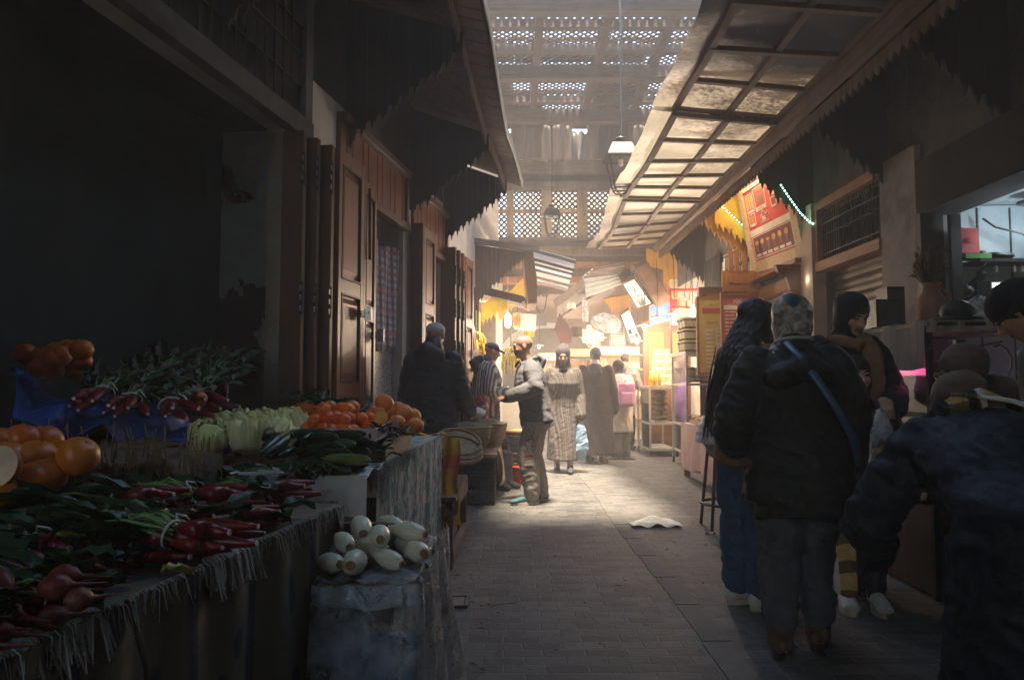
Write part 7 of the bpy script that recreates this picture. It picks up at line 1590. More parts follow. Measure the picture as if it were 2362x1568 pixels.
M['menured'] = mat('menu_red', (.50, .10, .09), (.42, .07, .07), .45, 2, bump=0); M['menuyel'] = mat('menu_yellow', (.62, .47, .12), (.5, .38, .1), .5, 3, bump=0)
t_, B_, rc = board(2.98, 9.15, .50, .95, 2.34, M['oak'], M['menured'], 'red framed menu board with white list lines and arabic title beside the doorway')
g = MB(); rc(g, 0, .865, .36, .905, .004, .007); rc(g, .62, .865, 1, .905, .004, .007); rc(g, .37, .3, .62, .86, .004, .007); rc(g, 0, .0, 1, .05, .004, .007)
for k in range(22):
    v = .84-.034*k; rc(g, .04, v, .04+.1, v+.012, .004, .006); rc(g, .16, v, .16+(.16, .12, .18, .14)[k % 4], v+.011, .004, .006); rc(g, .66, v, .8+(.16, .12, .18, .14)[(k+1) % 4], v+.011, .004, .006)
g.build('list_lines', M['signw'], t_)
g = MB()
for k in range(16): v = .83-.034*k; rc(g, .41, v, .47, v+.011, .0072, .009); rc(g, .51, v, .58, v+.011, .0072, .009)
g.build('prices', M['signmar'], t_)
text_mb('مزمز دوك', lambda u, v: B_(.5+u*.16, .952+v*.075, .008), .8, bold=.01).build('lettering', M['signw'], t_)
t_, B_, rc = board(2.80, 9.75, .46, 1.35, 2.36, M['oakx'], M['menuyel'], 'yellow menu board with blue drop emblem behind the red menu board')
g = MB(); rc(g, .1, .80, .95, .88, .004, .007); g.build('red_band', M['menured'], t_)
g = MB()
for k in range(10): v = .56-.055*k; rc(g, .5, v, .72, v+.04, .004, .006); rc(g, .2, v, .42, v+.03, .004, .006)
g.build('pale_boxes', M['signw'], t_)
g = MB()
for k in range(10): v = .565-.055*k; rc(g, .8, v, .94, v+.014, .004, .007); rc(g, .54, v+.01, .66, v+.02, .0062, .008)
g.build('list_lines', M['doord'], t_)
g = MB(); g.poly([B_(.8+.11*math.sin(a*.524)*(1 if math.cos(a*.524) < .3 else .62), .68+.075*math.cos(a*.524)*(1.25 if math.cos(a*.524) > .8 else 1), .004) for a in range(12)], (0, -.004, 0)); g.build('drop_emblem', mat('drop_blue', (.08, .12, .28), None, .5), t_)
text_mb('روصع', lambda u, v: B_(.5+u*.2, .935+v*.07, .006), .8).build('lettering', M['doord'], t_); text_mb('ريصع', lambda u, v: B_(.4+u*.15, .69+v*.07, .006), .8).build('lettering', M['doord'], t_)
ww = thing('wooden_door', 'brown panelled door leaf standing open behind the yellow menu board', 'door', (2.95, 10.3, 0))
g = MB(); g.box((2.97, 10.3, 1.3), (.5, .05, 2.6)); lf = g.build('leaf', M['doord'], ww)
for z in (.7, 1.7, 2.35): g = MB(); g.box((2.97, 10.265, z), (.3, .02, .5 if z < 2 else .3)); g.build('panel', M['doorr'], lf)
cr = thing('carved_cresting', 'carved orange wooden cresting above the red menu board', 'carving', (2.98, 9.12, 2.45))
g = MB(); g.poly([(2.72+.52*k/14, 9.12, 2.41+.05*abs(math.sin(k*.6))+.03*math.sin(math.pi*k/14)) for k in range(15)]+[(3.24, 9.12, 2.38), (2.72, 9.12, 2.38)], (0, .03, 0)); g.build('crest', M['oak'], cr)
g = MB(); g.box((2.98, 9.25, 2.56), (.46, .05, .22)); g.box((2.98, 9.2, 2.55), (.3, .05, .1)); g.box((2.86, 9.25, 2.8), (.05, .05, .3)); g.box((2.95, 9.25, 2.8), (.05, .05, .3)); g.box((3.05, 9.25, 2.78), (.05, .05, .26)); g.build('panel', M['oak'], cr)
LAMPS.append((V((4.1, 8.7, 2.3)), 60, (1, .78, .5)))
LAMPS.append((V((2.35, 9.0, 2.75)), 14, WWC))
b_ = P(1867, 646, 7.6); t_ = thing('small_bulb', 'tiny bright bulb on the edge of the pink pillar by the doorway', 'lamp', b_); g = MB(); g.ball(b_, .022, 10, 8); g.build('bulb', M['bulbw'], t_, True); g = MB(); g.tube([b_, b_+V((.02, 0, .15)), b_+V((.05, 0, .4))], .005, 4); g.build('cord', M['black'], t_); LAMPS.append((b_+V((-.06, -.05, 0)), 2.5, WARMC))
# ---- glass cabinets with tubs
M['tub'] = mat('tub_plastic', (.66, .62, .52), (.5, .44, .32), .3, 12, bump=0); M['lid'] = mat('tub_lid', (.82, .74, .5), None, .4, bump=0); M['dark'] = mat('dark_contents', (.16, .09, .045), (.07, .04, .025), .5, 30); M['amber'] = mat('amber_juice', (.75, .42, .03), None, .25, bump=0); M['biscuit'] = mat('pastry', (.60, .38, .18), (.42, .23, .09), .7, 25, rnd=.3, bump=.5)
def frame_cabinet(name, label, x0, x1, y0, y1, zs, legs, cat='display cabinet'):
    t_ = thing(name, label, cat, (x0, y0, 0))
    g = MB(); e = .03
    for x in (x0, x1):
        for y in (y0, y1): g.box((x, y, (zs[-1]+legs)/2), (e, e, zs[-1]-legs))
    for z in zs:
        for y in (y0, y1): g.box(((x0+x1)/2, y, z-e/2), (x1-x0-e, e*.96, e))
        for x in (x0, x1): g.box((x, (y0+y1)/2, z-e/2), (e*.96, y1-y0-e, e))
    g.build('frame', M['steel'], t_)
    for z in zs[:-1]:
        g = MB(); g.box(((x0+x1)/2, (y0+y1)/2, z), (x1-x0-.03, y1-y0-.03, .012)); g.build('shelf', M['white'], t_)
    g = MB(); g.box(((x0+x1)/2, (y0+y1)/2, zs[-1]+.008), (x1-x0+.05, y1-y0+.05, .02)); g.build('top', M['steel'], t_)
    for z0, z1 in zip(zs, zs[1:]):
        g = MB()
        g.add([(x0+.02, y0, z0), (x1-.02, y0, z0), (x1-.02, y0, z1-.03), (x0+.02, y0, z1-.03)], [(0, 1, 2, 3)]); g.add([(x0, y0+.02, z0), (x0, y1-.02, z0), (x0, y1-.02, z1-.03), (x0, y0+.02, z1-.03)], [(0, 1, 2, 3)]); g.build('glass', M['glass'], t_)
    for x in (x0, x1):
        for y in (y0, y1): g = MB(); g.tube([(x-.012, y, .03), (x+.012, y, .03)], .03, 10); g.box((x, y, .07), (.03, .04, .05)); g.build('castor', M['black'], t_)
    return t_
frame_cabinet('glass_cabinet', 'tall glass cabinet on castors with tubs stacked on top', 2.48, 2.94, 10.1, 11.0, (.22, .62, 1.2, 1.64), .09)
frame_cabinet('glass_case', 'low white framed glass case filled with dark bags', 2.28, 2.72, 11.8, 12.9, (.12, .55, 1.14), .09)
def tub(): 
    t_ = bpy.data.objects.new('tub', None); C.objects.link(t_)
    g = MB(); g.lathe([(.045, 0), (.058, .085)], (0, 0, 0), 14); g.build('cup', M['dark'], t_, True, True); g = MB(); g.lathe([(.061, .083), (.062, .1), (.055, .103)], (0, 0, 0), 14); g.build('lid', M['lid'], t_, True, True); g = MB(); g.lathe([(.0475, .012), (.0565, .07)], (0, 0, .0), 14, cap=False); g.build('label', M['tub'], t_, True, True); return t_
tb0 = tub(); GT = 'tubs stacked on the tall glass cabinet'
for r_ in range(3):
    for j in range(3):
        for k in range(4):
            if k == 3 and r_ == 2 and j: continue
            tag(copy_tree(tb0, None, V((2.53+.125*k, 10.18+.16*j, 1.662+.165*r_)), (0, 0, rnd.uniform(0, 6)), 1.5), 'lidded tub of dark preserves in the rows on top of the tall glass cabinet', 'tub', GT)
for z, n in ((.64, 6), (1.22, 8)):
    for k in range(n):
        for s in range(2 if z > 1 else 1): tag(copy_tree(tb0, None, V((2.56+.11*(k % 4), 10.25+.25*(k//4), z+.105*s)), (0, 0, k), 1.0 if k % 3 else 1.1), 'small tub on the shelves inside the tall glass cabinet', 'tub', 'tubs inside the tall glass cabinet')
rk = thing('red_rack', 'red metal rack standing behind the tubs on the cabinet', 'rack', (2.7, 11.1, 1.6))
g = MB()
for x in (2.5, 3.05): g.bar((x, 11.15, 1.66), (x, 11.15, 2.7), .025)
for z in (2.1, 2.4, 2.68): g.bar((2.5, 11.15, z), (3.05, 11.15, z), .025); g.box((2.78, 11.25, z), (.55, .2, .012))
g.build('frame', mat('red_metal', (.5, .03, .03), None, .4), rk)
for k in range(9):
    g = MB(); g.box((2.56+.13*(k % 4), 11.2, 2.16+.3*(k//4)), (.1, .1, .1+.03*(k % 3))); o = g.build('carton', (M['signw'], M['menured'], M['tub'])[k % 3]); tag(o, 'small carton on the red rack behind the tubs', 'carton', 'cartons on the red rack')
for k in range(6):
    g = MB(); 
    g.ball((2.5, 12.2, .62+.085*k), (.15, .28, .05), 20, 10, fn=lambda p: p*(1+.22*nz(p, 14, k))); o = g.build('bag_of_sweets', M['dark'], None, True); tag(o, 'brown bag of sweets in the stack inside the low glass case', 'bag', 'bags stacked inside the low glass case')
# juice bottles and lidded tubs on the low case
for k, (x, y) in enumerate(((2.32, 11.86), (2.39, 11.88), (2.46, 11.86), (2.33, 12.0), (2.41, 12.02))):
    j = thing('juice_bottle', 'slim amber juice bottle in the row on the low glass case', 'bottle', (x, y, 1.16), group='juice bottles on the low glass case'); g = MB(); g.lathe([(.03, 0), (.032, .14), (.012, .2), (.012, .23)], (x, y, 1.16), 12); g.build('bottle', M['amber'], j, True); g = MB(); g.lathe([(.014, .22), (.014, .25)], (x, y, 1.16), 10); g.build('cap', M['white'], j)
tubc = copy_tree(tb0)
for ch in [c for c in C.objects if c.parent == tubc]:
    if ch.name.startswith('cup'): ch.data = ch.data.copy(); ch.data.materials[0] = M['biscuit']
GP = 'pale lidded tubs piled on the low glass case'
for lay, n in ((0, 6), (1, 6), (2, 5), (3, 4), (4, 3)):
    for k in range(n): tag(copy_tree(tubc, None, V((2.42+.075*k*(1 if lay else 1)+.02*lay, 12.22+.04*(k % 2)-.0*lay, 1.16+.125*lay)), (0, 0, k), 1.2), 'pale lidded tub in the pyramid on the low glass case', 'tub', GP)
for o in (tb0, tubc):
    for ch in [c for c in C.objects if c.parent == o]: bpy.data.objects.remove(ch)
    bpy.data.objects.remove(o)
# pink covered table with pastries
M['pink'] = mat('pink_oilcloth', (.52, .33, .30), (.42, .25, .23), .55, 4, bump=.5, bscale=9, bdist=.03)
pt = thing('pink_table', 'low wooden table draped in a pinkish cloth beside the glass cabinet', 'table', (2.55, 8.6, 0))
g = MB(); g.box((2.55, 8.55, .66), (.62, 1.7, .04)); g.build('tabletop', M['crate'], pt)
for x, y in ((2.28, 7.78), (2.82, 7.78), (2.28, 9.35), (2.82, 9.35)): g = MB(); g.box((x, y, .32), (.07, .07, .64)); g.build('leg', M['crate'], pt)
g = MB(); g.box((2.55, 7.76, .12), (.5, .05, .1)); g.build('rail', M['crate'], pt)
g = MB(); g.grid(lambda u, v: V((2.225-.03*v-.02*math.sin(u*23+v)*v, 7.72+1.7*u, .69-.55*v-.03*math.sin(u*11)*v)), 50, 12); g.grid(lambda u, v: V((2.225+.63*u, 7.70-.015*math.sin(u*17)*v-.02*v, .69-.42*v)), 30, 10); g.grid(lambda u, v: V((2.225+.63*v, 7.7+1.72*u, .69+.004*math.sin(u*30+v*9))), 30, 8); g.build('cloth', M['pink'], pt, True)
for k, (x, y, lab) in enumerate(((2.5, 8.05, 'near tray of pale pastries on the pink table'), (2.5, 8.75, 'far tray of pale pastries on the pink table'))):
    tr = thing('pastry_tray', lab, 'tray', (x, y, .7)); g = MB(); g.box((x, y, .715), (.5, .56, .02)); g.box((x-.25, y, .73), (.012, .56, .04)); g.box((x, y-.28, .73), (.488, .012, .04)); g.build('tray', M['pink'], tr)
    for i in range(20):
        q = V((x-.2+.1*(i % 5)+rnd.uniform(-.02, .02), y-.22+.13*(i//5), .745+rnd.uniform(0, .03))); g = MB(); g.ball(q, (.055, .06, .03), 10, 6, Matrix.Rotation(rnd.uniform(0, 3), 3, 'Z'), fn=lambda p: p*(1+.15*nz(p, 30))); o = g.build('pastry', M['biscuit'] if i % 3 else M['cream'], None, True); tag(o, 'small pale pastry heaped on the '+('near' if k == 0 else 'far')+' tray of the pink table', 'pastry', 'pastries on the '+('near' if k == 0 else 'far')+' pink table tray')
g = MB(); g.lathe([(.13, 0), (.16, .25), (.15, .25)], (2.36, 7.55, .0), 18); o = g.build('bucket', mat('red_bucket', (.4, .03, .03), None, .4), None, True); tag(o, 'dark red bucket under the front of the pink table', 'bucket')
crate('fruit_crate', (2.5, 7.3, 0), .5, .35, .24, M['crate'], 'open wooden crate on the floor behind the black stool', .1, 3)
# black bar stool
so_ = V((1.80, 6.05, 0)); bs_ = thing('bar_stool', 'black metal bar stool with a foot ring under the person in the grey padded jacket', 'stool', so_)
g = MB(); g.lathe([(.17, .70), (.18, .72), (.17, .745)], so_, 20); g.build('seat', M['black'], bs_, True)
for sx, sy in ((-1, -1), (1, -1), (1, 1), (-1, 1)): g = MB(); g.tube([so_+V((sx*.11, sy*.11, .7)), so_+V((sx*.17, sy*.17, 0))], .014, 8); g.build('leg', M['black'], bs_, True)
g = MB(); g.tube([so_+V((.21*math.cos(k*math.pi/14), .21*math.sin(k*math.pi/14), .2)) for k in range(29)], .013, 8); g.build('foot_ring', M['black'], bs_, True)
# ---- tilted light boxes, cloth awnings and canopy boards deep on the right
def lightbox(q, d0, d1, label, mpanel, extra=None):
    p = [P(*q[0], d0), P(*q[1], d0), P(*q[2], d1), P(*q[3], d1)]; t_ = thing('light_box', label, 'sign', p[3])
    n = (p[1]-p[0]).cross(p[3]-p[0]).normalized(); n = n if n.y < 0 else -n
    g = MB(); g.poly(p, -n*.08); g.build('case', M['board'], t_)
    c = sum(p, V((0, 0, 0)))/4; g = MB(); g.poly([c+(x-c)*.88+n*.004 for x in p], -n*.003); g.build('lit_panel', mpanel, t_)
    if extra: extra(lambda u, v: p[3]+(p[2]-p[3])*u+(p[0]-p[3])*v+((p[1]-p[0])-(p[2]-p[3]))*u*v+n*.008, t_, n)
def litpanel(name, a, b, st):
    t = NT(name); f = t.ramp(t.noise(t.coord(), 4, 3), .35, .65); col = t.mix(f, c4(a), c4(b)); e = t.new('ShaderNodeEmission'); t.l(col, e.inputs[0]); e.inputs[1].default_value = st; return t.done(e)
def tree_print(B2, t_, n):
    g = MB()
    def seg(a, b): g.bar(B2(*a), B2(*b), .014, .004, up=n)
    for k in range(7): seg((.3+.05*k, .08), (.2+.1*k, .3+.05*(k % 3)))
    seg((.05, .42), (.95, .42)); seg((.5, .4), (.55, .85)); seg((.52, .6), (.75, .8)); seg((.52, .55), (.3, .75)); g.build('print_lines', M['doord'], t_)
lightbox(((1434, 653), (1461, 640), (1506, 703), (1470, 712)), 12.6, 12.9, 'tilted backlit poster glowing yellow green among the far right signs', litpanel('lit_green_poster', (.85, .9, .6), (.6, .75, .45), .45), tree_print)
lightbox(((1462, 614), (1490, 601), (1553, 693), (1516, 708)), 11.9, 12.1, 'long tilted brown poster board with a bright lamp spot', mat('brown_poster', (.30, .2, .15), (.2, .12, .1), .25, 5))
def four(B2, t_, n):
    g = MB()
    for u, v in ((.12, .1), (.55, .12), (.12, .3)): g.poly([B2(u, v), B2(u+.32, v), B2(u+.32, v+.14), B2(u, v+.14)], n*.004)
    g.build('picture', M['doord'], t_)
lightbox(((1430, 724), (1450, 711), (1480, 786), (1455, 792)), 14.6, 14.8, 'narrow tilted backlit sign with small dark pictures', litpanel('lit_blue_poster', (.6, .78, .9), (.9, .9, .85), .5), four)
lightbox(((1496, 705), (1548, 686), (1549, 742), (1498, 752)), 12.2, 12.3, 'blue and white striped price board above the hanging bulbs', litpanel('lit_stripes', (.35, .5, .75), (.75, .82, .9), .25))
lightbox(((1406, 735), (1441, 735), (1443, 800), (1408, 800)), 15.5, 15.5, 'tall white board of small squares above the man in the beanie', M['signw'], lambda B2, t_, n: (lambda g: ([g.poly([B2(.1+.16*i, .06+.09*j), B2(.2+.16*i, .06+.09*j), B2(.2+.16*i, .115+.09*j), B2(.1+.16*i, .115+.09*j)], n*.004) for i in range(5) for j in range(10)], g.build('squares', M['doord'], t_)))(MB()))
g = MB(); q = [P(1343, 637, 13.9), P(1421, 629, 13.9), P(1436, 655, 13.9), P(1352, 686, 13.9)]
g.grid(lambda u, v: (lambda a, b: a+(b-a)*v+V((0, .03*math.sin(v*26), 0)))(q[0]+(q[1]-q[0])*u, q[3]+(q[2]-q[3])*u), 10, 30, .006); tag(g.build('white_sheet', M['sheet'], None, True), 'white ribbed plastic sheet hanging under the far right canopy', 'sheet')
cv = thing('ribbed_awning', 'small ribbed white awning above the hanging plastic sheet', 'awning', P(1390, 625, 13.8)); a0, a1, a2, a3 = P(1345, 636, 13.85), P(1430, 625, 13.85), P(1440, 606, 12.5), P(1368, 618, 12.6)
g = MB(); g.grid(lambda u, v: (a0+(a1-a0)*u)*(1-v)+(a3+(a2-a3)*u)*v, 6, 10); g.build('sheet', M['sheet'], cv)
for v in (.02, .35, .68, .98): g = MB(); g.bar((a0*(1-v)+a3*v)-V((0, 0, .03)), (a1*(1-v)+a2*v)-V((0, 0, .03)), .05); g.build('rib', M['beam'], cv)
fc = thing('wooden_canopy', 'brown scalloped canopy over the far right shops beneath the ribbed awning', 'canopy', (2.6, 15, 3))
for i, (pa, pb, d, m_) in enumerate((((1490, 600), (1562, 690), 13.2, 'boardy'), ((1452, 620), (1530, 742), 12.95, 'board'), ((1390, 690), (1455, 770), 15.2, 'boardy'), ((1300, 735), (1392, 690), 16.5, 'board'))):
    a, b = P(*pa, d), P(*pb, d); g = MB(); up = (.62, .25, .5, .3)[i]; scallop(g, a, b, lambda s, a=a, b=b, up=up: a.z+(b.z-a.z)*s*.15+up*.25+.06, lambda s, a=a, b=b: a.z+(b.z-a.z)*s, 11, .03, (0, -1, 0), seed=31+i); g.build('side_board', M[m_], fc)
g = MB(); a, b, c_, d_ = P(1290, 735, 16.5), P(1385, 672, 14.3), P(1470, 655, 14.3), P(1440, 735, 18); g.add([a, b, c_, d_, a+V((0, 0, .06)), b+V((0, 0, .06)), c_+V((0, 0, .06)), d_+V((0, 0, .06))], [(0, 1, 2, 3), (7, 6, 5, 4), (0, 4, 5, 1), (1, 5, 6, 2), (2, 6, 7, 3), (3, 7, 4, 0)]); g.build('deck', M['board'], fc)
g = MB(); g.bar(P(1280, 700, 14.2), P(1345, 610+45, 13.5), .05, .16); g.build('edge_beam', M['beam'], fc)
for (px, py, d, w_, h_, mk, lab) in ((1355, 775, 15.5, .22, .3, 'fabw', 'pale paper notice hanging left of the beanie man'), (1372, 765, 15, .35, .28, 'signw', 'white printed notice hanging above the beanie man'), (1330, 765, 15.8, .25, .22, 'doord', 'dark square sign hanging beside the paper notices'), (1375, 790, 16, .2, .3, 'signw', 'small white card under the hanging notices'), (1318, 705, 15, .18, .12, 'signw', 'small white tag pinned under the brown canopy'), (1350, 640+75, 15, .14, .5, 'thinplastic', 'rolled clear plastic hanging from the far canopy')):
    g = MB(); p = P(px, py, d); g.grid(lambda u, v: p+V(((u-.5)*w_, .02*math.sin(u*8), (v-.5)*h_)), 6, 6, .01); tag(g.build('hanging_notice', M[mk]), lab, 'notice')
g = MB(); a = P(1340, 690, 15); g.ball(P(1400, 745, 14.2), (.32, .2, .2), 16, 10, fn=lambda p: p*(1+.25*nz(p, 5))); tag(g.build('plastic_bundle', M['thinplastic'], None, True), 'clear plastic bundle slung under the far right canopy', 'bundle')
g = MB(); p = [P(1290, 722, 15.5), P(1318, 760, 15.5), P(1318, 790, 15.5), P(1292, 792, 15.5), P(1278, 760, 15.5)]; g.poly(p, (0, .04, 0)); tag(g.build('red_banner', mat('dull_red_cloth', (.13, .035, .035), None, .9)), 'dull red cloth banner hanging by the far arch', 'banner')
for (px, d, w_, lab) in ((1352, 16.3, 1.1, 'far goods shelf behind the man in the beanie'), (1425, 15.2, 1.0, 'bright goods shelf left of the man in the vest'), (1285, 18.5, .9, 'distant goods shelf beside the far arch'), (1545, 13.4, .8, 'bright goods shelf behind the low glass case')):
    p = P(px, 885, d); sh_ = thing('goods_shelf', lab, 'shelf', (p.x, d, 0)); g = MB(); g.box((p.x, d+.22, 1.0), (w_, .04, 2.0)); g.build('back_panel', M['cream'], sh_); g = MB()
    for z in (.45, .85, 1.2, 1.5, 1.8): g.box((p.x, d, z), (w_, .4, .03))
    g.build('boards', M['oak'], sh_)
    for zi, z in enumerate((.865, 1.215, 1.515)):
        for k in range(int(w_/.13)):
            g = MB(); x = p.x-w_/2+.08+.13*k; h_ = rnd.uniform(.12, .24); r_ = rnd.uniform(.035, .05); g.lathe([(r_, 0), (r_, h_*.75), (r_*.5, h_*.9), (r_*.5, h_)], (x, d-.1, z), 10); o = g.build('jar', (M['amber'], M['lid'], M['tub'], M['biscuit'], M['menured'])[rnd.randrange(5)], None, True); tag(o, 'small jar on the '+lab, 'jar', 'jars on the '+lab)
bd = thing('wooden_door', 'pale brown panelled door behind the hanging bulbs on the right', 'door', (2.95, 13.0, 0)); g = MB(); g.box((2.86, 13.15, 1.2), (.85, .06, 2.3)); l_ = g.build('leaf', M['door'], bd)
for x in (2.66, 3.06):
    for z in (.7, 1.75): g = MB(); g.box((x, 13.11, z), (.28, .03, .8)); g.build('panel', M['oak'], l_)
for k, (px, z1, ln_) in enumerate(((1580, 705, .8), (1590, 725, 1.0), (1608, 700, .7))):
    g = MB(); a = P(px, 600, 11.9); g.tube([a, a+V((.02, 0, -ln_*.4)), a+V((-.02, 0, -ln_*.7)), a+V((.01, 0, -ln_))], .007, 5); tag(g.build('dangling_cord', M['black']), ('left', 'middle', 'right')[k]+' black cord dangling on the bright wall under the dark board', 'cord')
# ---- near right display counter and shop goods
M['countercloth'] = mat('thin_grey_cloth', (.36, .29, .24), (.26, .2, .17), .9, 4, stretch=(6, 6, .7), bump=.4, bscale=8, bdist=.02)
dc = thing('display_counter', 'tall glass display counter with a cloth over its top edge, right foreground', 'counter', (2.65, 4.5, 0))
g = MB(); x0, x1, y0, y1 = 2.36, 3.1, 4.02, 4.95
for x in (x0, x1):
    for y in (y0, y1): g.box((x, y, .76), (.03, .03, 1.52))
for z in (.9, 1.02, 1.52):
    for y in (y0, y1): g.box(((x0+x1)/2, y, z), (x1-x0, .028, .03))
    for x in (x0, x1): g.box((x, (y0+y1)/2, z), (.028, y1-y0, .03))
g.build('frame', M['black'], dc)
g = MB(); g.box((2.73, 4.485, .44), (.72, .9, .86)); g.build('base', M['doord'], dc); g = MB(); g.box((2.73, 4.485, 1.535), (.8, 1.0, .02)); g.build('top', M['black'], dc)
g = MB(); g.add([(x0, y0, .92), (x0, y1, .92), (x0, y1, 1.5), (x0, y0, 1.5)], [(0, 1, 2, 3)]); g.add([(x0, y0-.003, .92), (x1, y0-.003, .92), (x1, y0-.003, 1.5), (x0, y0-.003, 1.5)], [(0, 1, 2, 3)]); g.build('glass', M['glass'], dc)
g = MB(); g.grid(lambda u, v: V((x0-.03-.012*math.sin(u*20+v)-.01*v, y0-.02+.99*u, 1.556-.27*v*(1+.04*math.sin(u*9)))), 50, 8); g.grid(lambda u, v: V((x0-.03+.8*v, y0-.02+.99*u, 1.556+.005*math.sin(u*25+v*12))), 30, 6); g.grid(lambda u, v: V((x0-.03+.55*u, y0-.03-.008*math.sin(u*22), 1.556-.07*v*(1-.3*u))), 24, 4); g.build('cloth', M['countercloth'], dc, True)
g = MB(); g.tube([(2.46, 4.2, 1.27), (2.46, 4.90, 1.27)], .022, 10); g.build('pink_tube', M['neon'], dc); LAMPS.append((V((2.44, 4.7, 1.2)), 1.6, (1, .12, .35)))
g = MB(); g.tube([(2.6, 4.9, 1.36), (2.75, 4.9, 1.36)], .014, 8); g.build('white_tube', M['dim'], dc)  # glowing bar stands in for a white reflection in the counter
g = MB(); g.ball((2.9, 4.6, 1.08), (.18, .25, .12), 18, 10, fn=lambda p: p*(1+.25*nz(p, 9))); g.build('wrapped_goods', M['thinplastic'], dc, True)
g = MB(); g.tube([(2.5+.1*math.cos(k*.5)+.01*k, 4.06, 1.3+.12*math.sin(k*.5)) for k in range(30)], .006, 5); g.tube([(2.42, 4.05, 1.1), (2.6, 4.06, 1.4), (2.8, 4.05, 1.44)], .006, 5); o = g.build('cable_coil', M['black'], None, True); tag(o, 'loops of black cable behind the end glass of the display counter', 'cable')
def simple(nm, mb, m_, lab, cat, smooth=True): return tag(mb.build(nm, m_, None, smooth), lab, cat)
ct = 1.56
for k, (x, y, w_, h_) in enumerate(((2.5, 4.78, .16, .20), (2.62, 4.9, .12, .30))):
    sp_ = thing('speaker_box', ('low dark loudspeaker box on the counter by the standing woman', 'taller dark loudspeaker box behind the low one')[k], 'speaker', (x, y, ct)); g = MB(); g.box((x, y, ct+h_/2), (w_, .15, h_)); g.build('box', M['bcrate'], sp_); g = MB(); g.box((x, y-.078, ct+h_/2), (w_*.86, .008, h_*.88)); g.build('grille', M['iron'], sp_)
vs = thing('clay_vase', 'tall terracotta vase with a handle standing on the counter', 'vase', (2.56, 4.32, ct)); vc = V((2.56, 4.32, ct)); M['clay'] = mat('terracotta', (.34, .17, .10), (.24, .11, .065), .7, 7, bump=.2)
g = MB(); g.lathe([(.045, 0), (.07, .03), (.085, .10), (.075, .16), (.05, .2), (.05, .23), (.06, .25), (.052, .25)], vc, 22); g.build('pot', M['clay'], vs, True); g = MB(); g.tube([vc+V((.07, 0, .08)), vc+V((.12, 0, .12)), vc+V((.11, 0, .19)), vc+V((.05, 0, .22))], .012, 8); g.build('handle', M['clay'], vs, True)
g = MB()
for k in range(150):
    a = rnd.uniform(0, 6.28); s = rnd.uniform(.03, .13); h_ = rnd.uniform(.1, .33); b = vc+V((.02*math.cos(a), .02*math.sin(a), .22)); m_ = b+V((s*.6*math.cos(a), s*.6*math.sin(a), h_*.7)); e = b+V((s*math.cos(a+.5), s*math.sin(a+.5), h_*rnd.uniform(.3, 1))); g.tube([b, m_, e], [.002, .0022, .001], 4, cap=False)
    if k % 2: leaf(g, m_, e-m_, .05, .012, lob=0)
simple('dried_plant', g, mat('dried_stems', (.18, .12, .07), (.1, .065, .04), .9, 30), 'bushy dried plant standing in the terracotta vase', 'plant')
g = MB(); g.ball((2.56, 4.08, ct+.05), (.085, .09, .075), 18, 10); g.lathe([(.0, ct+.012), (.13, ct+.014), (.135, ct+.006)], (2.56, 4.08, 0), 20); simple('black_hat', g, M['black'], 'black felt hat resting on the counter beside the vase', 'hat')
g = MB(); g.ball((2.72, 4.1, ct+.085), (.09, .07, .06), 20, 12, fn=lambda p: p*(1+.15*nz(p, 16))); g.tube([(2.65, 4.08, ct+.06), (2.6, 4.06, ct+.03)], [.03, .01], 8); simple('wrapped_bowl', g, M['thinplastic'], 'bowl wrapped in shiny clear plastic on the counter', 'bowl')
g = MB(); g.lathe([(.05, 0), (.1, .03), (.105, .035), (.1, .037)], (2.74, 4.12, ct), 20); simple('plate_stack', g, M['white'], 'stack of pale plates under the plastic wrapped bowl', 'plates')
sz2, sz1 = 2.155, 1.875
bk = thing('red_box', 'red box with dark emblem standing on the green book', 'box', (3.5, 5.47, sz2+.04)); g = MB(); g.box((3.52, 5.46, sz2+.145), (.17, .05, .2), (-.08, 0, .02)); g.build('box', mat('red_card', (.42, .03, .03), None, .5), bk)
g = MB(); g.bar((3.48, 5.428, sz2+.13), (3.56, 5.428, sz2+.13), .004); [g.bar((3.5+.012*k, 5.428, sz2+.14), (3.5+.012*k, 5.428, sz2+.16+.008*(k % 2)), .003) for k in range(4)]; g.build('emblem', M['signmar'], bk)
g = MB(); g.box((3.57, 5.46, sz2+.02), (.2, .14, .035)); simple('green_book', g, mat('green_cover', (.12, .36, .08), None, .5), 'green book lying flat on the upper shop shelf', 'book', False)
g = MB(); g.lathe([(.034, 0), (.036, .07), (.03, .075)], (3.66, 5.5, sz2), 16); simple('tin', g, M['black'], 'small black tin beside the red box', 'tin')
g = MB(); g.ball((3.78, 5.47, sz2+.03), (.12, .08, .03), 18, 8, fn=lambda p: p*(1+.3*nz(p, 18))); simple('cloth_heap', g, M['bcrate'], 'dark crumpled cloth on the upper shop shelf', 'cloth')
rd = thing('radio', 'small radio with silver front panel on the lower shop shelf', 'radio', (3.68, 5.45, sz1)); g = MB(); g.box((3.67, 5.46, sz1+.055), (.2, .06, .105)); g.build('case', M['bcrate'], rd); g = MB(); g.box((3.725, 5.427, sz1+.055), (.09, .008, .1)); f_ = g.build('front', M['white'], rd); g = MB(); g.box((3.725, 5.4225, sz1+.068), (.07, .002, .05)); g.build('dial', M['dim'], f_); g = MB(); g.box((3.725, 5.4225, sz1+.022), (.06, .002, .012)); g.build('slot', M['black'], f_)
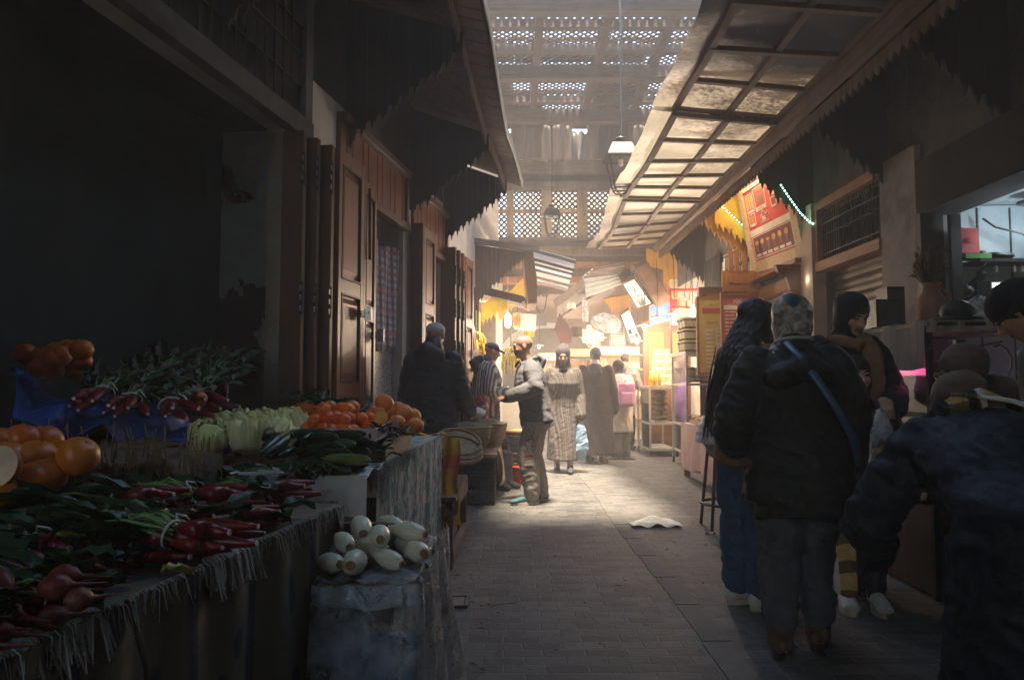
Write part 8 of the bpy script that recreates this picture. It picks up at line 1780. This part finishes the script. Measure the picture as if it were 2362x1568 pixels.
def pot(x, z, r, m_, lab, nm='teapot'):
    t_ = thing(nm, lab, 'pot', (x, 5.46, z)); g = MB(); g.lathe([(r*.6, 0), (r, r*.5), (r*.9, r), (r*.4, r*1.4), (r*.12, r*1.6), (r*.15, r*1.75)], (x, 5.46, z), 18); g.build('body', m_, t_, True); g = MB(); g.tube([(x+r*.8, 5.46, z+r*.6), (x+r*1.5, 5.46, z+r*1.2), (x+r*1.6, 5.46, z+r*1.4)], [r*.22, r*.14, r*.1], 8); g.build('spout', m_, t_, True); g = MB(); g.tube([(x-r*.8, 5.46, z+r*1.1), (x-r*1.5, 5.46, z+r), (x-r*.85, 5.46, z+r*.4)], r*.08, 6); g.build('handle', m_, t_, True)
pot(3.5, sz1, .06, M['iron'], 'dark metal teapot on the lower shop shelf left of the radio'); pot(3.98, sz1, .08, M['clay'], 'pinkish clay pot on the lower shop shelf right of the radio', 'clay_pot')
g = MB(); g.lathe([(.035, 0), (.045, .06), (.042, .06)], (3.82, 5.46, sz1), 14); simple('metal_cup', g, M['steel'], 'small metal cup beside the radio', 'cup')
g = MB(); g.tube([(3.62, 5.45, sz2-.01), (3.62, 5.45, sz2-.08)], .003, 4); g.ball((3.62, 5.45, sz2-.12), (.04, .04, .045), 14, 10); simple('hanging_bell', g, M['black'], 'dark round bell hanging under the upper shop shelf', 'bell')
for k, x in enumerate((3.72, 3.86, 3.92)): g = MB(); g.tube([(x, 5.42, sz2-.01), (x, 5.42, sz2-.05)], .002, 4); g.lathe([(.012, -.1), (.014, -.06), (.005, -.05)], (x, 5.42, sz2), 8); tag(g.build('key_ring', M['steel']), 'small metal trinket hanging under the upper shop shelf', 'trinket', 'trinkets under the upper shop shelf')
g = MB(); g.tube([(3.72, 5.55, 2.5), (3.78, 5.5, 2.42), (3.95, 5.45, 2.36), (4.1, 5.4, 2.25), (4.2, 5.3, 2.18)], .008, 6); simple('cable', g, M['black'], 'black cable sagging across the shop wall to the bulb', 'cable')
b_ = V((3.93, 5.3, 2.44)); t_ = thing('ceiling_bulb', 'cold white bulb with a dark disc holder on the shop ceiling', 'lamp', b_); g = MB(); g.ball(b_+V((0, 0, -.03)), (.045, .045, .05), 14, 10); g.build('bulb', M['bulbc'], t_, True); g = MB(); g.lathe([(.03, .03), (.035, .1), (.1, .12), (.1, .135), (.03, .14), (.02, .19)], b_, 18); g.build('holder', M['iron'], t_, True)
LAMPS.append((b_+V((.0, -.12, -.1)), 6.5, COLDC))
g = MB(); g.grid(lambda u, v: V((3.25+.02*math.sin(v*9)+.16*u*v, 4.15+.05*math.sin(u*7), 1.45-.5*v)), 8, 10, .004); simple('blue_bag', g, M['bluetarp'], 'blue plastic bag hanging in the shop behind the counter', 'bag')
# ===================== camera, daylight, lamps, air
cam = bpy.data.cameras.new('camera'); co = bpy.data.objects.new('camera', cam); C.objects.link(co)
cam.sensor_width = 36; cam.lens = 25.0; co.location = EYE; co.rotation_euler = (R(90)+TH, 0, 0); cam.clip_end = 300; cam.clip_start = .05
sc = bpy.context.scene; sc.camera = co
w = bpy.data.worlds.new('World'); sc.world = w; w.use_nodes = True; nt = w.node_tree
sky = nt.nodes.new('ShaderNodeTexSky'); sky.sky_type = 'NISHITA'; sky.sun_disc = False
EL, AZ = R(79), R(186)     # sun high behind the viewer
sky.sun_elevation = EL; sky.sun_rotation = AZ; sky.altitude = 400; sky.air_density = 1.8; sky.dust_density = .6; sky.ozone_density = 3.0
bg = nt.nodes['Background']; nt.links.new(sky.outputs[0], bg.inputs[0]); bg.inputs[1].default_value = .15
sl = bpy.data.lights.new('sun', 'SUN'); so = bpy.data.objects.new('sun', sl); C.objects.link(so)
sl.energy = 5.0; sl.angle = R(8); sl.color = (1, .85, .64)
sd = V((math.sin(AZ)*math.cos(EL), math.cos(AZ)*math.cos(EL), math.sin(EL)))
so.rotation_euler = sd.to_track_quat('Z', 'Y').to_euler()
def lamp(p, e, col, r=.05):
    l = bpy.data.lights.new('bulb_light', 'POINT'); l.energy = e; l.color = col; l.shadow_soft_size = r
    o = bpy.data.objects.new('bulb_light', l); C.objects.link(o); o.location = p; return o
WARM = (1, .66, .30); WW = (1, .76, .45); COLD = (.72, .88, 1)
for p, e, col in LAMPS: lamp(p, e*(.08 if p.y < 11.5 else .62), tuple(c+(1-c)*.42 for c in col))
hz = MB(); hz.box((2.5, 11.5, 4.25), (25, 51.0, 10.5)); ho = hz.build('haze', None, local=True); tag(ho, kind='stuff')
hm = bpy.data.materials.new('haze'); hm.use_nodes = True; hn = hm.node_tree.nodes; hn.clear()
pv = hn.new('ShaderNodeVolumePrincipled'); oo = hn.new('ShaderNodeOutputMaterial'); hm.node_tree.links.new(pv.outputs[0], oo.inputs['Volume'])
pv.inputs['Color'].default_value = (.9, .9, .9, 1); pv.inputs['Density'].default_value = .014; pv.inputs['Anisotropy'].default_value = .2
ho.data.materials.append(hm)
cy = sc.cycles; cy.use_denoising = True; cy.denoiser = 'OPENIMAGEDENOISE'; cy.max_bounces = 7; cy.diffuse_bounces = 4; cy.glossy_bounces = 3; cy.transmission_bounces = 6; cy.transparent_max_bounces = 12; cy.volume_bounces = 1
cy.sample_clamp_direct = 1.2; cy.sample_clamp_indirect = 3; cy.caustics_reflective = False; cy.caustics_refractive = False; cy.use_light_tree = True
cy.use_adaptive_sampling = True; cy.adaptive_threshold = .015
sc.view_settings.view_transform = 'Standard'; sc.view_settings.look = 'None'; sc.view_settings.exposure = 2.45; sc.view_settings.gamma = 1
